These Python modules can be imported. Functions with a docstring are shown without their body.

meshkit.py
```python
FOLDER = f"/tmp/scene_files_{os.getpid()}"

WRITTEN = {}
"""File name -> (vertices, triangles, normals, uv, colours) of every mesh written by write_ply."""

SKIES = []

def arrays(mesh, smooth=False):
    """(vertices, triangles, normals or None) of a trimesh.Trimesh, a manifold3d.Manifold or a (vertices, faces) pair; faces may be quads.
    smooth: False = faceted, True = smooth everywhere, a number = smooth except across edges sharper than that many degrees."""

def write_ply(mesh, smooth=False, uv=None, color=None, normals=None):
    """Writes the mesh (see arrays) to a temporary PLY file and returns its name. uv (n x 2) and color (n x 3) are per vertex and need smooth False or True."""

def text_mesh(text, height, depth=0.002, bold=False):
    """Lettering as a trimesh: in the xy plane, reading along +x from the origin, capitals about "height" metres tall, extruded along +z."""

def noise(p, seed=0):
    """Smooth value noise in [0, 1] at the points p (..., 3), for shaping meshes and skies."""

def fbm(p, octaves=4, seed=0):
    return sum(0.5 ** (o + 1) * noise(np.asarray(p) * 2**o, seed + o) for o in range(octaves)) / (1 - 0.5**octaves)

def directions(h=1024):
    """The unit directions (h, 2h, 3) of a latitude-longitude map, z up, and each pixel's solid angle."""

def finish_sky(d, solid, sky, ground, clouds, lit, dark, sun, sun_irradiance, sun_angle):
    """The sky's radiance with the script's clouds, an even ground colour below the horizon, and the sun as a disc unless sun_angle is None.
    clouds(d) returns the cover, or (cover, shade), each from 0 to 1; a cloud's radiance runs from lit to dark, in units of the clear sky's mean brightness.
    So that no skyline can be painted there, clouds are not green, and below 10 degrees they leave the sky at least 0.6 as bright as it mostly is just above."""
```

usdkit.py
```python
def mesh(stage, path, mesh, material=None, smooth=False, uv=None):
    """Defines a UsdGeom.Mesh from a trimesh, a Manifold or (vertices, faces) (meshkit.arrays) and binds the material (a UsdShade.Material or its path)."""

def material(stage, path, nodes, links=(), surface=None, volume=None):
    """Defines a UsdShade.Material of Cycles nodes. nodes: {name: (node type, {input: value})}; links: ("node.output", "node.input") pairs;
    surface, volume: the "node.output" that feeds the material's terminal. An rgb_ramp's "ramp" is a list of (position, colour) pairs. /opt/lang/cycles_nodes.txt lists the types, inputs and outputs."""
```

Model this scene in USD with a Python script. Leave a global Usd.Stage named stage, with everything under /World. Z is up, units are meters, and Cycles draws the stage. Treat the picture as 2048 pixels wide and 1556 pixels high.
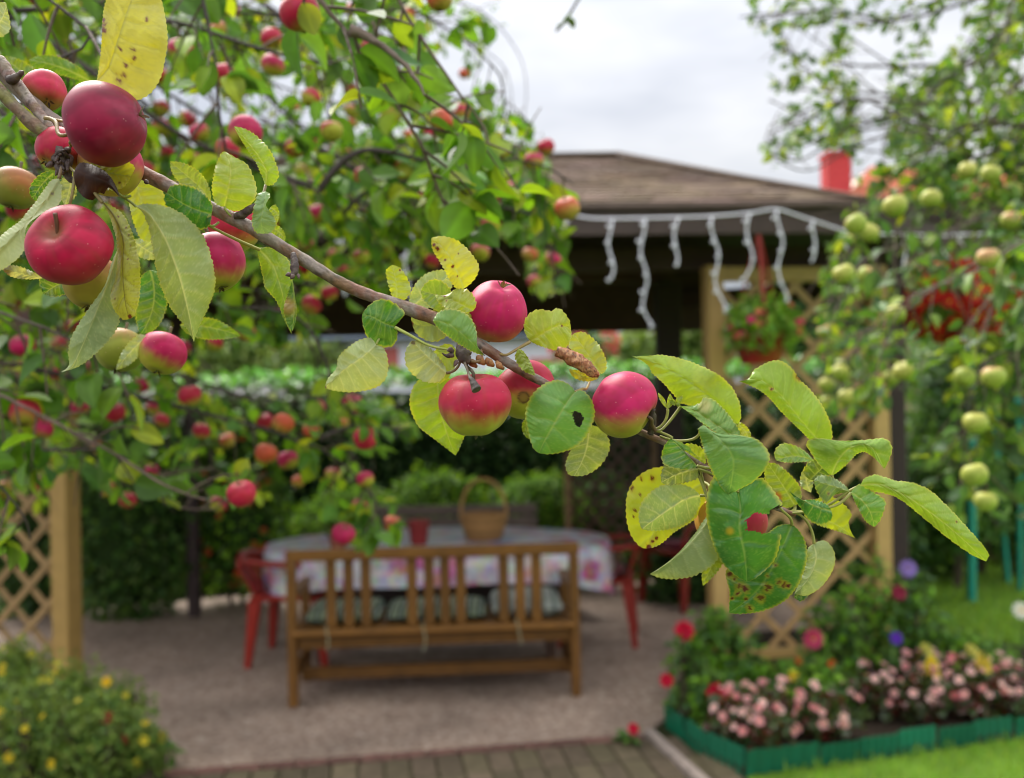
import math, random
import numpy as np, trimesh
from scipy.interpolate import Akima1DInterpolator
from pxr import Usd, UsdGeom, UsdLux, UsdShade, Gf, Sdf, Vt
import usdkit, meshkit

stage = Usd.Stage.CreateInMemory()
UsdGeom.SetStageUpAxis(stage, "Z")
UsdGeom.Xform.Define(stage, "/World")
RNG = np.random.default_rng(7)
random.seed(7)

# ------------------------------------------------------------------ camera, sky, sun, exposure
CAM = np.array([0.0, 0.0, 1.70])
FPX = 1900.0                       # focal length in pixels of a 2048 wide picture
ROLL = math.radians(1.1)
RIGHT = np.array([math.cos(ROLL), 0, -math.sin(ROLL)])
UP = np.array([math.sin(ROLL), 0, math.cos(ROLL)])
FWD = np.array([0.0, 1.0, 0.0])
EXPOSURE = 2.42
cam = UsdGeom.Camera.Define(stage, "/World/camera")
m = Gf.Matrix4d(*RIGHT, 0, *UP, 0, *(-FWD), 0, *CAM, 1)
cam.AddTransformOp().Set(m)
cam.CreateHorizontalApertureAttr(36.0)
cam.CreateVerticalApertureAttr(36.0 * 778 / 1024)
cam.CreateFocalLengthAttr(36.0 * FPX / 2048)
cam.CreateFocusDistanceAttr(0.655)
cam.CreateFStopAttr(5.2)
cam.CreateClippingRangeAttr(Gf.Vec2f(0.05, 2000))
cam.CreateExposureAttr(EXPOSURE)

SUN_EL, SUN_AZ = math.radians(52), math.radians(-35)      # azimuth measured from +y towards +x
sun_dir = np.array([math.sin(SUN_AZ) * math.cos(SUN_EL), math.cos(SUN_AZ) * math.cos(SUN_EL), math.sin(SUN_EL)])
usdkit.material(stage, "/World/Looks/overcast_sky", {
    "tc": ("texture_coordinate", {}),
    "sky": ("sky_texture", {"sky_type": "single_scattering", "sun_disc": False, "sun_elevation": SUN_EL, "sun_rotation": SUN_AZ}),
    "sep": ("separate_xyz", {}),
    "up": ("map_range", {"from_min": 0.0, "from_max": 1.0, "to_min": 0.97, "to_max": 4.2, "clamp": True}),
    "map": ("mapping", {"scale": (1.6, 1.6, 4.5), "location": (3.1, 1.7, 0.4)}),
    "n": ("noise_texture", {"scale": 1.7, "detail": 4.0, "roughness": 0.5}),
    "ramp": ("rgb_ramp", {"ramp": [(0.36, (0.64, 0.665, 0.73)), (0.5, (0.85, 0.86, 0.895)), (0.62, (1.02, 1.015, 1.005))]}),
    "lum": ("vector_math", {"math_type": "scale"}),
    "mix": ("mix_color", {"fac": 0.965}),
    "bg": ("background_shader", {"strength": 0.1}),
}, [("tc.generated", "sep.vector"), ("sep.z", "up.value"), ("tc.generated", "map.vector"), ("map.vector", "n.vector"), ("n.fac", "ramp.fac"),
    ("ramp.color", "lum.vector1"), ("up.result", "lum.scale"), ("sky.color", "mix.a"), ("lum.vector", "mix.b"), ("mix.result", "bg.color")], surface="bg.background")
dome = UsdLux.DomeLight.Define(stage, "/World/sky")
dome.GetPrim().SetCustomDataByKey("kind", "structure")
UsdShade.MaterialBindingAPI.Apply(dome.GetPrim()).Bind(UsdShade.Material.Get(stage, "/World/Looks/overcast_sky"))
sun = UsdLux.DistantLight.Define(stage, "/World/sun")
sun.CreateIntensityAttr(0.36); sun.CreateAngleAttr(40.0); sun.CreateNormalizeAttr(True); sun.CreateColorAttr(Gf.Vec3f(1.0, 0.95, 0.87))
zz = sun_dir; xx = np.cross([0, 0, 1], zz); xx /= np.linalg.norm(xx); yy = np.cross(zz, xx)
sun.AddTransformOp().Set(Gf.Matrix4d(*xx, 0, *yy, 0, *zz, 0, 0, 0, 0, 1))

# ------------------------------------------------------------------ helpers
def at(px, py, D):
    """A point D metres in front of the lens that the photograph shows at (px, py) of 2048 x 1556."""
    px, py, D = np.broadcast_arrays(np.asarray(px, float), np.asarray(py, float), np.asarray(D, float))
    k = D / FPX
    return CAM + D[..., None] * FWD + ((px - 1024) * k)[..., None] * RIGHT - ((py - 778) * k)[..., None] * UP

def project(P):
    d = np.asarray(P, float) - CAM
    z = np.maximum(d @ FWD, 1e-3)
    return 1024 + FPX * (d @ RIGHT) / z, 778 - FPX * (d @ UP) / z, d @ FWD

def ground(px, py, z=0.0):
    d = at(px, py, 1.0) - CAM
    return CAM + d * ((z - CAM[2]) / d[2])

def unit(v):
    v = np.asarray(v, float)
    return v / np.maximum(np.linalg.norm(v, axis=-1, keepdims=True), 1e-12)

def lerp(a, b, t):
    return np.asarray(a, float) * (1 - t) + np.asarray(b, float) * t

NAMES = {}
def numbered(parent, name):
    k = f"{parent}/{name}"
    n = NAMES.get(k, -1) + 1
    NAMES[k] = n
    return k if n == 0 else f"{k}_{n:03d}"

def say(prim, label=None, category=None, group=None, kind=None):
    for k, v in (("label", label), ("category", category), ("group", group), ("kind", kind)):
        if v:
            prim.SetCustomDataByKey(k, v)
    return prim

BASES = {"/World": np.zeros(3)}
def put(parent, name, mesh, mat, col=None, smooth=False, label=None, category=None, group=None, kind=None):
    """One Mesh prim under parent; the mesh is given in world coordinates."""
    base = BASES[parent]
    if isinstance(mesh, trimesh.Trimesh):
        v, f = np.array(mesh.vertices), np.array(mesh.faces)
    else:
        v, f = mesh
    path = numbered(parent, name)
    g = usdkit.mesh(stage, path, (np.asarray(v) - base, np.asarray(f)), MAT[mat], smooth=smooth)
    if col is not None:
        col = np.asarray(col, np.float32)
        way = "vertex" if col.ndim == 2 else "constant"
        col = col.reshape(-1, 3)
        UsdGeom.PrimvarsAPI(g).CreatePrimvar("col", Sdf.ValueTypeNames.Color3fArray, way).Set(Vt.Vec3fArray.FromNumpy(np.ascontiguousarray(col)))
    say(g.GetPrim(), label, category, group, kind)
    BASES[path] = base
    return path

def thing(name, base, label, category, group=None):
    path = numbered("/World", name)
    x = UsdGeom.Xform.Define(stage, path)
    x.AddTranslateOp().Set(Gf.Vec3d(*map(float, base)))
    say(x.GetPrim(), label, category, group)
    BASES[path] = np.asarray(base, float)
    return path

def copy_of(path, name, M, label, category, group=None):
    """A further instance of a thing, placed by the 4x4 matrix M (column convention)."""
    p = numbered("/World", name)
    x = UsdGeom.Xform.Define(stage, p)
    x.GetPrim().GetReferences().AddInternalReference(path)
    x.ClearXformOpOrder()
    x.AddTransformOp().Set(Gf.Matrix4d(*np.asarray(M, float).T.ravel()))
    x.GetPrim().SetInstanceable(True)
    say(x.GetPrim(), label, category, group)
    return p

class MB:
    """Collects pieces that make up one mesh, with a colour per vertex."""
    def __init__(s):
        s.v, s.f, s.c, s.n = [], [], [], 0
    def add(s, mesh, col=(1, 1, 1)):
        v, f = (mesh.vertices, mesh.faces) if isinstance(mesh, trimesh.Trimesh) else mesh[:2]
        v, f = np.asarray(v, float), np.asarray(f, int)
        if f.shape[1] == 4:
            f = np.vstack([f[:, [0, 1, 2]], f[:, [0, 2, 3]]])
        c = np.asarray(col, float)
        s.v.append(v); s.f.append(f + s.n); s.c.append(np.tile(c, (len(v), 1)) if c.ndim == 1 else c); s.n += len(v)
        return s
    def mesh(s):
        return np.vstack(s.v), np.vstack(s.f)
    def col(s):
        return np.vstack(s.c)
    def put(s, parent, name, mat, smooth=False, **k):
        return put(parent, name, s.mesh(), mat, s.col(), smooth, **k)

_pts = np.array([[sx * (1 - (a != 0)), sy * (1 - (a != 1)), sz * (1 - (a != 2))] for sx in (-1, 1) for sy in (-1, 1) for sz in (-1, 1) for a in range(3)], float)
_sg = np.array([[sx, sy, sz] for sx in (-1, 1) for sy in (-1, 1) for sz in (-1, 1) for a in range(3)], float)
_ax = np.array([a for _ in range(8) for a in range(3)])
_h = trimesh.convex.convex_hull(_sg * (1 - 0.1 * (np.arange(3)[None] != _ax[:, None])))
_order = [int(np.argmin(np.linalg.norm(_h.vertices - (_sg[i] * (1 - 0.1 * (np.arange(3) != _ax[i]))), axis=1))) for i in range(24)]
_inv = np.argsort(_order)
_boxf = np.array([[_inv[j] for j in t] for t in _h.faces])

def cbox(size, ch=0.004):
    """A box with chamfered edges, centred on the origin."""
    h = np.asarray(size, float) / 2
    ch = min(ch, h.min() * 0.45)
    return _sg * (h - ch * (np.arange(3)[None] != _ax[:, None])), _boxf

def place(mesh, x, y, z, o):
    v, f = mesh
    return v @ np.array([x, y, z]) + np.asarray(o, float), f

def box(c, size, ch=0.004, rz=0.0):
    v, f = cbox(size, ch)
    cs, sn = math.cos(rz), math.sin(rz)
    return place((v, f), (cs, sn, 0), (-sn, cs, 0), (0, 0, 1), c)

def beam(p0, p1, w, h, ch=0.004, up=(0, 0, 1)):
    """A bar from p0 to p1: w across, h along 'up'."""
    p0, p1 = np.asarray(p0, float), np.asarray(p1, float)
    d = unit(p1 - p0)
    s = np.cross(d, up)
    if np.linalg.norm(s) < 1e-6:
        s = np.cross(d, (0, 1, 0))
    s = unit(s); u = np.cross(s, d)
    return place(cbox((np.linalg.norm(p1 - p0), w, h), ch), d, s, u, (p0 + p1) / 2)

def spline(pts, n):
    pts = np.asarray(pts, float)
    if len(pts) == 2:
        return lerp(pts[0], pts[1], np.linspace(0, 1, n)[:, None])
    t = np.r_[0, np.cumsum(np.linalg.norm(np.diff(pts, axis=0), axis=1))]
    t /= t[-1]
    if len(pts) == 3:
        from scipy.interpolate import CubicSpline
        return CubicSpline(t, pts)(np.linspace(0, 1, n))
    return Akima1DInterpolator(t, pts)(np.linspace(0, 1, n))

def tube(pts, r, sides=8, cap=True):
    pts = np.asarray(pts, float); n = len(pts)
    r = np.broadcast_to(np.asarray(r, float), (n,))
    t = unit(np.gradient(pts, axis=0))
    a = np.cross(t[0], (0, 0, 1.0))
    if np.linalg.norm(a) < 1e-3:
        a = np.cross(t[0], (0, 1.0, 0))
    a = unit(a); A = []
    for i in range(n):
        a = unit(a - t[i] * (a @ t[i])); A.append(a)
    A = np.array(A); B = np.cross(t, A)
    th = np.arange(sides) / sides * 2 * np.pi
    v = pts[:, None] + r[:, None, None] * (np.cos(th)[None, :, None] * A[:, None] + np.sin(th)[None, :, None] * B[:, None])
    i, j = np.meshgrid(np.arange(n - 1), np.arange(sides), indexing="ij")
    q = np.stack([i * sides + j, i * sides + (j + 1) % sides, (i + 1) * sides + (j + 1) % sides, (i + 1) * sides + j], -1).reshape(-1, 4)
    f = np.vstack([q[:, [0, 1, 2]], q[:, [0, 2, 3]]])
    v = v.reshape(-1, 3)
    if cap:
        v = np.vstack([v, pts[0], pts[-1]])
        k = np.arange(sides)
        f = np.vstack([f, np.stack([np.full(sides, n * sides), (k + 1) % sides, k], 1), np.stack([np.full(sides, n * sides + 1), (n - 1) * sides + k, (n - 1) * sides + (k + 1) % sides], 1)])
    return v, f

def lathe(prof, sides=24, o=(0, 0, 0)):
    prof = np.asarray(prof, float); n = len(prof)
    th = np.arange(sides) / sides * 2 * np.pi
    v = np.stack([prof[:, 0, None] * np.cos(th), prof[:, 0, None] * np.sin(th), np.repeat(prof[:, 1, None], sides, 1)], -1).reshape(-1, 3) + np.asarray(o, float)
    i, j = np.meshgrid(np.arange(n - 1), np.arange(sides), indexing="ij")
    q = np.stack([i * sides + j, i * sides + (j + 1) % sides, (i + 1) * sides + (j + 1) % sides, (i + 1) * sides + j], -1).reshape(-1, 4)
    return v, np.vstack([q[:, [0, 1, 2]], q[:, [0, 2, 3]]])

def prism(poly, z0, z1):
    from shapely.geometry import Polygon
    mm = trimesh.creation.extrude_polygon(Polygon(poly), z1 - z0, engine="earcut")
    mm.apply_translation((0, 0, z0))
    return mm

def noise(p, s=1.0, seed=0, oct=3):
    return meshkit.fbm(np.asarray(p) * s + 100.3, oct, seed)

def smoothstep(a, b, x):
    t = np.clip((x - a) / (b - a), 0, 1)
    return t * t * (3 - 2 * t)

# ------------------------------------------------------------------ materials
MAT = {}
def mat(name, nodes, links, surface):
    MAT[name] = usdkit.material(stage, f"/World/Looks/{name}", nodes, links, surface=surface)

def painted(name, rough=0.6, scale=30.0, vary=0.18, bump=0.0, bump_scale=None, dist=0.002, spec=0.5, stretch=(1, 1, 1), sheen=0.0, coat=0.0):
    """Surface whose colour comes from the mesh's own colours, mottled by noise."""
    mat(name, {
        "a": ("attribute", {"attribute": "col"}), "tc": ("texture_coordinate", {}), "mp": ("mapping", {"scale": stretch}),
        "n": ("noise_texture", {"scale": scale, "detail": 5.0, "roughness": 0.6}),
        "r": ("map_range", {"from_min": 0.25, "from_max": 0.75, "to_min": 1 - vary, "to_max": 1 + vary}),
        "s": ("vector_math", {"math_type": "scale"}),
        "n2": ("noise_texture", {"scale": bump_scale or scale * 2, "detail": 4.0}),
        "b": ("bump", {"strength": bump, "distance": dist}),
        "p": ("principled_bsdf", {"roughness": rough, "specular_ior_level": spec, "sheen_weight": sheen, "coat_weight": coat, "coat_roughness": 0.25}),
    }, [("tc.object", "mp.vector"), ("mp.vector", "n.vector"), ("n.fac", "r.value"), ("a.color", "s.vector1"), ("r.result", "s.scale"), ("s.vector", "p.base_color"),
        ("mp.vector", "n2.vector"), ("n2.fac", "b.height")] + ([("b.normal", "p.normal")] if bump else []), "p.BSDF")

def leafy(name, rough, trans, spec=0.5, under=(0.30, 0.38, 0.17), under_mix=0.55, bump=0.25):
    """Leaf: shiny upper side, pale underside, light coming through."""
    mat(name, {
        "a": ("attribute", {"attribute": "col"}), "g": ("geometry", {}), "tc": ("texture_coordinate", {}),
        "n": ("noise_texture", {"scale": 55.0, "detail": 4.0}), "r": ("map_range", {"from_min": 0.25, "from_max": 0.75, "to_min": 0.85, "to_max": 1.15}),
        "s": ("vector_math", {"math_type": "scale"}),
        "um": ("math", {"math_type": "multiply", "value2": under_mix}),
        "mx": ("mix_color", {"b": under}),
        "n2": ("noise_texture", {"scale": 420.0, "detail": 3.0}), "b": ("bump", {"strength": bump, "distance": 0.0006}),
        "rg": ("math", {"math_type": "multiply_add", "value2": 0.3, "value3": rough}),
        "p": ("principled_bsdf", {"specular_ior_level": spec}),
        "tint": ("mix_color", {"blend_type": "multiply", "fac": 1.0, "b": (1.5, 1.35, 0.5)}),
        "t": ("translucent_bsdf", {}), "mc": ("mix_closure", {"fac": trans}),
    }, [("tc.object", "n.vector"), ("n.fac", "r.value"), ("a.color", "s.vector1"), ("r.result", "s.scale"),
        ("g.backfacing", "um.value1"), ("um.value", "mx.fac"), ("s.vector", "mx.a"), ("mx.result", "p.base_color"), ("g.backfacing", "rg.value1"), ("rg.value", "p.roughness"),
        ("tc.object", "n2.vector"), ("n2.fac", "b.height"), ("b.normal", "p.normal"),
        ("s.vector", "tint.a"), ("tint.result", "t.color"), ("p.BSDF", "mc.closure1"), ("t.BSDF", "mc.closure2")], "mc.closure")

leafy("leaf", 0.27, 0.32, spec=0.6)
leafy("leaf_dull", 0.5, 0.36, spec=0.35)
leafy("leaf_far", 0.46, 0.46, spec=0.4, under=(0.26, 0.36, 0.12), under_mix=0.4)
leafy("petal", 0.6, 0.35, spec=0.2, under=(0.5, 0.4, 0.4), under_mix=0.1)
mat("apple_skin", {
    "a": ("attribute", {"attribute": "col"}), "tc": ("texture_coordinate", {}),
    "n": ("noise_texture", {"scale": 90.0, "detail": 4.0}), "r": ("map_range", {"from_min": 0.3, "from_max": 0.7, "to_min": 0.9, "to_max": 1.1}), "s": ("vector_math", {"math_type": "scale"}),
    "v": ("voronoi_texture", {"scale": 300.0, "randomness": 1.0}), "vr": ("map_range", {"from_min": 0.06, "from_max": 0.14, "to_min": 1.0, "to_max": 0.0, "clamp": True}),
    "big": ("voronoi_texture", {"scale": 300.0, "randomness": 1.0}), "bs": ("separate_color", {}), "bt": ("math", {"math_type": "greater_than", "value2": 0.62}),
    "k": ("math", {"math_type": "multiply"}), "k2": ("math", {"math_type": "multiply", "value2": 0.4}),
    "mx": ("mix_color", {"b": (0.75, 0.42, 0.36)}),
    "n2": ("noise_texture", {"scale": 700.0, "detail": 2.0}), "b": ("bump", {"strength": 0.06, "distance": 0.0005}),
    "p": ("principled_bsdf", {"roughness": 0.47, "specular_ior_level": 0.27, "sheen_weight": 0.02, "sheen_roughness": 0.45, "sheen_tint": (1.0, 0.75, 0.95)}),
}, [("tc.object", "n.vector"), ("n.fac", "r.value"), ("a.color", "s.vector1"), ("r.result", "s.scale"), ("tc.object", "v.vector"), ("v.distance", "vr.value"),
    ("tc.object", "big.vector"), ("big.color", "bs.color"), ("bs.r", "bt.value1"), ("vr.result", "k.value1"), ("bt.value", "k.value2"), ("k.value", "k2.value1"), ("k2.value", "mx.fac"),
    ("s.vector", "mx.a"), ("mx.result", "p.base_color"), ("tc.object", "n2.vector"), ("n2.fac", "b.height"), ("b.normal", "p.normal")], "p.BSDF")
painted("bark", 0.62, 260.0, 0.35, bump=0.5, bump_scale=500.0, dist=0.0012)
painted("stalk", 0.5, 300.0, 0.2, bump=0.2, bump_scale=700.0, dist=0.0005)
painted("far_bark", 0.8, 30.0, 0.3, bump=0.5, dist=0.01)
painted("wood", 0.5, 9.0, 0.28, bump=0.25, bump_scale=30.0, dist=0.002, spec=0.35)
painted("dark_wood", 0.65, 9.0, 0.25, bump=0.3, bump_scale=40.0)
painted("paint", 0.5, 12.0, 0.12, bump=0.15, bump_scale=60.0)
painted("shingle", 0.85, 14.0, 0.28, bump=0.6, bump_scale=200.0, dist=0.004, spec=0.3)
painted("plastic", 0.35, 8.0, 0.08)
painted("cloth", 0.8, 40.0, 0.1, bump=0.3, bump_scale=300.0, spec=0.2, sheen=0.2)
painted("plain", 0.6, 15.0, 0.1)
painted("clay", 0.75, 25.0, 0.2, bump=0.3)
painted("wicker", 0.6, 120.0, 0.3, bump=0.5, bump_scale=200.0)
painted("foliage_core", 0.9, 20.0, 0.4, bump=0.8, bump_scale=30.0, dist=0.05, spec=0.1)
painted("light_string", 0.3, 50.0, 0.05)
painted("brick", 0.85, 18.0, 0.3, bump=0.6, bump_scale=120.0, dist=0.004, spec=0.3)
painted("soil", 0.95, 10.0, 0.4, bump=0.8, bump_scale=60.0, dist=0.02, spec=0.15)
painted("lawn", 0.8, 3.0, 0.3, bump=0.6, bump_scale=60.0, dist=0.03, spec=0.2)
mat("pebble_concrete", {
    "tc": ("texture_coordinate", {}),
    "v": ("voronoi_texture", {"scale": 58.0}), "r": ("rgb_ramp", {"ramp": [(0.0, (0.20, 0.13, 0.10)), (0.35, (0.36, 0.26, 0.20)), (0.6, (0.45, 0.34, 0.265)), (0.85, (0.30, 0.21, 0.165)), (1.0, (0.54, 0.44, 0.36))]}),
    "sc": ("separate_color", {}), "n": ("noise_texture", {"scale": 1.6, "detail": 5.0, "roughness": 0.6}), "nr": ("map_range", {"from_min": 0.3, "from_max": 0.7, "to_min": 0.66, "to_max": 1.2}),
    "s": ("vector_math", {"math_type": "scale"}), "b": ("bump", {"strength": 0.7, "distance": 0.004, "invert": True}),
    "p": ("principled_bsdf", {"roughness": 0.7, "specular_ior_level": 0.4}),
}, [("tc.object", "v.vector"), ("v.color", "sc.color"), ("sc.r", "r.fac"), ("tc.object", "n.vector"), ("n.fac", "nr.value"), ("r.color", "s.vector1"), ("nr.result", "s.scale"), ("s.vector", "p.base_color"),
    ("v.distance", "b.height"), ("b.normal", "p.normal")], "p.BSDF")
mat("tablecloth", {
    "tc": ("texture_coordinate", {}), "v": ("voronoi_texture", {"scale": 6.0}), "r": ("rgb_ramp", {"interpolate": False, "ramp": [(0.0, (0.46, 0.10, 0.18)), (0.16, (0.46, 0.43, 0.48)), (0.40, (0.14, 0.18, 0.34)), (0.50, (0.46, 0.30, 0.36)), (0.68, (0.50, 0.48, 0.52)), (0.86, (0.38, 0.05, 0.12)), (0.92, (0.30, 0.34, 0.24))]}),
    "sc": ("separate_color", {}), "d": ("map_range", {"from_min": 0.38, "from_max": 0.62, "to_min": 1.0, "to_max": 0.0, "clamp": True}), "mx": ("mix_color", {"a": (0.44, 0.40, 0.45)}),
    "v2": ("voronoi_texture", {"scale": 30.0}), "mx2": ("mix_color", {"fac": 0.22}),
    "p": ("principled_bsdf", {"roughness": 0.42}),
}, [("tc.object", "v.vector"), ("v.color", "sc.color"), ("sc.g", "r.fac"), ("v.distance", "d.value"), ("d.result", "mx.fac"), ("r.color", "mx.b"), ("tc.object", "v2.vector"), ("mx.result", "mx2.a"), ("v2.color", "mx2.b"), ("mx2.result", "p.base_color")], "p.BSDF")
def plaid(name, a, b, c):
    mat(name, {
        "tc": ("texture_coordinate", {}), "w1": ("wave_texture", {"bands_direction": "x", "scale": 5.0, "profile": "sine"}), "w2": ("wave_texture", {"bands_direction": "y", "scale": 5.0, "profile": "sine"}),
        "t1": ("math", {"math_type": "greater_than", "value2": 0.55}), "t2": ("math", {"math_type": "greater_than", "value2": 0.55}),
        "w3": ("wave_texture", {"bands_direction": "x", "scale": 10.0}), "t3": ("math", {"math_type": "greater_than", "value2": 0.9}),
        "m1": ("mix_color", {"a": a, "b": b}), "m2": ("mix_color", {"b": c}), "h": ("math", {"math_type": "multiply", "value2": 0.5}), "m3": ("mix_color", {"b": (0.36, 0.38, 0.34)}),
        "p": ("principled_bsdf", {"roughness": 0.85, "specular_ior_level": 0.2}),
    }, [("tc.object", "w1.vector"), ("tc.object", "w2.vector"), ("tc.object", "w3.vector"), ("w1.fac", "t1.value1"), ("w2.fac", "t2.value1"), ("w3.fac", "t3.value1"), ("t1.value", "m1.fac"), ("t2.value", "h.value1"), ("m1.result", "m2.a"), ("h.value", "m2.fac"),
        ("m2.result", "m3.a"), ("t3.value", "m3.fac"), ("m3.result", "p.base_color")], "p.BSDF")
plaid("plaid_green", (0.07, 0.105, 0.065), (0.17, 0.21, 0.105), (0.035, 0.05, 0.055))
plaid("plaid_grey", (0.38, 0.39, 0.36), (0.16, 0.19, 0.18), (0.16, 0.20, 0.13))

# ------------------------------------------------------------------ ground, lawn, patio, path
def struct(name, mesh, m, col=(0.1, 0.1, 0.1), smooth=False):
    return put("/World", name, mesh, m, col, smooth, kind="structure")

def sheet(poly, z):
    mm = prism(poly, z - 0.05, z)
    return mm

struct("ground", box((0, 40, -0.08), (300, 300, 0.12), 0.01), "soil", (0.045, 0.05, 0.02))
PAVE = [ground(320, 1543), ground(1290, 1468)]
pv = unit(PAVE[1] - PAVE[0])[:2]; pn = np.array([-pv[1], pv[0]])
def pave_line(s, t):
    """A point of the patio's near edge: s metres along it from the left, t metres beyond it."""
    return PAVE[0][:2] + pv * s + pn * t
floor_poly = [tuple(pave_line(-2.9, 0)), tuple(PAVE[1][:2]), tuple(ground(1345, 1420)[:2]), tuple(ground(1400, 1300)[:2]), (2.6, 6.9), (2.5, 8.2), (0.4, 8.6), (-2.2, 8.1), (-4.2, 7.3), (-4.3, 5.5)]
struct("patio_floor", sheet(floor_poly, 0.0), "pebble_concrete")
lawn_poly = [(0.9, -3), (40, -3), (60, 60), (4, 60), (3.0, 11), (2.7, 6.6), (2.0, 5.2), (1.0, 4.7)]
struct("lawn", sheet(lawn_poly, -0.004), "lawn", (0.13, 0.25, 0.02))
bed_front = [ground(1333, 1446), ground(1415, 1512), ground(1490, 1549), ground(1640, 1530), ground(1800, 1508), ground(1950, 1486), ground(2110, 1466)]
bed_poly = [tuple(p[:2]) for p in bed_front] + [(3.4, 5.7), (2.6, 6.5), (1.35, 6.4), (1.05, 5.9)]
struct("flower_bed_soil", sheet(bed_poly, 0.03), "soil", (0.045, 0.032, 0.022))
struct("shrub_bed_soil", sheet([(-6, 3.4), (-2.05, 3.6), (-1.55, 4.15), (-1.75, 4.75), (-2.6, 5.55), (-6, 5.6)], 0.004), "soil", (0.045, 0.035, 0.022))

# brick path below the patio: every brick is a piece of the path
path_poly = [tuple(pave_line(-2.4, -0.06)), tuple(pave_line(2.38, -0.06)), (1.15, 3.9), (1.3, 2.0), (-2.6, 2.0)]
path = thing("brick_path", (0, 4.2, 0), None, None)
say(stage.GetPrimAtPath(path), kind="structure")
put(path, "mortar_bed", sheet(path_poly, -0.014), "soil", (0.075, 0.07, 0.035))
from shapely.geometry import Polygon, Point
pp = Polygon(path_poly).buffer(-0.03)
bl, bw = 0.235, 0.118
for r in range(-1, 4):
    for c in range(-14, 34):
        s = c * bw; t = -0.06 - (r + 0.5) * bl - (0.5 * bl if c % 2 else 0) * 0
        x, y = pave_line(s, t)
        if r < 0 or not pp.contains(Point(x, y)) or abs(x) > 1.9:
            continue
        k = RNG.uniform(0.7, 1.2)
        tone = lerp((0.17, 0.125, 0.085), (0.17, 0.14, 0.08), RNG.uniform()) * k * 0.72
        v, f = cbox((bw - 0.009, bl - 0.01, 0.05), 0.005)
        v = v + [0, 0, RNG.uniform(-0.003, 0.003)]
        put(path, "brick", place((v, f), (pv[0], pv[1], 0), (pn[0], pn[1], 0), (0, 0, 1), (x, y, -0.026)), "brick", tone)
# red brick edge between the patio and the path
for c in range(-9, 17):
    x, y = pave_line(c * 0.15 + 0.075, -0.028)
    if x < -1.85 or c * 0.15 + 0.15 > np.linalg.norm(PAVE[1] - PAVE[0]) + 0.02:
        continue
    put(path, "edge_brick", box((x, y, -0.022), (0.145, 0.05, 0.06), 0.006, math.atan2(pv[1], pv[0])), "brick", np.array((0.15, 0.075, 0.06)) * RNG.uniform(0.75, 1.2))
# pale kerb along the path's right side
k0, k1 = ground(1296, 1468), ground(1440, 1600)
kd = (k1 - k0)[:2]; kl = np.linalg.norm(kd)
for i in range(3):
    a, b = lerp(k0, k1, i / 3 + 0.004), lerp(k0, k1, (i + 1) / 3 - 0.004)
    put(path, "kerb_stone", beam(a + [0, 0, 0.0], b + [0, 0, 0.0], 0.05, 0.06, 0.006), "brick", np.array((0.30, 0.245, 0.215)) * RNG.uniform(0.9, 1.1))

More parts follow.
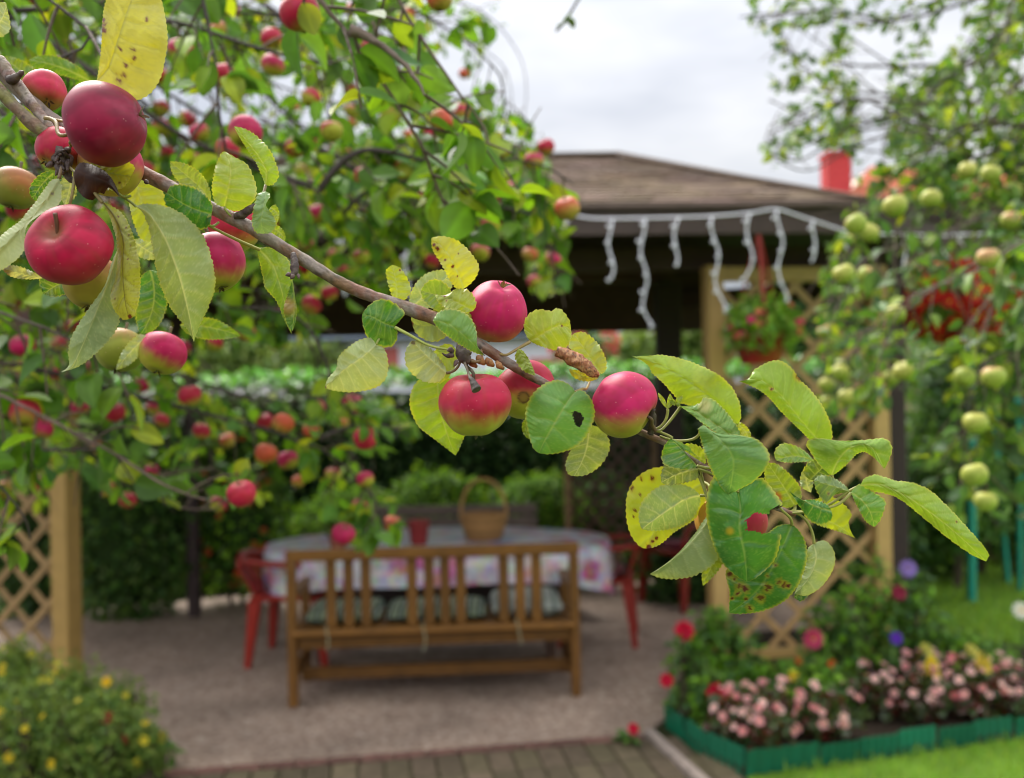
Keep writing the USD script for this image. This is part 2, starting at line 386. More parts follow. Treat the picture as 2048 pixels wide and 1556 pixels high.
# green corrugated plastic edging round the flower bed
edging = thing("bed_edging", bed_front[2], "green corrugated plastic edging strip around the flower bed", "edging")
for a, b in zip(bed_front[:-1], bed_front[1:]):
    L = np.linalg.norm(b - a); n = max(1, int(round(L / 0.26)))
    for i in range(n):
        p, q = lerp(a, b, i / n), lerp(a, b, (i + 1) / n - 0.02)
        d = unit(q - p); nrm = np.array([d[1], -d[0], 0])
        nn = 49; uu = np.linspace(0, 1, nn)
        wave = 0.006 * np.sin(uu * 2 * np.pi * 5)
        hgt = 0.10 + RNG.uniform(-0.008, 0.012)
        lean = RNG.uniform(-0.01, 0.012)
        ring = lerp(p, q, uu[:, None]) + nrm * wave[:, None]
        rows = [ring + nrm * 0.004 + [0, 0, -0.02], ring + nrm * (0.004 + lean) + [0, 0, hgt], ring - nrm * (0.001 - lean) + [0, 0, hgt], ring - nrm * 0.001 + [0, 0, -0.02]]
        v = np.vstack(rows); idx = np.arange(nn - 1)
        f = np.vstack([np.stack([r * nn + idx, r * nn + idx + 1, (r + 1) % 4 * nn + idx + 1, (r + 1) % 4 * nn + idx], 1) for r in range(4)])
        f = np.vstack([f[:, [0, 1, 2]], f[:, [0, 2, 3]]])
        put(edging, "edging_panel", (v, f), "plastic", np.array((0.006, 0.125, 0.062)) * RNG.uniform(0.6, 1.15), smooth=40)

# ------------------------------------------------------------------ gazebo
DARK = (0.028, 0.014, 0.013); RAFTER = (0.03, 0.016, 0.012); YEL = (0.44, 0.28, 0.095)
gz = thing("gazebo", (-0.5, 7.2, 0), "large dark brown timber gazebo with shingled hip roof over the patio", "gazebo")
EAVE = 2.74
corners = [(2.09, 5.48), (3.25, 6.45), (3.3, 8.2), (2.0, 9.2), (-3.4, 9.2), (-4.9, 8.2), (-4.9, 6.4), (-3.5, 5.18)]
RA, RB = np.array([-2.0, 7.3, 3.47]), np.array([0.86, 7.25, 3.45])
tops = [RB, RB, RB, RB, RA, RA, RA, RA]
for i in range(8):
    j = (i + 1) % 8
    c0, c1 = np.array([*corners[i], EAVE]), np.array([*corners[j], EAVE]); t0, t1 = tops[i], tops[j]
    nrm = unit(np.cross(c1 - c0, (t0 + t1) / 2 - c0)); nrm = nrm if nrm[2] > 0 else -nrm
    # boards under the shingles
    tri = [c0, c1, t1, t0]
    v = np.vstack([np.array(tri) - nrm * 0.012, np.array(tri) - nrm * 0.04])
    f = np.array([[0, 1, 2], [0, 2, 3], [6, 5, 4], [7, 6, 4], [0, 4, 5], [0, 5, 1], [1, 5, 6], [1, 6, 2], [2, 6, 7], [2, 7, 3], [3, 7, 4], [3, 4, 0]])
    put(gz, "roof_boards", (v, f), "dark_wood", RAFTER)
    visible = i in (7, 0, 6)
    if not visible:
        v = np.vstack([np.array(tri), np.array(tri) - nrm * 0.011])
        put(gz, "roof_face", (v, f), "shingle", (0.17, 0.12, 0.085))
        continue
    nc = 19
    for k in range(nc):
        u0, u1 = k / nc, min((k + 1.35) / nc, 1.0)
        a0, b0, a1, b1 = lerp(c0, t0, u0), lerp(c1, t1, u0), lerp(c0, t0, u1), lerp(c1, t1, u1)
        W = np.linalg.norm(b0 - a0)
        n = max(1, int(W / 0.25)); cuts = np.clip((np.arange(n + 1) + (0.5 if k % 2 else 0)) / n, 0, 1); cuts[0] = 0; cuts[-1] = 1
        cuts = np.unique(cuts)
        mb = MB()
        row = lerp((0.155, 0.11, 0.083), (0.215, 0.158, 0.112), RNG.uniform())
        for q in range(len(cuts) - 1):
            s0, s1 = cuts[q] + 0.001, cuts[q + 1] - 0.001
            lift = 0.014 + RNG.uniform(0, 0.006); drop = RNG.uniform(-0.006, 0.006)
            dn = unit(a0 - a1) * drop
            p = np.array([lerp(a0, b0, s0) + dn, lerp(a0, b0, s1) + dn, lerp(a1, b1, s1), lerp(a1, b1, s0)])
            vv = np.vstack([p + nrm * np.array([lift, lift, 0.002, 0.002])[:, None], p + nrm * np.array([lift - 0.012, lift - 0.012, 0.0, 0.0])[:, None]])
            ff = np.array([[0, 1, 2], [0, 2, 3], [0, 4, 5], [0, 5, 1], [1, 5, 6], [1, 6, 2], [3, 7, 4], [3, 4, 0]])
            mb.add((vv, ff), row * RNG.uniform(0.7, 1.25) * np.array([1, RNG.uniform(0.93, 1.03), RNG.uniform(0.88, 1.08)]))
        mb.put(gz, "shingle_course", "shingle")
    put(gz, "fascia_board", beam(c0 - [0, 0, 0.105] , c1 - [0, 0, 0.105], 0.03, 0.15, 0.004), "dark_wood", (0.05, 0.030, 0.025))
    put(gz, "gutter_strip", beam(c0 - [0, 0, 0.018] - np.array([*(unit(nrm[:2])), 0]) * 0.02 * -1, c1 - [0, 0, 0.018] + np.array([*(unit(nrm[:2])), 0]) * 0.02, 0.05, 0.025, 0.004), "dark_wood", (0.10, 0.065, 0.052))
for a, b in ((RB, (*corners[0], EAVE)), (RB, (*corners[1], EAVE)), (RA, (*corners[7], EAVE)), (RA, RB)):
    put(gz, "hip_cap", beam(np.array(a) + [0, 0, 0.02], np.array(b) + [0, 0, 0.02], 0.16, 0.02, 0.006), "shingle", (0.17, 0.125, 0.095))
# posts (dark) and ring beam
posts = [at(385, 1000, 7.3)[:2], at(1340, 900, 7.6)[:2], at(1787, 900, 6.1)[:2], np.array([-3.75, 6.3]), np.array([3.0, 8.0]), np.array([-3.9, 8.1])]
psz = [0.085, 0.19, 0.125, 0.12, 0.12, 0.12]
for p, s in zip(posts, psz):
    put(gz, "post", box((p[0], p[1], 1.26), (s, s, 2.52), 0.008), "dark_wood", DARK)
ring = [np.array([2.35, 6.05, 2.5]), np.array([3.0, 8.0, 2.5]), np.array([1.4, 9.05, 2.5]), np.array([-2.9, 9.05, 2.5]), np.array([-3.9, 8.1, 2.5]), np.array([-3.1, 5.9, 2.5])]
for i in range(6):
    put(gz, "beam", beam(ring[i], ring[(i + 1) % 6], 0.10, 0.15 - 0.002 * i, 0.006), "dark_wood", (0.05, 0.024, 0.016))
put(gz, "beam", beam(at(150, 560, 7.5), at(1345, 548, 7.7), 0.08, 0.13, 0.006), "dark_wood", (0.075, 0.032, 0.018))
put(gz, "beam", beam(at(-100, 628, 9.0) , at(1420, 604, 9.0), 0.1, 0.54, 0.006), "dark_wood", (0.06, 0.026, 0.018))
for k in range(9):
    x = -3.4 + 0.75 * k
    a = np.array([x, 5.5, 2.66]); b = np.array([lerp(x, -0.5, 0.75), 7.1, 3.32])
    put(gz, "rafter", beam(a, b, 0.05, 0.11, 0.004), "dark_wood", RAFTER)

# ------------------------------------------------------------------ trellises
def trellis(label, p0, p1, z0, z1, frame, pitch, slat, col, fcol, top=True, group=None):
    p0, p1 = np.array([*p0, 0.0]), np.array([*p1, 0.0])
    W = np.linalg.norm(p1 - p0); d = (p1 - p0) / W; n = np.array([d[1], -d[0], 0]); n = n if n[1] < 0 else -n
    t = thing("trellis", (p0 + p1) / 2, label, "trellis", group)
    for p in (p0, p1):
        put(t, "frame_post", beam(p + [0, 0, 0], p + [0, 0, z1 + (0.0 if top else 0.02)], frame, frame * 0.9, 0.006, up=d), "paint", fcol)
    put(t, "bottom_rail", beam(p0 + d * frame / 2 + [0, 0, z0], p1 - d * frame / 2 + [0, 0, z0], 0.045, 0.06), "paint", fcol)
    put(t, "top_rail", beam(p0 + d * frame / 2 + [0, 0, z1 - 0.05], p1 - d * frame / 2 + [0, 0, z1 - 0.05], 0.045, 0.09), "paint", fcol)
    H0, H1 = z0 + 0.03, z1 - 0.09; h = H1 - H0; x0 = frame / 2; w = W - frame
    for sgn in (1, -1):
        c = -h
        while c < w + h:
            a, b = (c, 0), (c + h, h)
            s0, s1 = max(0, a[0]), min(w, b[0])
            if s1 - s0 > 0.02:
                y0, y1 = s0 - c, s1 - c
                X0, X1 = (s0, s1) if sgn == 1 else (w - s0, w - s1)
                q0, q1 = p0 + d * (x0 + X0) + [0, 0, H0 + y0], p0 + d * (x0 + X1) + [0, 0, H0 + y1]
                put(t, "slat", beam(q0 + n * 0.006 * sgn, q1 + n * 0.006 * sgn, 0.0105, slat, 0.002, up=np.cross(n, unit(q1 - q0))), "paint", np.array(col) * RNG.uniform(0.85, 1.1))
            c += pitch
    return t

yl, yr0, yr1 = at(132, 1100, 5.8)[:2], at(1431, 900, 5.75)[:2], at(1756, 900, 5.9)[:2]
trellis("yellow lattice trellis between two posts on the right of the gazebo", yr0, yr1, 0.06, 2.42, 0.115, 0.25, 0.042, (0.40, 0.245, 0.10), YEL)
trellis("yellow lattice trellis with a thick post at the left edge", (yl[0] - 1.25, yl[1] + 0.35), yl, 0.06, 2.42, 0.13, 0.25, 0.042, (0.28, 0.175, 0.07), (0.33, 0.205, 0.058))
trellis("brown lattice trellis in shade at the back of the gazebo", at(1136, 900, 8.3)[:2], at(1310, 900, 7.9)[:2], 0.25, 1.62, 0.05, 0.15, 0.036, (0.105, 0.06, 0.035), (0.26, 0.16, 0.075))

# ------------------------------------------------------------------ icicle lights along the eaves
ic = thing("icicle_lights", at(1430, 435, 5.28), "white icicle string lights hanging in wavy drops along the eaves", "string lights")
def eave_pt(px, py):
    return at(px, py, lerp(5.10, 5.36, (px - 640) / 1100) if px < 1745 else lerp(5.38, 6.3, (px - 1745) / 250))
LW = (0.80, 0.78, 0.90)
wire = [(560, 415), (700, 428), (850, 432), (990, 428), (1060, 426), (1125, 428), (1190, 437), (1300, 436), (1430, 432), (1500, 426), (1560, 420), (1610, 436), (1690, 462), (1745, 468), (1810, 468), (1880, 471), (1960, 468), (2040, 466)]
put(ic, "wire", tube(spline([eave_pt(*w) for w in wire], 160), 0.0062, 6), "light_string", LW, smooth=True)
drops = [(1131, 432, 468, -9), (1220, 438, 560, 3), (1285, 436, 654, 4), (1352, 436, 534, -3), (1428, 433, 618, 6), (1496, 428, 560, 2), (1557, 422, 602, 2), (1625, 440, 526, -4), (1690, 462, 505, 2), (1803, 470, 545, 3), (1878, 470, 520, 8), (1912, 470, 516, 12), (992, 428, 492, -4), (1035, 428, 452, -8), (680, 428, 590, 0), (880, 432, 520, -8), (820, 432, 600, -6), (760, 430, 500, 4)]
for k, (x, y0, y1, lean) in enumerate(drops):
    n = max(4, int((y1 - y0) / 15)); ph = RNG.uniform(0, 6)
    ys = np.linspace(y0, y1, n); u = np.linspace(0, 1, n)
    xs = x + lean * 2.2 * (u - 0.3) + 5.5 * np.sin(u * (y1 - y0) / 17 + ph)
    if (y1 - y0) > 110:
        xs[-2:] += np.array([3, 9]) * (1 if k % 2 == 0 else -1)
    P = np.array([eave_pt(a, b) for a, b in zip(xs, ys)]) + [0, -0.03, 0]
    drop = put(ic, "light_drop", tube(spline(P, n * 4), 0.0062, 6), "light_string", LW, smooth=True)
    for q in range(1, n, 2):
        s = trimesh.creation.icosphere(1, 0.0115); s.apply_translation(P[q] + RNG.uniform(-0.008, 0.008, 3) + [0.012 * (-1) ** q, -0.01, 0])
        put(drop, "bulb", s, "light_string", (0.75, 0.74, 0.84), smooth=True)

# ------------------------------------------------------------------ small leaves and flowers for things out of focus
def leaves(P, d, n, L, W, fold=0.25, curl=0.3, col=(0.1, 0.2, 0.03), nu=5, nv=3, vein=0.0, roundness=0.85):
    """Many leaves as one mesh: base points P, growth directions d, upper-side normals n, lengths L, half widths W."""
    P, d, n = np.atleast_2d(P), unit(np.atleast_2d(d)), np.atleast_2d(n)
    N = len(P)
    s = unit(np.cross(n, d)); n = np.cross(d, s)
    L, W, fold, curl = (np.broadcast_to(np.asarray(x, float), (N,))[:, None, None] for x in (L, W, fold, curl))
    u, v = np.meshgrid(np.linspace(0, 1, nu), np.linspace(-1, 1, nv), indexing="ij")
    w = np.sin(np.pi * np.clip(u, 0, 1) ** roundness) ** 0.75
    w = np.maximum(w, 0.02)
    x = L * (u * (1 - 0.12 * curl * u))
    y = W * w * v
    z = -curl * L * 0.55 * u ** 2 + fold * W * w * np.abs(v) ** 1.2 * 1.2
    pts = P[:, None, None] + x[..., None] * d[:, None, None] + y[..., None] * s[:, None, None] + z[..., None] * n[:, None, None]
    i, j = np.meshgrid(np.arange(nu - 1), np.arange(nv - 1), indexing="ij")
    q = np.stack([i * nv + j, (i + 1) * nv + j, (i + 1) * nv + j + 1, i * nv + j + 1], -1).reshape(-1, 4)
    f = np.vstack([q[:, [0, 1, 2]], q[:, [0, 2, 3]]])
    F = (f[None] + (np.arange(N) * nu * nv)[:, None, None]).reshape(-1, 3)
    c = np.broadcast_to(np.asarray(col, float), (N, 3))
    k = 1 + vein * (np.abs(v) < 0.01)
    C = (c[:, None, None] * k[None, :, :, None]).reshape(-1, 3)
    return pts.reshape(-1, 3), F, C

def rnd_dirs(n, rng, up=0.0):
    v = rng.normal(size=(n, 3)); v[:, 2] += up
    return unit(v)

GREENS = np.array([(0.045, 0.105, 0.018), (0.07, 0.15, 0.022), (0.10, 0.19, 0.026), (0.16, 0.25, 0.03), (0.055, 0.12, 0.035)])
def shade_pick(n, rng, cols, jitter=0.2):
    cols = np.asarray(cols, float)
    c = cols[rng.integers(0, len(cols), n)]
    return c * rng.uniform(1 - jitter, 1 + jitter, (n, 1)) * rng.uniform(0.93, 1.07, (n, 3))

def foliage(c, rad, n, L, cols, rng, core=True, shell=0.55, droop=0.3, lump=0.35, zmin=0.02, ratio=0.3):
    """Leaves through the volume of a lumpy ellipsoid, denser towards its outside."""
    c, rad = np.asarray(c, float), np.asarray(rad, float)
    q = rnd_dirs(n, rng)
    lum = 1 + lump * (noise(q * 2.2, 1.0, int(rng.integers(999))) - 0.5) * 2
    r = (shell + (1 - shell) * rng.uniform(0, 1, n) ** 0.7) * lum
    P = c + q * rad * r[:, None]
    P[:, 2] = np.maximum(P[:, 2], zmin)
    d = unit(q * 0.7 + rnd_dirs(n, rng) - [0, 0, droop])
    nn = unit(rnd_dirs(n, rng) * 0.8 + q * 0.5 + [0, 0, 0.9])
    l = L * rng.uniform(0.65, 1.25, n)
    return leaves(P, d, nn, l, l * ratio * rng.uniform(0.8, 1.2, n), 0.3, rng.uniform(0.1, 0.7, n), shade_pick(n, rng, cols), 4, 3)

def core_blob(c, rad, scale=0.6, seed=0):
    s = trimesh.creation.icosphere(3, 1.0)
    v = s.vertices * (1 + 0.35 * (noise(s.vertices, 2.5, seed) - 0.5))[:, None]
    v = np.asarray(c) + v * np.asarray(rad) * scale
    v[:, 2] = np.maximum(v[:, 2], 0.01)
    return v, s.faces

SEED = [100]
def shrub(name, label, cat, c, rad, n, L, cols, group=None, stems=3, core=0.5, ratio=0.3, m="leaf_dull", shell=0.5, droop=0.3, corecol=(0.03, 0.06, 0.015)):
    SEED[0] += 1
    rng = np.random.default_rng(SEED[0])
    t = thing(name, (c[0], c[1], 0), label, cat, group)
    mb = MB()
    for k in range(stems):
        a = rng.uniform(0, 6.28)
        mb.add(tube(spline([(c[0] + 0.05 * math.cos(a), c[1] + 0.05 * math.sin(a), 0), (c[0] + rad[0] * .3 * math.cos(a), c[1] + rad[1] * .3 * math.sin(a), c[2] * .7), (c[0] + rad[0] * .5 * math.cos(a), c[1] + rad[1] * .5 * math.sin(a), c[2] + rad[2] * .4)], 8), np.linspace(0.018, 0.006, 8), 5), (0.09, 0.065, 0.04))
    mb.put(t, "stem", "far_bark")
    v, f, cc = foliage(c, rad, n, L, cols, rng, shell=shell, droop=droop, ratio=ratio)
    mb = MB().add((v, f), cc)
    mb.put(t, "foliage", m, kind="stuff")
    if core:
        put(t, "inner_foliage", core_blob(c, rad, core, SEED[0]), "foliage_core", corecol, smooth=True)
    return t, rng

def flower(parent, c, nrm, R, col, mid=(0.7, 0.45, 0.05), petals=6, layers=1, rng=RNG, name="flower", cup=0.25, label=None, midr=0.22):
    nrm = unit(nrm); a = unit(np.cross(nrm, (0.3, 0.2, 0.9))); b = np.cross(nrm, a)
    mb = MB()
    for l in range(layers):
        rr = R * (1 - 0.22 * l)
        th = (np.arange(petals) + 0.5 * l + rng.uniform(0, 0.3)) / petals * 2 * np.pi
        d = np.cos(th)[:, None] * a + np.sin(th)[:, None] * b + nrm * (cup + 0.35 * l)
        v, f, cc = leaves(np.asarray(c) + 0.1 * R * d, d, nrm - d * 0.1, rr, rr * 2.2 / petals * rng.uniform(0.85, 1.1, petals), 0.15, 0.35, np.asarray(col) * rng.uniform(0.85, 1.12, (petals, 1)), 5, 3, roundness=1.3)
        mb.add((v, f), cc)
    s = trimesh.creation.icosphere(1, R * midr); s.apply_translation(np.asarray(c) + nrm * R * 0.12)
    mb.add(s, mid)
    return mb.put(parent, name, "petal", label=label)

# ------------------------------------------------------------------ hedge, bushes, far house and shed
t = thing("hedge", at(800, 900, 9.8) * [1, 1, 0], "tall dark green clipped hedge running behind the gazebo", "hedge")
rng = np.random.default_rng(11)
hx0, hx1, hy, ht, hz = -7.5, 3.2, 9.9, 0.9, 1.85
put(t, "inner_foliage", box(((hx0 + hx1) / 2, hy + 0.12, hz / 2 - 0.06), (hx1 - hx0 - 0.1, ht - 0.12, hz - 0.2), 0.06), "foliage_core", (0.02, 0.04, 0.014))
n = 17000
P = np.stack([rng.uniform(hx0, hx1, n), np.full(n, hy - ht / 2), rng.uniform(0.05, hz, n)], 1)
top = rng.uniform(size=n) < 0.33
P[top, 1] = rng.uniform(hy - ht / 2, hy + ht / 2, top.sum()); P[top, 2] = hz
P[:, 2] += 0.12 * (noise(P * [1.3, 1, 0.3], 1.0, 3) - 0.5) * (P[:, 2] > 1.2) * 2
P += rng.normal(size=(n, 3)) * [0.03, 0.06, 0.03]
d = unit(rnd_dirs(n, rng) + [0, -0.5, 0.1]); nn = unit(rnd_dirs(n, rng) * 0.7 + [0, -0.35, 0.9])
l = rng.uniform(0.05, 0.095, n)
cols = shade_pick(n, rng, [(0.045, 0.11, 0.04), (0.07, 0.16, 0.045), (0.12, 0.23, 0.07)])
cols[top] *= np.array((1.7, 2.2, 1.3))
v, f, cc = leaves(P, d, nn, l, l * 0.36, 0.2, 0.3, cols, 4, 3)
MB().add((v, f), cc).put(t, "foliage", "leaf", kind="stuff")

def bushat(px, py, D, rpx, hpx, *a, **k):
    c = at(px, py, D); s = D / FPX
    return a, c, (rpx * s, rpx * s * 0.8, hpx * s), k
LIME = [(0.17, 0.37, 0.02), (0.24, 0.44, 0.03), (0.12, 0.29, 0.02)]
DKGR = [(0.045, 0.115, 0.028), (0.06, 0.145, 0.03), (0.09, 0.19, 0.035), (0.04, 0.09, 0.035)]
MIDG = [(0.075, 0.175, 0.03), (0.115, 0.23, 0.035), (0.055, 0.13, 0.03)]
for px, py, D, rp, hp, lab in [(880, 1005, 8.4, 105, 62, "bright green feathery bush directly behind the basket"), (700, 1030, 8.5, 110, 50, "bright green low bush behind the left half of the table"), (1080, 1010, 8.5, 95, 62, "bright green feathery bush right of the basket by the wooden pole")]:
    c = at(px, py, D); s = D / FPX
    shrub("low_bush", lab, "bush", c, (rp * s, 0.35, hp * s * 1.15), 1900, 0.06, LIME, ratio=0.16, m="leaf_dull", core=0.75, corecol=(0.06, 0.13, 0.015))
for px, py, D, rp, hp, n, cols, lab in [
    (255, 1060, 7.4, 150, 200, 3000, MIDG, "large leafy bush between the yellow post and the dark post"),
    (470, 1010, 7.7, 110, 190, 2600, MIDG + LIME, "bush dotted with orange blossoms left of the oval table"),
    (410, 1085, 8.7, 150, 90, 1500, DKGR, "dark low bush behind the thin dark post"),
    (1200, 1060, 8.9, 100, 110, 1500, MIDG, "green bush against the brown lattice behind the table"),
    (1380, 1130, 7.6, 110, 120, 1500, DKGR, "dark shrub behind the red chair on the right"),
    (60, 1000, 7.6, 120, 330, 2400, DKGR, "tall dark bush behind the lattice at the left edge"),
    (1700, 1020, 7.6, 150, 250, 2600, DKGR, "leafy bush seen through the yellow lattice on the right"),
    (1990, 880, 9.2, 210, 250, 5200, DKGR, "tall dense bush beyond the lawn at the right edge"),
    (1850, 1000, 8.3, 120, 170, 2600, MIDG, "bushy green shrub beside the dark gazebo post at the lawn"),
    (1905, 985, 7.7, 110, 120, 2200, MIDG, "leafy bush around the foot of the teal poles"),
    (2040, 960, 8.2, 120, 170, 2600, MIDG, "leafy bush at the right edge behind the lawn"),
    (1960, 800, 8.4, 150, 170, 3000, DKGR + MIDG, "dense leafy bush behind the tallest teal pole"),
    (2010, 620, 12.5, 260, 230, 6000, MIDG, "tall green tree crown before the orange roofed house"),
    (1640, 640, 11.5, 150, 190, 3600, DKGR, "tall green bush behind the gazebo seen through the top of the lattice"),
]:
    c = at(px, py, D); s = D / FPX
    tt, rr = shrub("garden_bush", lab, "bush", c, (rp * s, rp * s * 0.7, hp * s), n, 0.075, cols, core=0.72)
    if "orange" in lab:
        for k in range(26):
            q = rnd_dirs(1, rr)[0]; q[1] = -abs(q[1]) - 0.3; q = unit(q)
            flower(tt, c + q * np.array((rp * s, rp * s * .7, hp * s)) * rr.uniform(0.8, 1.05), q + [0, -0.3, 0.4], rr.uniform(0.03, 0.045), (0.66, 0.13, 0.05), petals=6, layers=2, rng=rr)
for k, (px, py, D, rp, hp, lab) in enumerate([(470, 700, 15.5, 130, 80, "pale yellow green tree crown far behind the hedge on the left"), (620, 730, 15, 100, 60, "pale green bush far behind the hedge under the apple twigs"), (1275, 730, 12.5, 75, 75, "light green bush behind the gazebo seen left of the thick dark post"), (1390, 700, 13, 80, 90, "light green bush behind the gazebo seen beside the yellow post"),
        (150, 700, 12, 230, 200, "tall dark shrub far left behind the hedge"), (-120, 650, 11, 200, 260, "tall dark shrub at the far left beyond the frame edge")]):
    c = at(px, py, D); s = D / FPX
    shrub("far_bush", lab, "bush", c, (rp * s, rp * s * 0.7, hp * s), 2400, 0.10, ([(0.20, 0.30, 0.06), (0.14, 0.24, 0.05), (0.26, 0.34, 0.10)] if k < 4 else DKGR), core=0.6, corecol=(0.08, 0.13, 0.03) if k < 4 else (0.03, 0.05, 0.015))
c = at(1172, 692, 11.2)
tt, rr = shrub("flowering_bush", "bush with pink blossoms behind the gazebo right of the white shed", "bush", c, (0.42, 0.35, 0.20), 500, 0.07, MIDG, core=0.5)
for k in range(34):
    q = rnd_dirs(1, rr)[0]; q[1] = -abs(q[1])
    flower(tt, c + q * np.array((0.42, 0.33, 0.19)) * rr.uniform(0.85, 1.05), q + [0, -0.4, 0.3], rr.uniform(0.05, 0.075), (0.62, 0.16, 0.17), petals=6, layers=2, rng=rr)

# white shed behind the hedge, brick-red trim
sh = thing("garden_shed", at(900, 760, 15.0) * [1, 1, 0], "white walled shed with red base trim and low roof behind the hedge", "shed")
a, b = at(575, 760, 15.0), at(1170, 750, 15.0)
put(sh, "wall", box(((a[0] + b[0]) / 2, 16.2, 1.26), (b[0] - a[0], 2.4, 2.5), 0.01), "paint", (0.72, 0.72, 0.80))
put(sh, "trim", box(((a[0] + b[0]) / 2, 14.985, 1.90), (b[0] - a[0] + 0.02, 0.03, 0.10), 0.005), "paint", (0.33, 0.05, 0.045))
put(sh, "roof", box(((a[0] + b[0]) / 2, 16.2, 2.56), (b[0] - a[0] + 0.4, 2.8, 0.09), 0.01), "paint", (0.20, 0.24, 0.32))
put(sh, "door", box((a[0] + 1.55, 14.985, 2.15), (0.42, 0.03, 0.5), 0.005), "paint", (0.40, 0.09, 0.075))
put(sh, "door", box((b[0] - 0.5, 14.985, 2.02), (0.75, 0.03, 0.34), 0.005), "paint", (0.50, 0.16, 0.15))

# house with orange roof and red chimney
D = 22.0
hs = thing("house", at(1850, 700, D + 3) * [1, 1, 0], "house with orange tile roof and red chimney beyond the gazebo", "house")
A, B = at(1690, 398, D), at(2300, 398, D); R0, R1 = at(1740, 335, D + 4), at(2350, 335, D + 4)
zw = A[2]
put(hs, "wall", box(((A[0] + B[0]) / 2, D + 4.2, zw / 2 - 0.05), (B[0] - A[0], 7.6, zw), 0.02), "paint", (0.30, 0.20, 0.14))
nrm = unit(np.cross(B - A, R0 - A)); nrm *= np.sign(nrm[2])
for k in range(12):
    mb = MB(); p, q = lerp(A, R0, k / 12), lerp(B, R1, k / 12); p2, q2 = lerp(A, R0, (k + 1.2) / 12), lerp(B, R1, (k + 1.2) / 12)
    for i in range(24):
        s0, s1 = i / 24 + 0.001, (i + 1) / 24 - 0.001
        r4 = np.array([lerp(p, q, s0) + nrm * 0.06, lerp(p, q, s1) + nrm * 0.06, lerp(p2, q2, s1) + nrm * 0.02, lerp(p2, q2, s0) + nrm * 0.02])
        vv = np.vstack([r4, r4 - nrm * 0.03]); mb.add((vv, np.array([[0, 1, 2], [0, 2, 3], [0, 4, 5], [0, 5, 1]])), np.array((0.52, 0.16, 0.085)) * RNG.uniform(0.75, 1.2))
    mb.put(hs, "tile_course", "shingle")
back = np.array([A, B, R1, R0]) * [1, -1, 1] + [0, 2 * (D + 4), 0]
put(hs, "roof", (np.vstack([back, back - [0, 0, 0.1]]), np.array([[0, 2, 1], [0, 3, 2], [4, 5, 6], [4, 6, 7]])), "shingle", (0.50, 0.17, 0.09))
put(hs, "gable", (np.array([A, R0, A * [1, 0, 1] + [0, D + 8, 0], B, R1, B * [1, 0, 1] + [0, D + 8, 0]]) - [0, 0, 0.03], np.array([[0, 1, 2], [3, 5, 4]])), "paint", (0.55, 0.42, 0.32))
cA, cB = at(1654, 372, D + 1.0), at(1706, 300, D + 1.0)
cx, cw = (cA[0] + cB[0]) / 2, cB[0] - cA[0]
chim = put(hs, "chimney", box((cx, D + 1.3, (cB[2] - 0.1 + 3) / 2), (cw * 0.9, cw * 0.9, cB[2] - 0.1 - 3), 0.02), "brick", (0.48, 0.045, 0.05))
put(chim, "chimney_cap", box((cx, D + 1.3, cB[2] - 0.06), (cw, cw, 0.12), 0.02), "brick", (0.45, 0.05, 0.05))

# ------------------------------------------------------------------ bench with cushions
pL, pR = ground(588, 1412), ground(1152, 1390)
e = unit(pR - pL); bn = np.array([-e[1], e[0], 0]); BW = np.linalg.norm(pR - pL)
BH = 0.815
WOOD = np.array((0.135, 0.058, 0.010))
bench = thing("garden_bench", (pL + pR) / 2, "brown slatted wooden bench seen from behind in front of the table", "bench")
def bp(s, t, z):
    return pL + e * s + bn * t + np.array([0, 0, z])
def bbar(name, a, b, w, h, k=1.0, up=(0, 0, 1), ch=0.006):
    return put(bench, name, beam(bp(*a), bp(*b), w, h, ch, up), "wood", WOOD * k * RNG.uniform(0.9, 1.1))
for s in (0, BW):
    bbar("leg", (s, 0, 0), (s, -0.0, BH - 0.03), 0.05, 0.075, 1.0, up=bn)
    bbar("leg", (s, 0.46, 0), (s, 0.46, 0.58), 0.05, 0.06, 0.9, up=bn)
    bbar("side_rail", (s, 0.04, 0.16), (s, 0.43, 0.16), 0.03, 0.06, 0.85)
    bbar("armrest", (s, 0.03, 0.60), (s, 0.52, 0.585), 0.065, 0.03, 1.0)
bbar("top_rail", (-0.03, 0.002, BH), (BW + 0.03, 0.002, BH), 0.04, 0.062, 1.05)
bbar("lower_rail", (0.026, 0.004, 0.345), (BW - 0.026, 0.004, 0.345), 0.034, 0.075, 0.95)
bbar("seat_board", (0.0, -0.012, 0.40), (BW, -0.012, 0.40), 0.085, 0.03, 1.15)
for k in range(4):
    bbar("seat_board", (0.0, 0.10 + 0.105 * k, 0.40), (BW, 0.10 + 0.105 * k, 0.40), 0.09, 0.026, 1.0)
bbar("stretcher", (0.016, 0.17, 0.125), (BW - 0.016, 0.17, 0.125), 0.03, 0.07, 0.95)
for x in (665, 700, 734, 826, 860, 892, 923, 1010, 1043, 1076):
    s = (x - 588) / 564 * BW
    bbar("slat", (s, 0.006, 0.417), (s, 0.006, BH - 0.032), 0.056, 0.018, RNG.uniform(0.85, 1.2), up=bn)
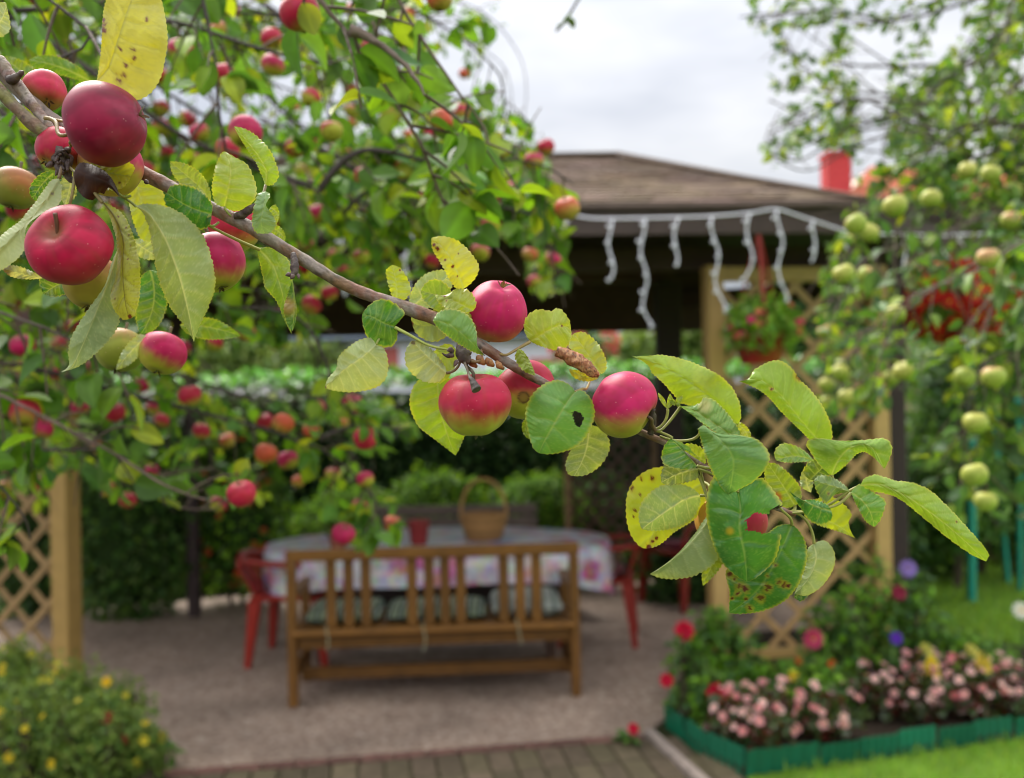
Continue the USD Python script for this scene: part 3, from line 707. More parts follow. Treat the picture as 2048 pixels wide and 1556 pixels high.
def cushion(label, s0, s1, m, h, tilt=0.0):
    c = bp((s0 + s1) / 2, 0.25, 0.415 + h / 2)
    t = thing("seat_cushion", c, label, "cushion")
    nx, ny = 24, 14
    X, Y = np.meshgrid(np.linspace(-1, 1, nx), np.linspace(-1, 1, ny), indexing="ij")
    edge = (1 - np.abs(X) ** 6) * (1 - np.abs(Y) ** 6)
    top = 0.5 * h * edge ** 0.4 * (1 + 0.15 * np.sin(X * 4 + s0 * 9) * np.cos(Y * 3))
    wv = (s1 - s0) / 2
    def lay(z):
        return (c + (X * wv)[..., None] * e + (Y * 0.205)[..., None] * bn + z[..., None] * np.array([0, 0, 1.0])).reshape(-1, 3)
    v = np.vstack([lay(top), lay(-top * 0.9)])
    i, j = np.meshgrid(np.arange(nx - 1), np.arange(ny - 1), indexing="ij")
    q = np.stack([i * ny + j, (i + 1) * ny + j, (i + 1) * ny + j + 1, i * ny + j + 1], -1).reshape(-1, 4)
    f = np.vstack([q[:, [0, 1, 2]], q[:, [0, 2, 3]]]); f2 = f[:, ::-1] + nx * ny
    cov = put(t, "cover", (v, np.vstack([f, f2])), m, smooth=True)
    for s in ((s0 + s1) / 2 - 0.07,):
        p = bp(s, -0.063, 0.42)
        put(cov, "tie", tube(spline([p + bn * 0.10, p, p + e * 0.01 - bn * 0.004 - [0, 0, 0.05], p + e * RNG.uniform(-0.02, 0.03) - bn * 0.006 - [0, 0, RNG.uniform(0.09, 0.14)]], 12), 0.003, 5), "cloth", (0.32, 0.32, 0.20), smooth=True)
cushion("green plaid seat cushion at the left end of the bench", 0.05, 0.47, "plaid_green", 0.075)
cushion("green plaid seat cushion in the middle of the bench", 0.50, 1.06, "plaid_green", 0.07)
cushion("pale grey plaid seat cushion at the right end of the bench", 1.09, BW - 0.05, "plaid_grey", 0.11)

# ------------------------------------------------------------------ table, cloth and what stands on it
TC = np.array([-0.51, 6.32, 0.0]); TA, TB, TZ = 1.13, 0.66, 0.70
th = np.linspace(0, 2 * np.pi, 64, endpoint=False)
table = thing("oval_table", TC, "long oval dining table under a flowered cloth in the gazebo", "table")
put(table, "tabletop", prism(np.stack([TC[0] + (TA - 0.02) * np.cos(th), TC[1] + (TB - 0.02) * np.sin(th)], 1), TZ - 0.035, TZ - 0.004), "dark_wood", (0.12, 0.06, 0.03))
for sx in (-0.72, 0.72):
    for sy in (-0.36, 0.36):
        put(table, "leg", box((TC[0] + sx, TC[1] + sy, 0.33), (0.07, 0.07, 0.665), 0.006), "dark_wood", (0.07, 0.035, 0.02))
nth, nr, nd = 160, 10, 14
T = np.linspace(0, 2 * np.pi, nth, endpoint=False)
rows = []
for k in range(1, nr + 1):
    r = k / nr
    rows.append(np.stack([TC[0] + TA * r * np.cos(T), TC[1] + TB * r * np.sin(T), np.full(nth, TZ) + 0.002 * np.sin(7 * T + 5 * r)], 1))
fold = np.sin(T * 11 + 0.7 * np.sin(3 * T)) * 0.6 + np.sin(T * 17 + 1) * 0.4
for k in range(1, nd + 1):
    q = k / nd; out = 0.012 + 0.02 * min(1, q * 3) + fold * 0.035 * q
    dz = (0.17 + 0.19 * np.cos(T) ** 4) * q * (1 + 0.06 * np.sin(2 * T + 0.5) - 0.1 * fold * q * 0.3)
    nx, ny = np.cos(T) / TA, np.sin(T) / TB; nl = np.hypot(nx, ny)
    rows.append(np.stack([TC[0] + TA * np.cos(T) + nx / nl * out, TC[1] + TB * np.sin(T) + ny / nl * out, TZ - dz], 1))
V = np.vstack([[[TC[0], TC[1], TZ]], *rows])
F = [[0, 1 + j, 1 + (j + 1) % nth] for j in range(nth)]
i, j = np.meshgrid(np.arange(nr + nd - 1), np.arange(nth), indexing="ij")
q = np.stack([1 + i * nth + j, 1 + (i + 1) * nth + j, 1 + (i + 1) * nth + (j + 1) % nth, 1 + i * nth + (j + 1) % nth], -1).reshape(-1, 4)
cl = put("/World", "tablecloth", (V, np.vstack([F, q[:, [0, 1, 2]], q[:, [0, 2, 3]]])), "tablecloth", smooth=True, label="pink white and blue flowered cloth hanging over the oval table", category="tablecloth")

c = ground(968, 1078, TZ + 0.004)
bk = thing("wicker_basket", c, "tan wicker basket with tall hoop handle standing on the flowered cloth", "basket")
for k in range(11):
    z = 0.008 + 0.0155 * k; r = 0.105 + 0.045 * (k / 10) ** 0.7
    T2 = np.linspace(0, 2 * np.pi, 61); rr = r + 0.006 * np.sin(T2 * 10 + np.pi * (k % 2))
    put(bk, "woven_band", tube(c + np.stack([rr * np.cos(T2), rr * 0.85 * np.sin(T2), np.full(61, z)], 1), 0.0095, 6, cap=False), "wicker", np.array((0.33, 0.17, 0.055)) * (1.25 if k in (5, 6) else RNG.uniform(0.8, 1.05)), smooth=True)
put(bk, "base", lathe([(0.001, 0.003), (0.105, 0.003), (0.105, 0.012), (0.001, 0.014)], 24, c), "wicker", (0.25, 0.12, 0.04))
for k in range(20):
    a = k / 20 * 2 * np.pi
    put(bk, "upright", tube([c + [0.105 * math.cos(a), 0.09 * math.sin(a), 0.005], c + [0.15 * math.cos(a), 0.128 * math.sin(a), 0.17]], 0.005, 5), "wicker", (0.28, 0.14, 0.045))
a = np.linspace(0, np.pi, 40)
put(bk, "handle", tube(c + np.stack([0.152 * np.cos(a), 0.0 * a, 0.13 + 0.27 * np.sin(a) ** 0.8], 1), 0.0105, 8), "wicker", (0.36, 0.19, 0.06), smooth=True)
c = ground(838, 1088, TZ + 0.004)
pt = thing("red_pot", c, "dark red round pot standing on the table left of the basket", "pot")
pot_ = put(pt, "pot_body", lathe([(0.001, 0), (0.052, 0), (0.066, 0.12), (0.072, 0.125), (0.072, 0.155), (0.064, 0.155), (0.06, 0.12), (0.001, 0.115)], 28, c), "plastic", (0.17, 0.012, 0.012), smooth=40)
put(pot_, "soil_top", lathe([(0.001, 0.13), (0.061, 0.13), (0.061, 0.12)], 20, c), "soil", (0.05, 0.035, 0.025))
c = ground(676, 1096, TZ + 0.004)
pt = thing("potted_plant", c, "leafy plant in a terracotta pot on the left half of the table", "potted plant")
pot_ = put(pt, "pot", lathe([(0.001, 0), (0.048, 0), (0.062, 0.10), (0.068, 0.10), (0.068, 0.135), (0.058, 0.135), (0.055, 0.1), (0.001, 0.1)], 28, c), "clay", (0.24, 0.07, 0.035), smooth=40)
put(pot_, "soil_top", lathe([(0.001, 0.118), (0.057, 0.118), (0.057, 0.11)], 20, c), "soil", (0.05, 0.035, 0.025))
rng = np.random.default_rng(5)
v, f, cc = foliage(c + [0, 0, 0.22], (0.16, 0.14, 0.13), 170, 0.07, MIDG + LIME, rng, shell=0.2)
MB().add((v, f), cc).put(pt, "foliage", "leaf_dull", kind="stuff")
for k in range(5):
    put(pt, "stem", tube(spline([c + [0, 0, 0.11], c + [rng.uniform(-.06, .06), rng.uniform(-.06, .06), 0.2], c + [rng.uniform(-.12, .12), rng.uniform(-.1, .1), 0.27]], 8), 0.003, 5), "stalk", (0.10, 0.16, 0.03))
c = ground(731, 1088, TZ + 0.004)
cup = thing("blue_cup", c, "small blue cup on the cloth beside the terracotta pot", "cup")
cupb = put(cup, "cup_body", lathe([(0.001, 0), (0.024, 0), (0.031, 0.06), (0.028, 0.06), (0.022, 0.006), (0.001, 0.006)], 20, c), "plastic", (0.01, 0.07, 0.30), smooth=40)
a = np.linspace(-1.3, 1.3, 14)
put(cupb, "handle", tube(c + np.stack([0.027 + 0.02 * np.cos(a), 0 * a, 0.032 + 0.02 * np.sin(a)], 1), 0.004, 6), "plastic", (0.01, 0.07, 0.30))

# ------------------------------------------------------------------ red plastic chairs
CH = np.array((0.22, 0.014, 0.007))
def red_chair(o, rz, label, seatcol, bh=0.78):
    t = thing("plastic_chair", o, label, "chair")
    cs, sn = math.cos(rz), math.sin(rz)
    X, Y = np.array([cs, sn, 0]), np.array([-sn, cs, 0])     # X: the way the chair faces
    def P(x, y, z): return np.asarray(o) + X * x + Y * y + np.array([0, 0, z])
    for sx, sy in ((1, 1), (1, -1), (-1, 1), (-1, -1)):
        top, bot = P(0.20 * sx, 0.20 * sy, 0.41), P(0.245 * sx, 0.235 * sy, 0)
        v = np.vstack([(bot + X * a * 0.018 + Y * b * 0.018) for a in (-1, 1) for b in (-1, 1)] + [(top + X * a * 0.038 + Y * b * 0.032) for a in (-1, 1) for b in (-1, 1)])
        put(t, "leg", trimesh.convex.convex_hull(v), "plastic", CH)
    put(t, "seat", place(cbox((0.46, 0.46, 0.035), 0.012), X, Y, (0, 0, 1), P(0.0, 0, 0.425)), "plastic", CH, smooth=40)
    for sy in (-1, 1):
        put(t, "armrest", tube(spline([P(0.21, 0.235 * sy, 0.43), P(0.235, 0.25 * sy, 0.56), P(0.17, 0.255 * sy, 0.635), P(-0.08, 0.25 * sy, 0.645), P(-0.25, 0.215 * sy, 0.66)], 24), 0.021, 8), "plastic", CH, smooth=True)
    w = np.linspace(-1, 1, 16)
    put(t, "top_band", tube(np.array([P(-0.29 - 0.05 * (1 - a * a), 0.20 * a, bh - 0.05 * a * a) for a in w]), 0.026, 8), "plastic", CH, smooth=True)
    for a in (-0.95, -0.5, 0.0, 0.5, 0.95):
        put(t, "back_slat", beam(P(-0.20, 0.19 * a, 0.44), P(-0.29 - 0.05 * (1 - a * a), 0.20 * a, bh - 0.01 - 0.05 * a * a), 0.062, 0.012, 0.004, up=X), "plastic", CH)
    c = P(0.01, 0, 0.475)
    cu = thing("chair_pad", c, seatcol[1], "cushion")
    th2 = np.linspace(0, np.pi, 9)
    v, f = lathe([(0.20 * math.sin(a) ** 0.5 + 1e-4, 0.032 * math.cos(a)) for a in th2], 28, c)
    put(cu, "cover", (v, f[:, ::-1]), "cloth", seatcol[0], smooth=True)
    return t
p = ground(487, 1342)
red_chair(p + np.array([0.27, 0.28, 0]), math.radians(-4), "red plastic garden chair at the left end of the oval table", ((0.10, 0.06, 0.075), "round mauve seat pad on the left red chair"), 0.67)
p = ground(1268, 1296)
red_chair(p + np.array([-0.20, 0.27, 0]), math.radians(172), "red plastic garden chair at the right end of the oval table", ((0.22, 0.05, 0.06), "round maroon seat pad on the right red chair"))
red_chair((1.32, 7.45, 0), math.radians(215), "red plastic garden chair in shade behind the thick yellow post", ((0.16, 0.015, 0.03), "round crimson seat pad on the shaded red chair"))

# bench at the back of the gazebo
bb = thing("back_bench", at(900, 1100, 7.75) * [1, 1, 0], "weathered grey wooden bench along the back of the gazebo", "bench")
a0, a1 = at(735, 1040, 7.75), at(1075, 1030, 7.75)
GW = np.array((0.13, 0.095, 0.075))
for z in (0.72, 0.62, 0.52):
    put(bb, "back_board", beam([a0[0], 7.75, z], [a1[0], 7.75, z], 0.025, 0.08), "dark_wood", GW * RNG.uniform(0.9, 1.2))
for k in range(4):
    put(bb, "seat_board", beam([a0[0], 7.66 - 0.1 * k, 0.42], [a1[0], 7.66 - 0.1 * k, 0.42], 0.09, 0.025), "dark_wood", GW)
put(bb, "front_panel", beam([a0[0] - 0.3, 7.3, 0.2], [a1[0] + 0.3, 7.3, 0.2], 0.02, 0.39), "dark_wood", (0.03, 0.018, 0.014))
for x in (a0[0] + 0.08, a1[0] - 0.08):
    put(bb, "leg", box((x, 7.79, 0.38), (0.06, 0.05, 0.76)), "dark_wood", GW)
    put(bb, "leg", box((x, 7.33, 0.2), (0.06, 0.05, 0.4)), "dark_wood", GW)

# ------------------------------------------------------------------ hanging baskets
def hanging_basket(px, py, D, R, H, hookz, label, pot, n, cols, fl, spread):
    c = at(px, py, D)
    t = thing("hanging_basket", c, label, "hanging basket")
    put(t, "pot", lathe([(0.001, -H), (R * 0.68, -H), (R * 0.98, -0.02), (R * 1.05, -0.02), (R * 1.05, 0.015), (R * 0.93, 0.015), (R * 0.6, -H + 0.02), (0.001, -H + 0.02)], 32, c), "plastic", pot, smooth=40)
    hook = c + [0.0, 0, hookz]
    for k in range(3):
        a = 2 * np.pi * k / 3 + 0.5
        put(t, "hanger_strap", beam(c + [R * math.cos(a), R * math.sin(a), 0.0], hook, 0.022, 0.006, 0.002, up=(math.cos(a), math.sin(a), 0)), "plastic", pot)
    put(t, "hook", tube(spline([hook - [0, 0, 0.02], hook + [0.015, 0, 0.02], hook + [0, 0, 0.05], hook + [-0.01, 0, 0.12]], 14), 0.006, 6), "plastic", pot)
    rng = np.random.default_rng(int(px))
    v, f, cc = foliage(c + [0.01, -0.02, spread[3]], spread[:3], n, 0.055, cols, rng, shell=0.25, zmin=-9)
    MB().add((v, f), cc).put(t, "foliage", "leaf_dull", kind="stuff")
    for k, (col, m, s) in enumerate(fl):
        for i in range(m):
            q = rnd_dirs(1, rng)[0]; q[1] = -abs(q[1]) - 0.25; q = unit(q)
            flower(t, c + [0.01, -0.02, spread[3]] + q * np.array(spread[:3]) * rng.uniform(0.95, 1.12), q + [0, -0.3, 0.2], s * rng.uniform(0.8, 1.2), col, petals=6, layers=2, rng=rng)
    return t
hanging_basket(1520, 672, 5.45, 0.16, 0.16, 0.62, "orange red hanging basket with pink flowers in front of the lattice", (0.26, 0.018, 0.010), 900, LIME + [(0.24, 0.40, 0.06)], [((0.70, 0.03, 0.22), 5, 0.026), ((0.65, 0.16, 0.13), 5, 0.022)], (0.22, 0.2, 0.17, 0.06))
hanging_basket(1905, 640, 6.2, 0.16, 0.15, 0.62, "hanging basket full of red flowers under the right eaves", (0.20, 0.05, 0.03), 520, MIDG + LIME, [((0.50, 0.022, 0.015), 60, 0.055), ((0.58, 0.10, 0.05), 26, 0.05)], (0.40, 0.28, 0.28, 0.12))

# teal garden poles, planter box
for k, (px, y0, y1, D, lab) in enumerate([(1943, 690, 1010, 7.3, "teal green garden pole standing among the bushes on the right"), (2040, 800, 1010, 7.6, "teal green garden pole at the right edge of the picture"), (1988, 830, 1000, 7.9, "slanting teal garden pole between two others")]):
    a, b = at(px, y0, D), at(px + (0 if k < 2 else 14), y1, D); b = b + (b - a) * ((0 - b[2]) / (b[2] - a[2]))
    t = thing("garden_pole", b, lab, "pole")
    pole = put(t, "pole", tube(np.array([b, a]), 0.033 if k == 0 else 0.022, 10), "plastic", (0.01, 0.20, 0.14), smooth=40)
    put(pole, "cap", lathe([(0.001, 0.02), (0.03, 0.015), (0.036, 0), (0.036, -0.03)], 12, a), "plastic", (0.01, 0.17, 0.12))
c = ground(2010, 1125)
t = thing("planter_box", c, "reddish brown wooden planter box at the back of the lawn", "planter")
for k in range(3):
    put(t, "board", box((c[0] + 0.25, c[1], 0.07 + 0.135 * k), (1.3, 0.04, 0.13), 0.006), "dark_wood", np.array((0.16, 0.05, 0.035)) * RNG.uniform(0.85, 1.15))
for sx in (-0.38, 0.88):
    put(t, "end_board", box((c[0] + sx, c[1] + 0.25, 0.2), (0.04, 0.46, 0.4), 0.006), "dark_wood", (0.14, 0.045, 0.03))
put(t, "soil_top", box((c[0] + 0.25, c[1] + 0.25, 0.18), (1.2, 0.44, 0.3), 0.01), "soil", (0.05, 0.035, 0.025))
# wooden stake behind the table
c = at(1134, 1000, 8.0)
st = thing("wooden_stake", (c[0], c[1], 0), "thin pale wooden stake standing behind the table", "stake")
a, b = np.array([c[0], c[1], 0.0]), np.array([c[0], c[1], 1.02])
put(st, "stake", beam(a, b, 0.04, 0.04, 0.005, up=(0, 1, 0)), "wood", (0.30, 0.19, 0.09))
put(st, "pointed_tip", trimesh.convex.convex_hull(np.vstack([b + [x, y, 0.0] for x in (-.02, .02) for y in (-.02, .02)] + [b + [0, 0, 0.05]])), "wood", (0.30, 0.19, 0.09))

# ------------------------------------------------------------------ flower bed on the right
rng = np.random.default_rng(21)
BEG = [(0.10, 0.022, 0.016), (0.05, 0.07, 0.02), (0.09, 0.035, 0.02), (0.05, 0.10, 0.02)]
beg = [(1480, 1462, 4.42), (1545, 1440, 4.55), (1590, 1478, 4.35), (1655, 1455, 4.45), (1520, 1490, 4.3), (1745, 1405, 4.75), (1775, 1450, 4.55), (1840, 1420, 4.7), (1885, 1450, 4.55), (1905, 1380, 4.95), (1950, 1425, 4.7), (1990, 1395, 4.85), (2035, 1430, 4.7), (1840, 1370, 5.0), (2010, 1455, 4.55), (1650, 1490, 4.3)]
places = ["nearest the left corner of the bed", "behind the leftmost pink begonias", "in the front row left of the middle", "left of the red begonia leaves near the edging", "lowest at the left by the green edging", "under the yellow flowers left", "in front middle close to the edging", "in the middle of the right group", "near the edging in the right group", "highest beneath the yellow snapdragon", "right of the middle of the bed", "in the back row towards the right edge", "cut by the right edge of the picture", "at the back below the two yellow spikes", "front right by the edging", "front centre by the green edging"]
for k, (px, py, D) in enumerate(beg):
    if k in (2, 6, 8, 14, 15):
        continue
    c = at(px, py, D); c = np.array([c[0], c[1], 0.03])
    h = 0.25
    t = thing("begonia", c, "low bushy begonia with pale pink blooms " + places[k], "begonia")
    v, f, cc = foliage(c + [0, 0, 0.11], (0.14, 0.13, 0.11), 170, 0.055, BEG, rng, shell=0.3, ratio=0.42, zmin=0.04)
    MB().add((v, f), cc).put(t, "foliage", "leaf", kind="stuff")
    put(t, "stem", tube([c, c + [0.01, 0, 0.12]], 0.008, 6), "stalk", (0.16, 0.06, 0.03))
    for i in range(16):
        q = rnd_dirs(1, rng)[0]; q[2] = abs(q[2]) * 0.9 + 0.15; q[1] -= 0.35; q = unit(q)
        pink = lerp((0.78, 0.54, 0.57), (0.55, 0.11, 0.16), rng.uniform() ** 2.2)
        flower(t, c + [0, 0, 0.10] + q * (0.16, 0.15, 0.15) * rng.uniform(0.9, 1.15), q + [0, -0.5, 0.3], rng.uniform(0.014, 0.025), pink, mid=(0.75, 0.55, 0.1), petals=5, layers=2, rng=rng, midr=0.18)

def stem_flower(name, label, px, py, D, R, col, petals=9, layers=2, mid=(0.7, 0.45, 0.05), face=(0, -1, 0.45), base=None, group=None, midr=0.2):
    c = at(px, py, D)
    b = np.array([c[0] + rng.uniform(-0.06, 0.06), c[1] + rng.uniform(0.0, 0.12), 0.0]) if base is None else np.array(base)
    t = thing(name, b, label, "flower", group)
    m1 = lerp(b, c, 0.5) + rng.uniform(-0.03, 0.03, 3)
    pts = spline([b, m1, c - unit(face) * R * 0.1], 14)
    put(t, "stem", tube(pts, 0.0035, 5), "stalk", (0.06, 0.13, 0.03), smooth=True)
    flower(t, c, face, R, col, mid, petals, layers, rng, "bloom", midr=midr)
    k = rng.integers(3, 11, 12)
    v, f, cc = leaves(pts[k], rnd_dirs(12, rng, 0.2), np.tile([0, -0.2, 1.0], (12, 1)) + rng.normal(size=(12, 3)) * 0.3, 0.075, 0.018, 0.2, 0.5, shade_pick(12, rng, MIDG))
    MB().add((v, f), cc).put(t, "leaves", "leaf_dull")
    return t
RED = (0.55, 0.008, 0.045)
stem_flower("red_rose", "red rose bloom at the edge of the patio left of the lattice", 1368, 1262, 5.0, 0.056, RED, 8, 3, (0.4, 0.01, 0.03))
stem_flower("red_rose", "small red rose bloom hanging over the patio edge", 1333, 1361, 4.7, 0.037, RED, 8, 3, (0.4, 0.01, 0.03))
stem_flower("red_rose", "red rose bloom low above the corner of the flower bed", 1434, 1388, 4.6, 0.055, (0.45, 0.006, 0.035), 8, 3, (0.3, 0.01, 0.03))
stem_flower("red_rose", "lowest small red rose beside the end of the brick edge", 1266, 1458, 4.5, 0.03, RED, 8, 3, (0.4, 0.01, 0.03), face=(0.2, -0.8, 0.4))
stem_flower("aster", "large pink aster with yellow centre in front of the lattice", 1626, 1278, 5.0, 0.058, (0.62, 0.08, 0.20), 14, 3, (0.75, 0.4, 0.12), face=(0, -1, 0.15))
stem_flower("aster", "violet aster beside the dark gazebo post", 1816, 1138, 5.3, 0.052, (0.33, 0.22, 0.70), 14, 2, (0.55, 0.4, 0.6), face=(0, -1, 0.3))
stem_flower("aster", "dark crimson aster below the violet one", 1797, 1186, 5.2, 0.045, (0.28, 0.02, 0.06), 12, 2, (0.25, 0.03, 0.05))
stem_flower("aster", "deep purple aster low by the dark post", 1792, 1277, 5.0, 0.036, (0.14, 0.04, 0.55), 12, 2, (0.2, 0.05, 0.5))
stem_flower("aster", "white flower at the right edge of the lawn", 2042, 1222, 5.2, 0.05, (0.75, 0.75, 0.78), 10, 2)
stem_flower("marigold", "orange marigold low in front of the lattice", 1663, 1328, 4.9, 0.024, (0.60, 0.09, 0.02), 10, 2)
stem_flower("marigold", "dull orange marigold beside the lattice foot", 1597, 1322, 4.9, 0.022, (0.45, 0.13, 0.03), 10, 2)
stem_flower("marigold", "golden marigold left of the pink begonias", 1722, 1375, 4.8, 0.026, (0.62, 0.28, 0.03), 10, 2)
stem_flower("marigold", "bright yellow flower above the left pink begonias", 1587, 1352, 4.75, 0.03, (0.72, 0.55, 0.03), 10, 2)
stem_flower("marigold", "pale greenish yellow bud left of the bright yellow flower", 1567, 1378, 4.7, 0.026, (0.42, 0.42, 0.12), 10, 2)
def snapdragon(label, px, y0, y1, D, col):
    top, bot = at(px, y0, D), at(px, y1, D)
    b = np.array([top[0], top[1] + 0.02, 0.02])
    t = thing("snapdragon", b, label, "flower")
    put(t, "stem", tube(np.array([b, lerp(b, top, 0.5), top]), 0.005, 6), "stalk", (0.07, 0.14, 0.03))
    n = max(5, int((y1 - y0) / 5))
    for i in range(n):
        a = i * 2.4; p = lerp(bot, top, i / n); rr = 0.035 * (1 - 0.5 * i / n)
        flower(t, p + [rr * math.cos(a) * 0.7, rr * math.sin(a) * 0.7, 0], (math.cos(a), math.sin(a) - 0.3, 0.3), rr, np.array(col) * rng.uniform(0.85, 1.1), (0.7, 0.5, 0.05), 5, 2, rng, "bloom")
    v, f, cc = leaves(np.array([lerp(b, bot, q) for q in rng.uniform(0.1, 0.95, 16)]), rnd_dirs(16, rng, 0.3), np.tile([0, -0.2, 1.0], (16, 1)) + rng.normal(size=(16, 3)) * 0.3, 0.07, 0.012, 0.2, 0.4, shade_pick(16, rng, MIDG))
    MB().add((v, f), cc).put(t, "leaves", "leaf_dull")
snapdragon("bright yellow snapdragon spike above the right pink begonias", 1864, 1312, 1352, 4.7, (0.78, 0.62, 0.05))
snapdragon("second yellow snapdragon spike nearer the right edge", 1967, 1306, 1345, 4.72, (0.74, 0.60, 0.10))
snapdragon("pale yellow snapdragon spike left of the bright one", 1853, 1288, 1310, 4.9, (0.55, 0.55, 0.14))
snapdragon("pale yellow snapdragon spike between the two bright ones", 1944, 1290, 1312, 4.9, (0.55, 0.55, 0.16))
stem_flower("aster", "lilac pink flower directly below the second yellow spike", 1970, 1362, 4.9, 0.04, (0.62, 0.32, 0.58), 8, 2)

# green plants that fill the bed behind the flowers
fill = [(1440, 1310, 5.2, 75, 95, "leafy rose bush at the patio edge with few blooms"), (1500, 1375, 5.0, 75, 45, "green leafy plant at the foot of the yellow lattice"), (1668, 1300, 5.25, 62, 105, "tall green plant in front of the middle of the lattice"), (1745, 1270, 5.5, 75, 130, "tall green plant beside the right lattice post"), (1820, 1270, 5.45, 70, 110, "feathery green plant in front of the dark post"), (1620, 1410, 4.85, 95, 60, "low green plant behind the left begonias"), (1430, 1440, 4.7, 55, 60, "dark low plant in the corner of the bed"), (1920, 1330, 5.4, 110, 50, "low green plant behind the right begonias"), (1375, 1330, 5.0, 40, 70, "thin rose stems leaning over the patio")]
for k, (px, py, D, rp, hp, lab) in enumerate(fill):
    c = at(px, py, D); s = D / FPX
    shrub("bed_plant", lab, "plant", np.array([c[0], c[1], max(c[2], hp * s * 0.9)]), (rp * s, rp * s * 0.7, hp * s), [800, 620, 560, 480, 480, 700, 500, 700, 130][k], 0.06, MIDG + LIME if k % 2 else MIDG + LIME[:1], core=0.4 if k in (5, 6, 7) else 0, stems=6, shell=0.3)

# grassy lawn: blades near the camera
rng = np.random.default_rng(33)
lp = Polygon(lawn_poly).difference(Polygon(bed_poly).buffer(0.02)).difference(Polygon(path_poly).buffer(0.1)).difference(Polygon(floor_poly).buffer(0.03))
Q = np.stack([rng.uniform(0.9, 7.0, 60000), rng.uniform(3.6, 12.0, 60000)], 1)
import shapely
Q = Q[shapely.contains_xy(lp, Q[:, 0], Q[:, 1])]
x, y, z = project(np.c_[Q, np.zeros(len(Q))])
Q = Q[(x < 2250) & (x > 1000)]
n = len(Q); P = np.c_[Q, np.full(n, -0.004)]
d = unit(rnd_dirs(n, rng) * 0.45 + [0, 0, 1.0]); l = rng.uniform(0.03, 0.075, n) * (1 + 0.8 * (noise(P, 1.2, 4) > 0.55))
v, f, cc = leaves(P, d, rnd_dirs(n, rng), l, 0.004, 0.2, 0.5, shade_pick(n, rng, [(0.14, 0.30, 0.02), (0.19, 0.37, 0.025), (0.26, 0.40, 0.03)]), nu=3, nv=2)
g = MB().add((v, f), cc).put("/World", "grass", "leaf_dull", kind="stuff", label="bright green lawn grass beyond and in front of the flower bed", category="grass")

# shrub with yellow flowers at the lower left
ys = [(60, 1480, 4.25, 150, 150), (190, 1490, 4.2, 120, 115), (30, 1390, 4.7, 110, 110), (120, 1420, 4.6, 120, 105), (235, 1430, 4.5, 75, 90), (290, 1510, 4.2, 45, 60), (35, 1345, 4.8, 48, 70), (150, 1390, 4.6, 40, 62)]
labs = ["feathery green shrub with yellow flowers in the lower left corner", "feathery shrub with yellow and red flowers near the patio edge", "feathery shrub at the left edge under the lattice", "feathery shrub with yellow flowers below the thick yellow post", "feathery shrub tip with yellow blooms reaching over the patio", "low feathery sprig with one yellow bloom at the brick edge", "tallest feathery stems against the left lattice", "thin feathery stems rising before the thick yellow post"]
for k, (px, py, D, rp, hp) in enumerate(ys):
    c = at(px, py, D); s = D / FPX
    t, rr = shrub("yellow_flowered_shrub", labs[k], "shrub", np.array([c[0], c[1], max(c[2], 0.05)]), (rp * s, rp * s * 0.7, hp * s), int(2300 * rp / 150), 0.042, [(0.09, 0.17, 0.025), (0.12, 0.21, 0.03), (0.16, 0.26, 0.04), (0.21, 0.29, 0.05)], core=0.3, ratio=0.17, stems=14, shell=0.05, corecol=(0.035, 0.07, 0.018))
    for i in range([7, 6, 4, 6, 5, 3, 3, 2][k]):
        q = rnd_dirs(1, rr)[0]; q[1] = -abs(q[1]); q[2] = q[2] * 0.8 + 0.2; q = unit(q)
        flower(t, np.array([c[0], c[1], max(c[2], 0.05)]) + q * np.array((rp * s, rp * s * .7, hp * s)) * rr.uniform(0.85, 1.1), q + [0, -0.4, 0.4], rr.uniform(0.014, 0.026), lerp((0.70, 0.52, 0.02), (0.5, 0.5, 0.05), rr.uniform() ** 2), (0.6, 0.35, 0.02), 5, 1, rr)
stem_flower("small_zinnia", "small crimson bloom above the shrub at the lower left", 216, 1438, 4.2, 0.03, (0.38, 0.01, 0.045), 10, 3, (0.3, 0.02, 0.03))
stem_flower("small_zinnia", "dull red bloom low in the shrub at the lower left", 248, 1480, 4.15, 0.026, (0.30, 0.05, 0.035), 10, 3, (0.3, 0.02, 0.03))
stem_flower("marigold", "round yellow flower standing alone at the patio edge on the left", 324, 1474, 4.3, 0.026, (0.75, 0.52, 0.02), 8, 2)
stem_flower("marigold", "yellow flower on a tall stem above the left shrub", 213, 1364, 4.4, 0.026, (0.75, 0.52, 0.02), 8, 2)

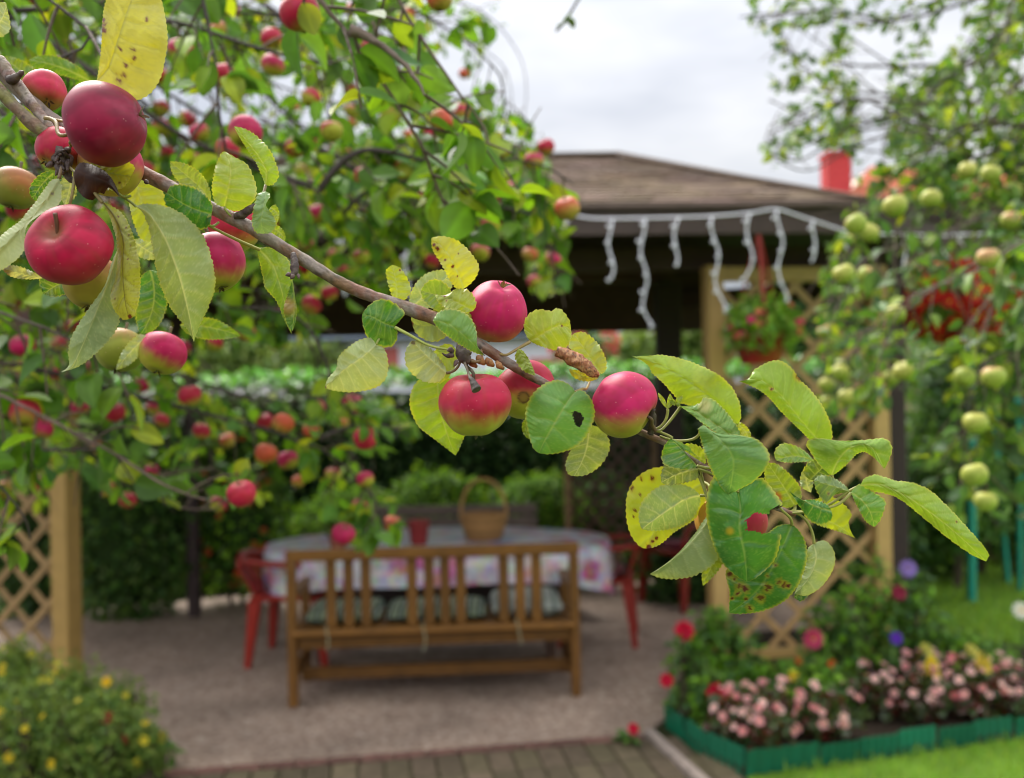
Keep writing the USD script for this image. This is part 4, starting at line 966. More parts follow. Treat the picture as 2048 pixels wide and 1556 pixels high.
# ------------------------------------------------------------------ apples
def apple_mesh(c, stem, R, squat=0.92, cols=None, blush=(0, -0.3, 1), amount=0.2, soft=0.5, seed=0, nt=72, na=96, lobe=0.04, lean=0.0, streak=0.08):
    """Apple flesh about c, its stalk end towards 'stem'. cols: (ripe side, shaded ripe, unripe side)."""
    stem = unit(stem)
    a = unit(np.cross(stem, (0.13, 0.31, 0.94) if abs(stem[2]) < 0.9 else (1, 0, 0))); b = np.cross(stem, a)
    t = np.linspace(0, np.pi, nt); p = np.arange(na) / na * 2 * np.pi
    T, Pp = np.meshgrid(t, p, indexing="ij")
    r = np.sin(T) * (1 + 0.06 * np.cos(T)) * (1 + lobe * np.cos(5 * Pp + seed) * np.clip((T - 1.2) / 2, 0, 1))
    r = r * (1 - 0.10 * np.exp(-(T / 0.5) ** 2))
    z = squat * (np.cos(T) - 0.34 * np.exp(-(T / 0.34) ** 2) + 0.16 * np.exp(-((np.pi - T) / 0.30) ** 2))
    q = np.stack([r * np.cos(Pp), r * np.sin(Pp), z], -1)
    q = q * (1 + 0.10 * (noise(q * 1.1, 1.0, seed, 2) - 0.5))[..., None]
    q[..., 0] += lean * q[..., 2] ** 2
    dw = q[..., :1] * a + q[..., 1:2] * b + q[..., 2:] * stem
    v = np.asarray(c) + R * dw
    v = v.reshape(-1, 3)
    i, j = np.meshgrid(np.arange(nt - 1), np.arange(na), indexing="ij")
    f = np.stack([i * na + j, (i + 1) * na + j, (i + 1) * na + (j + 1) % na, i * na + (j + 1) % na], -1).reshape(-1, 4)
    ripe, deep, raw = cols or ((0.50, 0.018, 0.085), (0.30, 0.010, 0.030), (0.36, 0.34, 0.035))
    dn = unit(dw)
    nz = noise(dn * [2.1, 2.1, 2.1], 1.0, seed + 5, 4) - 0.5
    st = noise(np.stack([np.cos(Pp) * 7, np.sin(Pp) * 7, T * 0.8], -1), 1.0, seed + 9, 3) - 0.5
    k = smoothstep(amount - soft, amount + soft, dn @ unit(blush) + nz * 0.5 + st * streak * 4)
    k2 = smoothstep(-0.5, 0.6, nz * 2.2 + st * 1.5)
    red = lerp(ripe, deep, (k2 * 0.7)[..., None])
    bl = smoothstep(0.5, 0.75, noise(dn * 3.1, 1.0, seed + 21, 4))
    red = lerp(red, np.asarray(ripe) * 0.75 + np.array((0.10, 0.05, 0.06)), (bl * 0.2)[..., None])
    red = lerp(red, np.asarray(ripe) * 0.8 + np.array((0.10, 0.06, 0.012)), (smoothstep(0.06, 0.2, st) * 0.14)[..., None])
    C = lerp(raw, red, k[..., None])
    cav = np.exp(-(T / 0.30) ** 2)[..., None]
    C = lerp(C, (0.22, 0.17, 0.05), cav * 0.55)
    return v, np.vstack([f[:, [0, 1, 2]], f[:, [0, 2, 3]]]), C.reshape(-1, 3)

def apple(px, py, D, rpx, stem, label, cols=None, blush=(0, -0.3, 1), amount=0.2, soft=0.5, seed=0, squat=0.92, stalk_to=None, stalk_col=(0.10, 0.075, 0.025), calyx=True, group=None, stalk_vec=None, scab=None, **k):
    c = at(px, py, D); R = rpx * D / FPX
    stem = unit(stem)
    t = thing("apple", c, label, "apple", group)
    v, f, C = apple_mesh(c, stem, R, squat, cols, blush, amount, soft, seed, **k)
    if scab:
        x, y, z = project(v); r = np.hypot(x - scab[0], y - scab[1]) + 3 * (noise(v * 700, 1.0, 3) - 0.5)
        near = (z < project(c)[2])
        C = lerp(C, (0.22, 0.13, 0.03), (smoothstep(scab[2], scab[2] * 0.85, r) * 0.75 * near)[:, None])
        C = lerp(C, (0.09, 0.04, 0.015), (np.exp(-((r - scab[2] * 0.8) / 2.2) ** 2) * 0.8 * near)[:, None])
    put(t, "flesh", (v, f), "apple_skin", C, smooth=True)
    s0 = c + stem * R * squat * 0.68
    if stalk_vec is not None:
        s0 = c + stem * R * squat * 0.60; s1 = s0 + np.asarray(stalk_vec); pts = spline([s0, lerp(s0, s1, 0.5) + [0.0003, 0, 0], s1], 10)
    elif stalk_to is None:
        s1 = s0 + stem * R * 0.55 + np.array([0.001, 0, 0.001]); pts = spline([s0, lerp(s0, s1, 0.5) + [0.0006, 0, 0], s1], 10)
    else:
        s1 = at(*stalk_to); pts = spline([s0, s0 + stem * np.linalg.norm(s1 - s0) * 0.35, lerp(s0, s1, 0.72) + [0, 0, 0.0006], s1], 16)
    put(t, "stalk", tube(pts, np.linspace(0.0011, 0.0014, len(pts)), 8), "stalk", stalk_col, smooth=True)
    if calyx:
        rng = np.random.default_rng(seed + 50)
        b = c - stem * R * squat * 0.83
        a1 = unit(np.cross(stem, (0.3, 0.5, 0.8))); a2 = np.cross(stem, a1)
        th = np.arange(5) / 5 * 2 * np.pi + seed
        d = np.cos(th)[:, None] * a1 + np.sin(th)[:, None] * a2 - stem * rng.uniform(0.5, 1.6, (5, 1))
        vv, ff, cc = leaves(b + d * 0.0008, d, np.tile(-stem, (5, 1)), R * rng.uniform(0.18, 0.30, 5), R * 0.05, 0.4, rng.uniform(-0.8, 1.0, 5), np.array((0.09, 0.055, 0.03)) * rng.uniform(0.5, 1.4, (5, 1)), 6, 3)
        put(t, "calyx", (vv, ff), "leaf_dull", cc, smooth=True)
    return t, c, R

DEEP = ((0.24, 0.003, 0.034), (0.10, 0.002, 0.014), (0.22, 0.05, 0.015))
PINK = ((0.45, 0.008, 0.085), (0.32, 0.006, 0.036), (0.36, 0.33, 0.03))
ROSE = ((0.42, 0.012, 0.048), (0.33, 0.010, 0.018), (0.38, 0.37, 0.04))
YELO = ((0.42, 0.12, 0.03), (0.36, 0.14, 0.03), (0.36, 0.27, 0.04))
HZ = 0.66
apple(210, 248, 0.60, 84, (-0.93, -0.08, -0.24), "largest deep red apple just below the spotted yellow leaf", DEEP, (0.2, -0.4, 1), -0.75, 0.6, 1, 0.95, (90, 236, 0.612), (0.20, 0.13, 0.03), lean=0.05)
apple(140, 491, 0.60, 82, (-0.13, -0.90, 0.36), "glossy red apple with its short stalk pointing up at the left", ((0.44, 0.004, 0.045), (0.22, 0.003, 0.02), (0.25, 0.05, 0.02)), (0, -0.2, 1), -0.85, 0.6, 2, 0.88, stalk_vec=(0.0006, -0.004, 0.0125), stalk_col=(0.10, 0.04, 0.018))
apple(88, 182, 0.665, 42, (-0.4, 0.4, 0.6), "red and green apple half hidden behind the twigs at the upper left", ((0.50, 0.02, 0.07), (0.36, 0.02, 0.03), (0.22, 0.15, 0.03)), (0.5, -0.2, 1), -0.05, 0.5, 3)
apple(222, 332, 0.645, 62, (-0.5, 0.5, 0.5), "pink and green apple peeping out below the largest red apple", PINK, (0.3, -0.2, 1), 0.05, 0.45, 4)
apple(188, 566, 0.655, 60, (0.1, 0.3, 0.9), "yellow apple hidden behind the red apple with the upright stalk", YELO, (0.3, -0.2, 1), 0.6, 0.5, 5)
apple(118, 300, 0.64, 46, (0.3, 0.5, 0.6), "red apple behind the dark spur at the left", ROSE, (0, -0.2, 1), -0.5, 0.5, 6)
apple(428, 525, 0.675, 62, (-0.3, 0.2, 0.9), "pink apple half covered by the big drooping leaf", PINK, (0.2, -0.3, 1), -0.15, 0.4, 7, 0.98)
apple(468, 452, 0.76, 56, (0.1, 0.3, 0.9), "red apple out of focus behind the main branch", ROSE, (0, -0.2, 1), -0.5, 0.5, 8)
apple(30, 376, 0.80, 46, (0.1, 0.2, 0.9), "greenish brown apple at the left edge beside the round leaf", ((0.30, 0.10, 0.03), (0.3, 0.14, 0.03), (0.20, 0.20, 0.03)), (0.6, -0.2, 0.5), 0.4, 0.4, 9)
apple(325, 706, 0.80, 47, (0.15, 0.35, 0.85), "red and green apple with open calyx below the drooping leaf", PINK, (0.6, 0.0, 0.8), -0.15, 0.35, 10)
apple(240, 700, 0.82, 48, (0.1, 0.3, 0.9), "green apple left of the red and green one below the leaf", ((0.40, 0.12, 0.05), (0.36, 0.16, 0.04), (0.22, 0.24, 0.03)), (0.1, -0.2, 1), 0.85, 0.4, 11)
apple(992, 622, 0.675, 63, (-0.25, 0.55, -0.75), "bright magenta apple resting on top of the branch", PINK, (0.2, -0.35, 1), -0.72, 0.5, 12, 1.0)
apple(950, 808, 0.64, 73, (-0.04, -0.22, 0.95), "red apple with green base hanging centrally by a dark stalk", ROSE, (0.05, -0.25, 1), -0.22, 0.34, 13, 0.90, lobe=0.09, stalk_to=(928, 722, 0.648), stalk_col=(0.07, 0.05, 0.025))
apple(1050, 780, 0.69, 62, (-0.5, 0.2, 0.75), "red apple with a round brown scab behind the central one", ROSE, (0.1, -0.15, 1), -0.05, 0.38, 14, 0.95, scab=(1047, 795, 13))
apple(1247, 808, 0.645, 69, (0.72, -0.18, -0.42), "rosy apple at the right of the branch with calyx turned left", PINK, (-0.05, -0.25, 1), -0.30, 0.36, 15, 0.96, stalk_to=(1312, 862, 0.65), stalk_col=(0.11, 0.06, 0.03), calyx=False, lean=-0.08)
apple(1461, 1042, 0.70, 71, (-0.1, 0.1, 0.95), "red apple hidden behind the leaves and showing through the hole", ((0.46, 0.012, 0.06), (0.34, 0.012, 0.03), (0.44, 0.22, 0.03)), (1, -0.1, 0.2), -0.15, 0.4, 16)

# ------------------------------------------------------------------ the branch in focus
hero = thing("apple_branch", at(610, 520, 0.66), "fruiting apple branch in sharp focus reaching diagonally across the picture", "branch")
def limb(parent, name, pts, r, m="bark", n=90, sides=14, col=(0.10, 0.06, 0.045), col2=(0.17, 0.15, 0.12), rough=0.12, seed=0, moss=None, label=None):
    """pts: (px, py, D) points; r: radii in metres along it."""
    P = spline(np.array([at(*p) for p in pts]), n)
    rr = np.interp(np.linspace(0, 1, n), np.linspace(0, 1, len(r)), r)
    v, f = tube(P, rr, sides)
    k = noise(v / max(r) * 0.8, 1.0, seed, 3)[:, None]
    ctr = np.vstack([np.repeat(P, sides, 0), P[:1], P[-1:]])
    v = ctr + (v - ctr) * (1 + rough * (k - 0.5) * 2)
    g = noise(v / max(r) * [0.5, 0.5, 0.5], 1.0, seed + 3, 4)[:, None]
    c = lerp(col, col2, smoothstep(0.42, 0.62, g))
    g2 = noise(v / max(r) * 1.6, 1.0, seed + 7, 3)[:, None]
    c = lerp(c, np.array((0.035, 0.022, 0.018)), smoothstep(0.62, 0.72, g2) * 0.8)
    if moss is not None:
        c = lerp(c, (0.16, 0.15, 0.035), smoothstep(0.48, 0.6, noise(v / max(r) * 0.35, 1.0, seed + 11, 3)[:, None]) * moss)
    return put(parent, name, (v, f), m, c, smooth=True, label=label)
main = [(-70, 60, 0.66), (10, 150, 0.655), (95, 232, 0.655), (190, 292, 0.66), (285, 345, 0.66), (400, 405, 0.66), (500, 455, 0.658), (610, 522, 0.658), (700, 575, 0.66), (800, 612, 0.66), (870, 637, 0.66), (960, 690, 0.66), (1040, 740, 0.662), (1100, 772, 0.664), (1200, 830, 0.668), (1290, 868, 0.665), (1335, 888, 0.665), (1400, 930, 0.67), (1500, 992, 0.672), (1560, 1018, 0.67), (1592, 1030, 0.668)]
limb(hero, "main_stem", main, np.array([16, 15, 14, 14, 14, 14, 13.5, 13, 12.5, 12, 12.5, 14, 12.5, 10.5, 8.5, 8, 7, 6.5, 7, 9, 4]) * 0.66 / FPX, n=240, col=(0.17, 0.075, 0.042), col2=(0.23, 0.18, 0.155), seed=1, moss=0.2, rough=0.16)
limb(hero, "side_stem", [(-60, 110, 0.63), (0, 182, 0.63), (55, 238, 0.632), (100, 272, 0.635), (128, 308, 0.64)], np.array([13, 12, 12.5, 14, 15]) * 0.63 / FPX, n=70, col=(0.15, 0.085, 0.05), col2=(0.19, 0.15, 0.09), seed=2, moss=0.9, rough=0.22)
limb(hero, "side_stem", [(0, 120, 0.645), (30, 165, 0.64), (62, 205, 0.638), (95, 250, 0.636), (122, 300, 0.638)], np.array([12, 13, 11, 10, 10]) * 0.63 / FPX, n=70, col=(0.17, 0.09, 0.065), col2=(0.30, 0.24, 0.22), seed=5, moss=0.3, rough=0.15)
for k, (pts, r) in enumerate([
    ([(118, 296, 0.632), (127, 318, 0.63), (134, 350, 0.63), (150, 362, 0.628)], [12, 16, 9, 5]),
    ([(470, 432, 0.655), (487, 427, 0.653), (502, 416, 0.65), (512, 408, 0.65)], [8, 9, 8, 4]),
    ([(586, 508, 0.652), (589, 525, 0.648), (588, 545, 0.645), (580, 552, 0.643)], [5, 8, 9, 3]),
    ([(930, 688, 0.652), (926, 700, 0.646), (930, 716, 0.644), (940, 722, 0.644)], [12, 15, 14, 7]),
    ([(1300, 868, 0.655), (1306, 845, 0.652), (1304, 825, 0.648), (1308, 818, 0.646)], [7, 7, 8, 5]),
    ([(20, 160, 0.636), (36, 152, 0.632), (44, 146, 0.63)], [10, 8, 4]),
    ([(1545, 1010, 0.668), (1556, 1006, 0.66), (1552, 1000, 0.655)], [9, 9, 5]),
    ([(905, 700, 0.645), (898, 712, 0.642), (884, 706, 0.64)], [4, 5, 1]),
]):
    limb(hero, "spur", pts, np.array(r) * 0.65 / FPX, n=26, sides=10, col=(0.05, 0.03, 0.025), col2=(0.10, 0.07, 0.055), rough=0.45, seed=20 + k)
srng = np.random.default_rng(77)
for k in range(12):
    x0, y0 = srng.uniform(108, 142), srng.uniform(292, 345); a_ = srng.uniform(0, 6.28); l_ = srng.uniform(10, 24)
    limb(hero, "spur", [(x0, y0, 0.628), (x0 + l_ * .5 * math.cos(a_), y0 + l_ * .5 * math.sin(a_) + 2, 0.624), (x0 + l_ * math.cos(a_), y0 + l_ * math.sin(a_) + 6, 0.622)], np.array([6, 5, 2]) * 0.63 / FPX, n=12, sides=7, col=(0.04, 0.022, 0.018), col2=(0.10, 0.06, 0.045), rough=0.4, seed=80 + k)
def bud(px, py, D, dx, dy, r):
    a, b = at(px, py, D), at(px + dx, py + dy, D - 0.002)
    v, f = tube(np.array([lerp(a, b, q) for q in np.linspace(0, 1, 8)]), np.array([.5, .85, 1, .95, .8, .55, .28, .04]) * r * D / FPX, 8)
    put(hero, "bud", (v, f), "bark", np.array((0.10, 0.06, 0.05)), smooth=True)
for b in [(582, 548, 0.643, -12, 3, 5), (588, 550, 0.642, -8, 9, 5), (596, 548, 0.643, 2, 10, 4), (905, 698, 0.642, -12, 4, 6), (908, 712, 0.642, -14, -4, 5), (915, 720, 0.64, -8, 14, 5), (40, 148, 0.63, 8, -6, 6), (290, 362, 0.645, 8, 5, 5), (108, 325, 0.63, -18, 10, 7), (120, 338, 0.628, -10, 14, 6)]:
    bud(*b)
def petiole(*pts, r=2.2, col=(0.22, 0.25, 0.05), name="petiole", parent=hero):
    P = spline(np.array([at(*p) for p in pts]), 14)
    return put(parent, name, tube(P, np.linspace(1.25, 0.9, 14) * r * pts[0][2] / FPX, 7), "stalk", col, smooth=True)

# ------------------------------------------------------------------ leaves in focus, each from its midrib and two margins
def big_leaf(mid, L, R, D=HZ, bow=0.0, base=0.0, tip=0.0, fl=0.0, fr=0.0, col=(0.15, 0.24, 0.025), edge=(0.42, 0.42, 0.06), under=False, spots=(), holes=(), vein=0.7, veincol=(0.36, 0.43, 0.12), teeth=1.0, nveins=6, seed=0, label=None, yellow=0.25, m="leaf", quilt=1.0, parent=None, patch=None, curl=0.0, name="leaf", browntip=0.0, nu=100, nv=18):
    """mid, L, R in picture pixels; bow/base/tip/fl/fr: how far (cm) middle, base, tip and margins lie behind D."""
    mid = np.asarray(mid, float); u = np.linspace(0, 1, nu)
    def curve(pts, closed):
        p = np.asarray(pts, float)
        if closed:
            p = np.vstack([mid[0], p, mid[-1]])
        return spline(p, nu)
    M, EL, ER = curve(mid, False), curve(L, True), curve(R, True)
    length = np.sum(np.linalg.norm(np.diff(M, axis=0), axis=1))
    nt = max(8, int(length / 7.0)); rng = np.random.default_rng(seed + 900); nveins = nveins + int(rng.integers(-1, 2))
    saw = ((u * nt + 0.3 * noise(np.stack([u * 9, u * 0, u * 0], -1), 1.0, seed)) % 1.0)
    dm = base * (1 - u) ** 2 + tip * u ** 2 + bow * 4 * u * (1 - u)
    V = np.linspace(0, 1, nv)
    grid = np.zeros((nu, 2 * nv - 1, 3)); W = np.zeros((nu, 2 * nv - 1)); S = np.zeros((nu, 2 * nv - 1)); VV = np.zeros((nu, 2 * nv - 1))
    for side, (E, fd) in enumerate(((EL, fl), (ER, fr))):
        d = E - M; w = np.linalg.norm(d, axis=1, keepdims=True); o = d / np.maximum(w, 1e-6)
        E2 = E + o * (teeth * 3.0 * saw[:, None] * np.minimum(1, w / 12))
        belly = np.sin(np.pi * u) ** 0.6
        wav = 0.20 * np.sin(u * 13 + seed + side * 2) + 0.11 * np.sin(u * 23 + seed * 2.3)
        for k, v in enumerate(V):
            j = nv - 1 - k if side == 0 else nv - 1 + k
            q = M + (E2 - M) * v
            dd = dm + fd * belly * v ** 1.5 + wav * v ** 2 * belly + curl * v ** 3 * belly
            grid[:, j, :2] = q; grid[:, j, 2] = dd
            W[:, j] = w[:, 0] * v; VV[:, j] = v
            S[:, j] = u - 0.20 * v * (0.35 + 0.65 * (1 - u)) + (0.25 / nveins) * side
    ph = S * nveins + 0.45 * noise(np.stack([grid[..., 0] * 0.022, grid[..., 1] * 0.022, 0 * S], -1), 1.0, seed)
    dist = np.abs((ph % 1.0) - 0.5) / nveins * length
    side_v = np.exp(-(dist / 1.1) ** 2) * smoothstep(0.02, 0.12, S) * smoothstep(1.02, 0.85, VV) * (W > 1.0) * 0.75
    mid_v = np.exp(-(W / np.maximum(1.9 * (1.15 - u[:, None]), 0.6)) ** 2)
    vm = np.clip(np.maximum(side_v * (1 - 0.5 * VV), mid_v), 0, 1)
    ret = np.abs(noise(np.stack([grid[..., 0] * 0.16, grid[..., 1] * 0.16, 0 * S], -1), 1.0, seed + 3, 2) - 0.5)
    vm2 = np.maximum(vm, 0.38 * np.exp(-(ret / 0.025) ** 2))
    relief = np.exp(-(dist / 5.0) ** 2) * smoothstep(0.05, 0.2, S) * smoothstep(1.0, 0.7, VV) + 1.1 * np.exp(-(W / 4.0) ** 2)
    bump = noise(np.stack([grid[..., 0] * 0.028, grid[..., 1] * 0.028, 0 * S], -1), 1.0, seed + 8, 2) - 0.5
    sg = -1.0 if under else 1.0
    depth = D + grid[..., 2] * 0.01 + sg * quilt * (0.0005 * relief - 0.0028 * bump * np.minimum(1, W / 15))
    C = np.broadcast_to(np.asarray(col, float), grid.shape).copy()
    big = noise(np.stack([grid[..., 0] * 0.018, grid[..., 1] * 0.018, 0 * S], -1), 1.0, seed + 2, 4)
    C = C * (0.82 + 0.36 * big[..., None])
    yk = smoothstep(0.50, 0.68, noise(np.stack([grid[..., 0] * 0.022, grid[..., 1] * 0.022, 0 * S + 3], -1), 1.0, seed + 6, 3))
    C = lerp(C, np.array((0.36, 0.36, 0.03)), (yk * yellow)[..., None])
    C = lerp(C, np.asarray(veincol), (vm2 * vein)[..., None])
    C = lerp(C, np.asarray(edge), (smoothstep(0.90, 1.0, VV) * 0.85)[..., None])
    if patch is not None:
        px, py, pr, pc = patch
        C = lerp(C, pc, smoothstep(pr, pr * 0.3, np.hypot(grid[..., 0] - px, grid[..., 1] - py) + 8 * bump)[..., None])
    nb = noise(np.stack([grid[..., 0] * 0.25, grid[..., 1] * 0.25, 0 * S], -1), 1.0, seed + 4, 2) - 0.5
    for sx, sy, sr in spots:
        r = np.hypot(grid[..., 0] - sx, grid[..., 1] - sy) + nb * sr * 1.9 + (noise(np.stack([grid[..., 0] * 0.6, grid[..., 1] * 0.6, 0 * S], -1), 1.0, seed + 14, 2) - 0.5) * sr * 0.8
        C = lerp(C, (0.34, 0.30, 0.03), (smoothstep(sr * 2.4, sr * 1.0, r) * 0.65)[..., None])
        C = lerp(C, (0.10, 0.022, 0.012), smoothstep(sr * 1.08, sr * 0.6, r)[..., None])
    if browntip:
        C = lerp(C, (0.13, 0.06, 0.03), smoothstep(1 - browntip, 1 - browntip * 0.5, u[:, None] + nb * 0.05)[..., None])
    P = at(grid[..., 0], grid[..., 1], depth)
    n2 = 2 * nv - 1
    i, j = np.meshgrid(np.arange(nu - 1), np.arange(n2 - 1), indexing="ij")
    q = np.stack([i * n2 + j, (i + 1) * n2 + j, (i + 1) * n2 + j + 1, i * n2 + j + 1], -1).reshape(-1, 4)
    xy = grid[..., :2].reshape(-1, 2)
    for h in holes:
        hp = Polygon(h)
        cc = xy[q].mean(1)
        q = q[~shapely.contains_xy(hp, cc[:, 0], cc[:, 1])]
    f = np.vstack([q[:, [0, 1, 2]], q[:, [0, 2, 3]]])
    v = P.reshape(-1, 3)
    nr = np.cross(v[f[:, 1]] - v[f[:, 0]], v[f[:, 2]] - v[f[:, 0]])
    facing = np.sum(nr @ FWD)
    if (facing > 0) != bool(under):
        f = f[:, ::-1]
    return put(parent or hero, name, (v, f), m, C.reshape(-1, 3), smooth=True, label=label)

YEL = (0.42, 0.40, 0.035); LIM = (0.22, 0.31, 0.025); GRN = (0.10, 0.21, 0.03); DGR = (0.045, 0.14, 0.02); MID = (0.14, 0.25, 0.04); PAL = (0.30, 0.36, 0.16); BRN = (0.16, 0.06, 0.02)
kU = dict(under=True, veincol=(0.60, 0.62, 0.36), vein=0.85)
# upper left
big_leaf([(193, 163), (222, 125), (236, 80), (258, 15), (285, -55)], [(200, 130), (204, 85), (207, 30), (225, -25)], [(225, 205), (262, 204), (305, 180), (328, 125), (334, 70), (324, 10), (305, -40)], 0.615, bow=-0.6, tip=1.0, fl=0.3, fr=-0.5, col=YEL, yellow=0.1, spots=[(294, 38, 4), (239, 95, 2.5), (242, 100, 2.5), (266, 100, 4), (268, 115, 4), (264, 127, 3), (251, 130, 4), (246, 150, 5.5), (234, 148, 3), (234, 158, 3), (241, 163, 4), (250, 153, 4), (208, 50, 7), (208, 62, 6), (207, 40, 5)], seed=1, veincol=(0.27, 0.27, 0.05), label="yellow leaf with brown spots", nveins=7)
big_leaf([(183, 165), (130, 138), (58, 120)], [(160, 138), (120, 116), (88, 111)], [(150, 157), (100, 142), (72, 138)], 0.86, bow=-0.5, fr=1, col=(0.10, 0.20, 0.02), seed=2)
big_leaf([(70, 158), (40, 140), (10, 112)], [(62, 135), (38, 120)], [(45, 158), (20, 140)], 0.84, col=(0.09, 0.18, 0.02), seed=3)
big_leaf([(-20, 60), (5, 35), (12, 5)], [(-18, 40), (-8, 10)], [(5, 72), (20, 55), (16, 25)], 0.70, col=PAL, seed=4, **kU)
big_leaf([(107, 347), (90, 362), (66, 398)], [(98, 343), (78, 352), (62, 372), (60, 385)], [(108, 372), (98, 393), (82, 402)], 0.655, fl=-0.3, fr=0.5, col=DGR, seed=5, yellow=0.05)
big_leaf([(118, 357), (95, 395), (55, 445), (5, 495), (-35, 550)], [(100, 365), (75, 400), (45, 438), (5, 470), (-30, 520)], [(122, 385), (118, 405), (75, 432), (55, 450), (48, 478), (50, 492), (38, 512), (0, 540)], 0.618, bow=-0.3, fl=0.8, fr=-0.6, col=(0.34, 0.38, 0.15), seed=6, veincol=(0.5, 0.5, 0.25), under=True, spots=[(104, 387, 3)])
big_leaf([(146, 345), (140, 375), (130, 410)], [(150, 360), (152, 385)], [(132, 352), (120, 372), (122, 395)], 0.65, col=PAL, seed=7, **kU)
big_leaf([(165, 330), (215, 345), (262, 352)], [(195, 318), (240, 318), (266, 332)], [(185, 350), (205, 372), (235, 378), (252, 368)], 0.628, bow=-0.4, fr=-0.6, col=YEL, seed=8, yellow=0.1, spots=[(238, 366, 3), (210, 342, 3)])
big_leaf([(150, 338), (175, 350), (205, 360), (240, 395)], [(165, 325), (190, 332), (212, 345), (228, 365)], [(150, 365), (165, 392), (185, 400), (200, 385), (208, 388), (210, 375)], 0.612, bow=-0.6, fl=0.8, fr=0.8, col=(0.045, 0.018, 0.013), edge=(0.03, 0.01, 0.01), veincol=(0.07, 0.03, 0.02), seed=9, yellow=0, teeth=0.2, quilt=0.4, label="withered dark brown leaf", m="leaf_dull")
big_leaf([(205, 405), (232, 440), (247, 490), (245, 540), (250, 600), (258, 638)], [(222, 412), (245, 430), (265, 470), (277, 520), (279, 580), (268, 630)], [(228, 455), (236, 500), (233, 550), (222, 590), (228, 615), (245, 637)], 0.61, bow=-0.4, fl=0.7, fr=0.9, col=(0.34, 0.34, 0.05), seed=10, veincol=(0.05, 0.03, 0.01), vein=0.7, nveins=4, spots=[(237, 433, 2), (252, 456, 2), (257, 470, 2.5), (262, 492, 2), (256, 517, 2), (221, 580, 2.5), (230, 598, 2), (260, 633, 4)], label="narrow yellowed leaf with dark veins")
big_leaf([(272, 352), (285, 410), (322, 482)], [(255, 375), (262, 420), (278, 470)], [(300, 362), (325, 385), (335, 420), (332, 460)], 0.73, col=(0.30, 0.36, 0.03), seed=11, yellow=0.5)
big_leaf([(265, 480), (290, 498), (318, 515)], [(285, 478), (308, 486)], [(270, 505), (295, 518)], 0.74, col=PAL, seed=12, **kU)
big_leaf([(236, 498), (212, 575), (182, 650), (148, 728), (122, 744)], [(226, 520), (208, 575), (172, 628), (146, 672), (138, 702), (139, 728)], [(250, 512), (240, 545), (224, 582), (229, 615), (238, 636), (214, 682), (188, 708), (160, 730)], 0.628, bow=-0.5, tip=0.4, fl=0.5, fr=-0.3, col=(0.24, 0.32, 0.13), seed=13, label="pale underside of a long drooping leaf", teeth=1.3, nveins=7, yellow=0.05, **kU)
big_leaf([(300, 540), (308, 600), (282, 668)], [(322, 552), (334, 600), (316, 650)], [(280, 560), (272, 610), (274, 645)], 0.76, col=(0.06, 0.18, 0.03), fl=0.4, seed=14)
big_leaf([(270, 412), (305, 436), (340, 500), (365, 575), (380, 640), (388, 684)], [(322, 412), (375, 438), (408, 480), (424, 530), (428, 575), (412, 622), (396, 655)], [(288, 428), (302, 465), (309, 510), (320, 560), (345, 618), (374, 655)], 0.630, bow=-0.7, tip=0.6, fl=0.6, fr=0.9, col=(0.26, 0.34, 0.10), seed=15, label="large drooping leaf showing its veined underside", teeth=1.5, nveins=7, yellow=0.12, **kU)
big_leaf([(88, 556), (45, 548), (2, 536)], [(50, 538), (20, 531)], [(60, 558), (25, 553)], 0.63, col=(0.42, 0.42, 0.24), seed=16, browntip=0.35, **kU)
big_leaf([(143, 560), (115, 570), (88, 588)], [(110, 548), (84, 552), (82, 575)], [(140, 580), (112, 592)], 0.66, col=DGR, seed=17)
big_leaf([(360, 650), (420, 655), (482, 672)], [(385, 638), (430, 640), (460, 655)], [(380, 668), (420, 678), (455, 676)], 0.82, col=(0.13, 0.24, 0.02), seed=18)
big_leaf([(294, 672), (265, 700), (232, 740)], [(275, 672), (245, 705)], [(290, 695), (258, 728)], 0.79, col=PAL, seed=19, **kU)
big_leaf([(100, 430), (70, 450), (20, 470)], [(80, 425), (40, 440)], [(75, 470), (40, 482)], 0.80, col=(0.10, 0.19, 0.02), seed=20)
petiole((262, 392, 0.63), (245, 393, 0.63), (207, 362, 0.63), (160, 330, 0.632)) ; petiole((272, 413, 0.632), (255, 400, 0.632), (240, 392, 0.632))
petiole((205, 405, 0.61), (180, 375, 0.612), (150, 345, 0.62), (135, 330, 0.628), r=3, col=(0.20, 0.16, 0.05)); petiole((150, 345, 0.625), (146, 380, 0.62), (138, 415, 0.62), r=3, col=(0.25, 0.20, 0.07)); petiole((118, 357, 0.62), (122, 340, 0.622), (128, 320, 0.63), r=3, col=(0.20, 0.13, 0.06))
petiole((165, 262, 0.612), (140, 285, 0.62), (142, 292, 0.625), (128, 300, 0.63), r=3, col=(0.20, 0.19, 0.05)); petiole((90, 236, 0.613), (112, 240, 0.615), (130, 243, 0.61), r=3, col=(0.24, 0.13, 0.03))
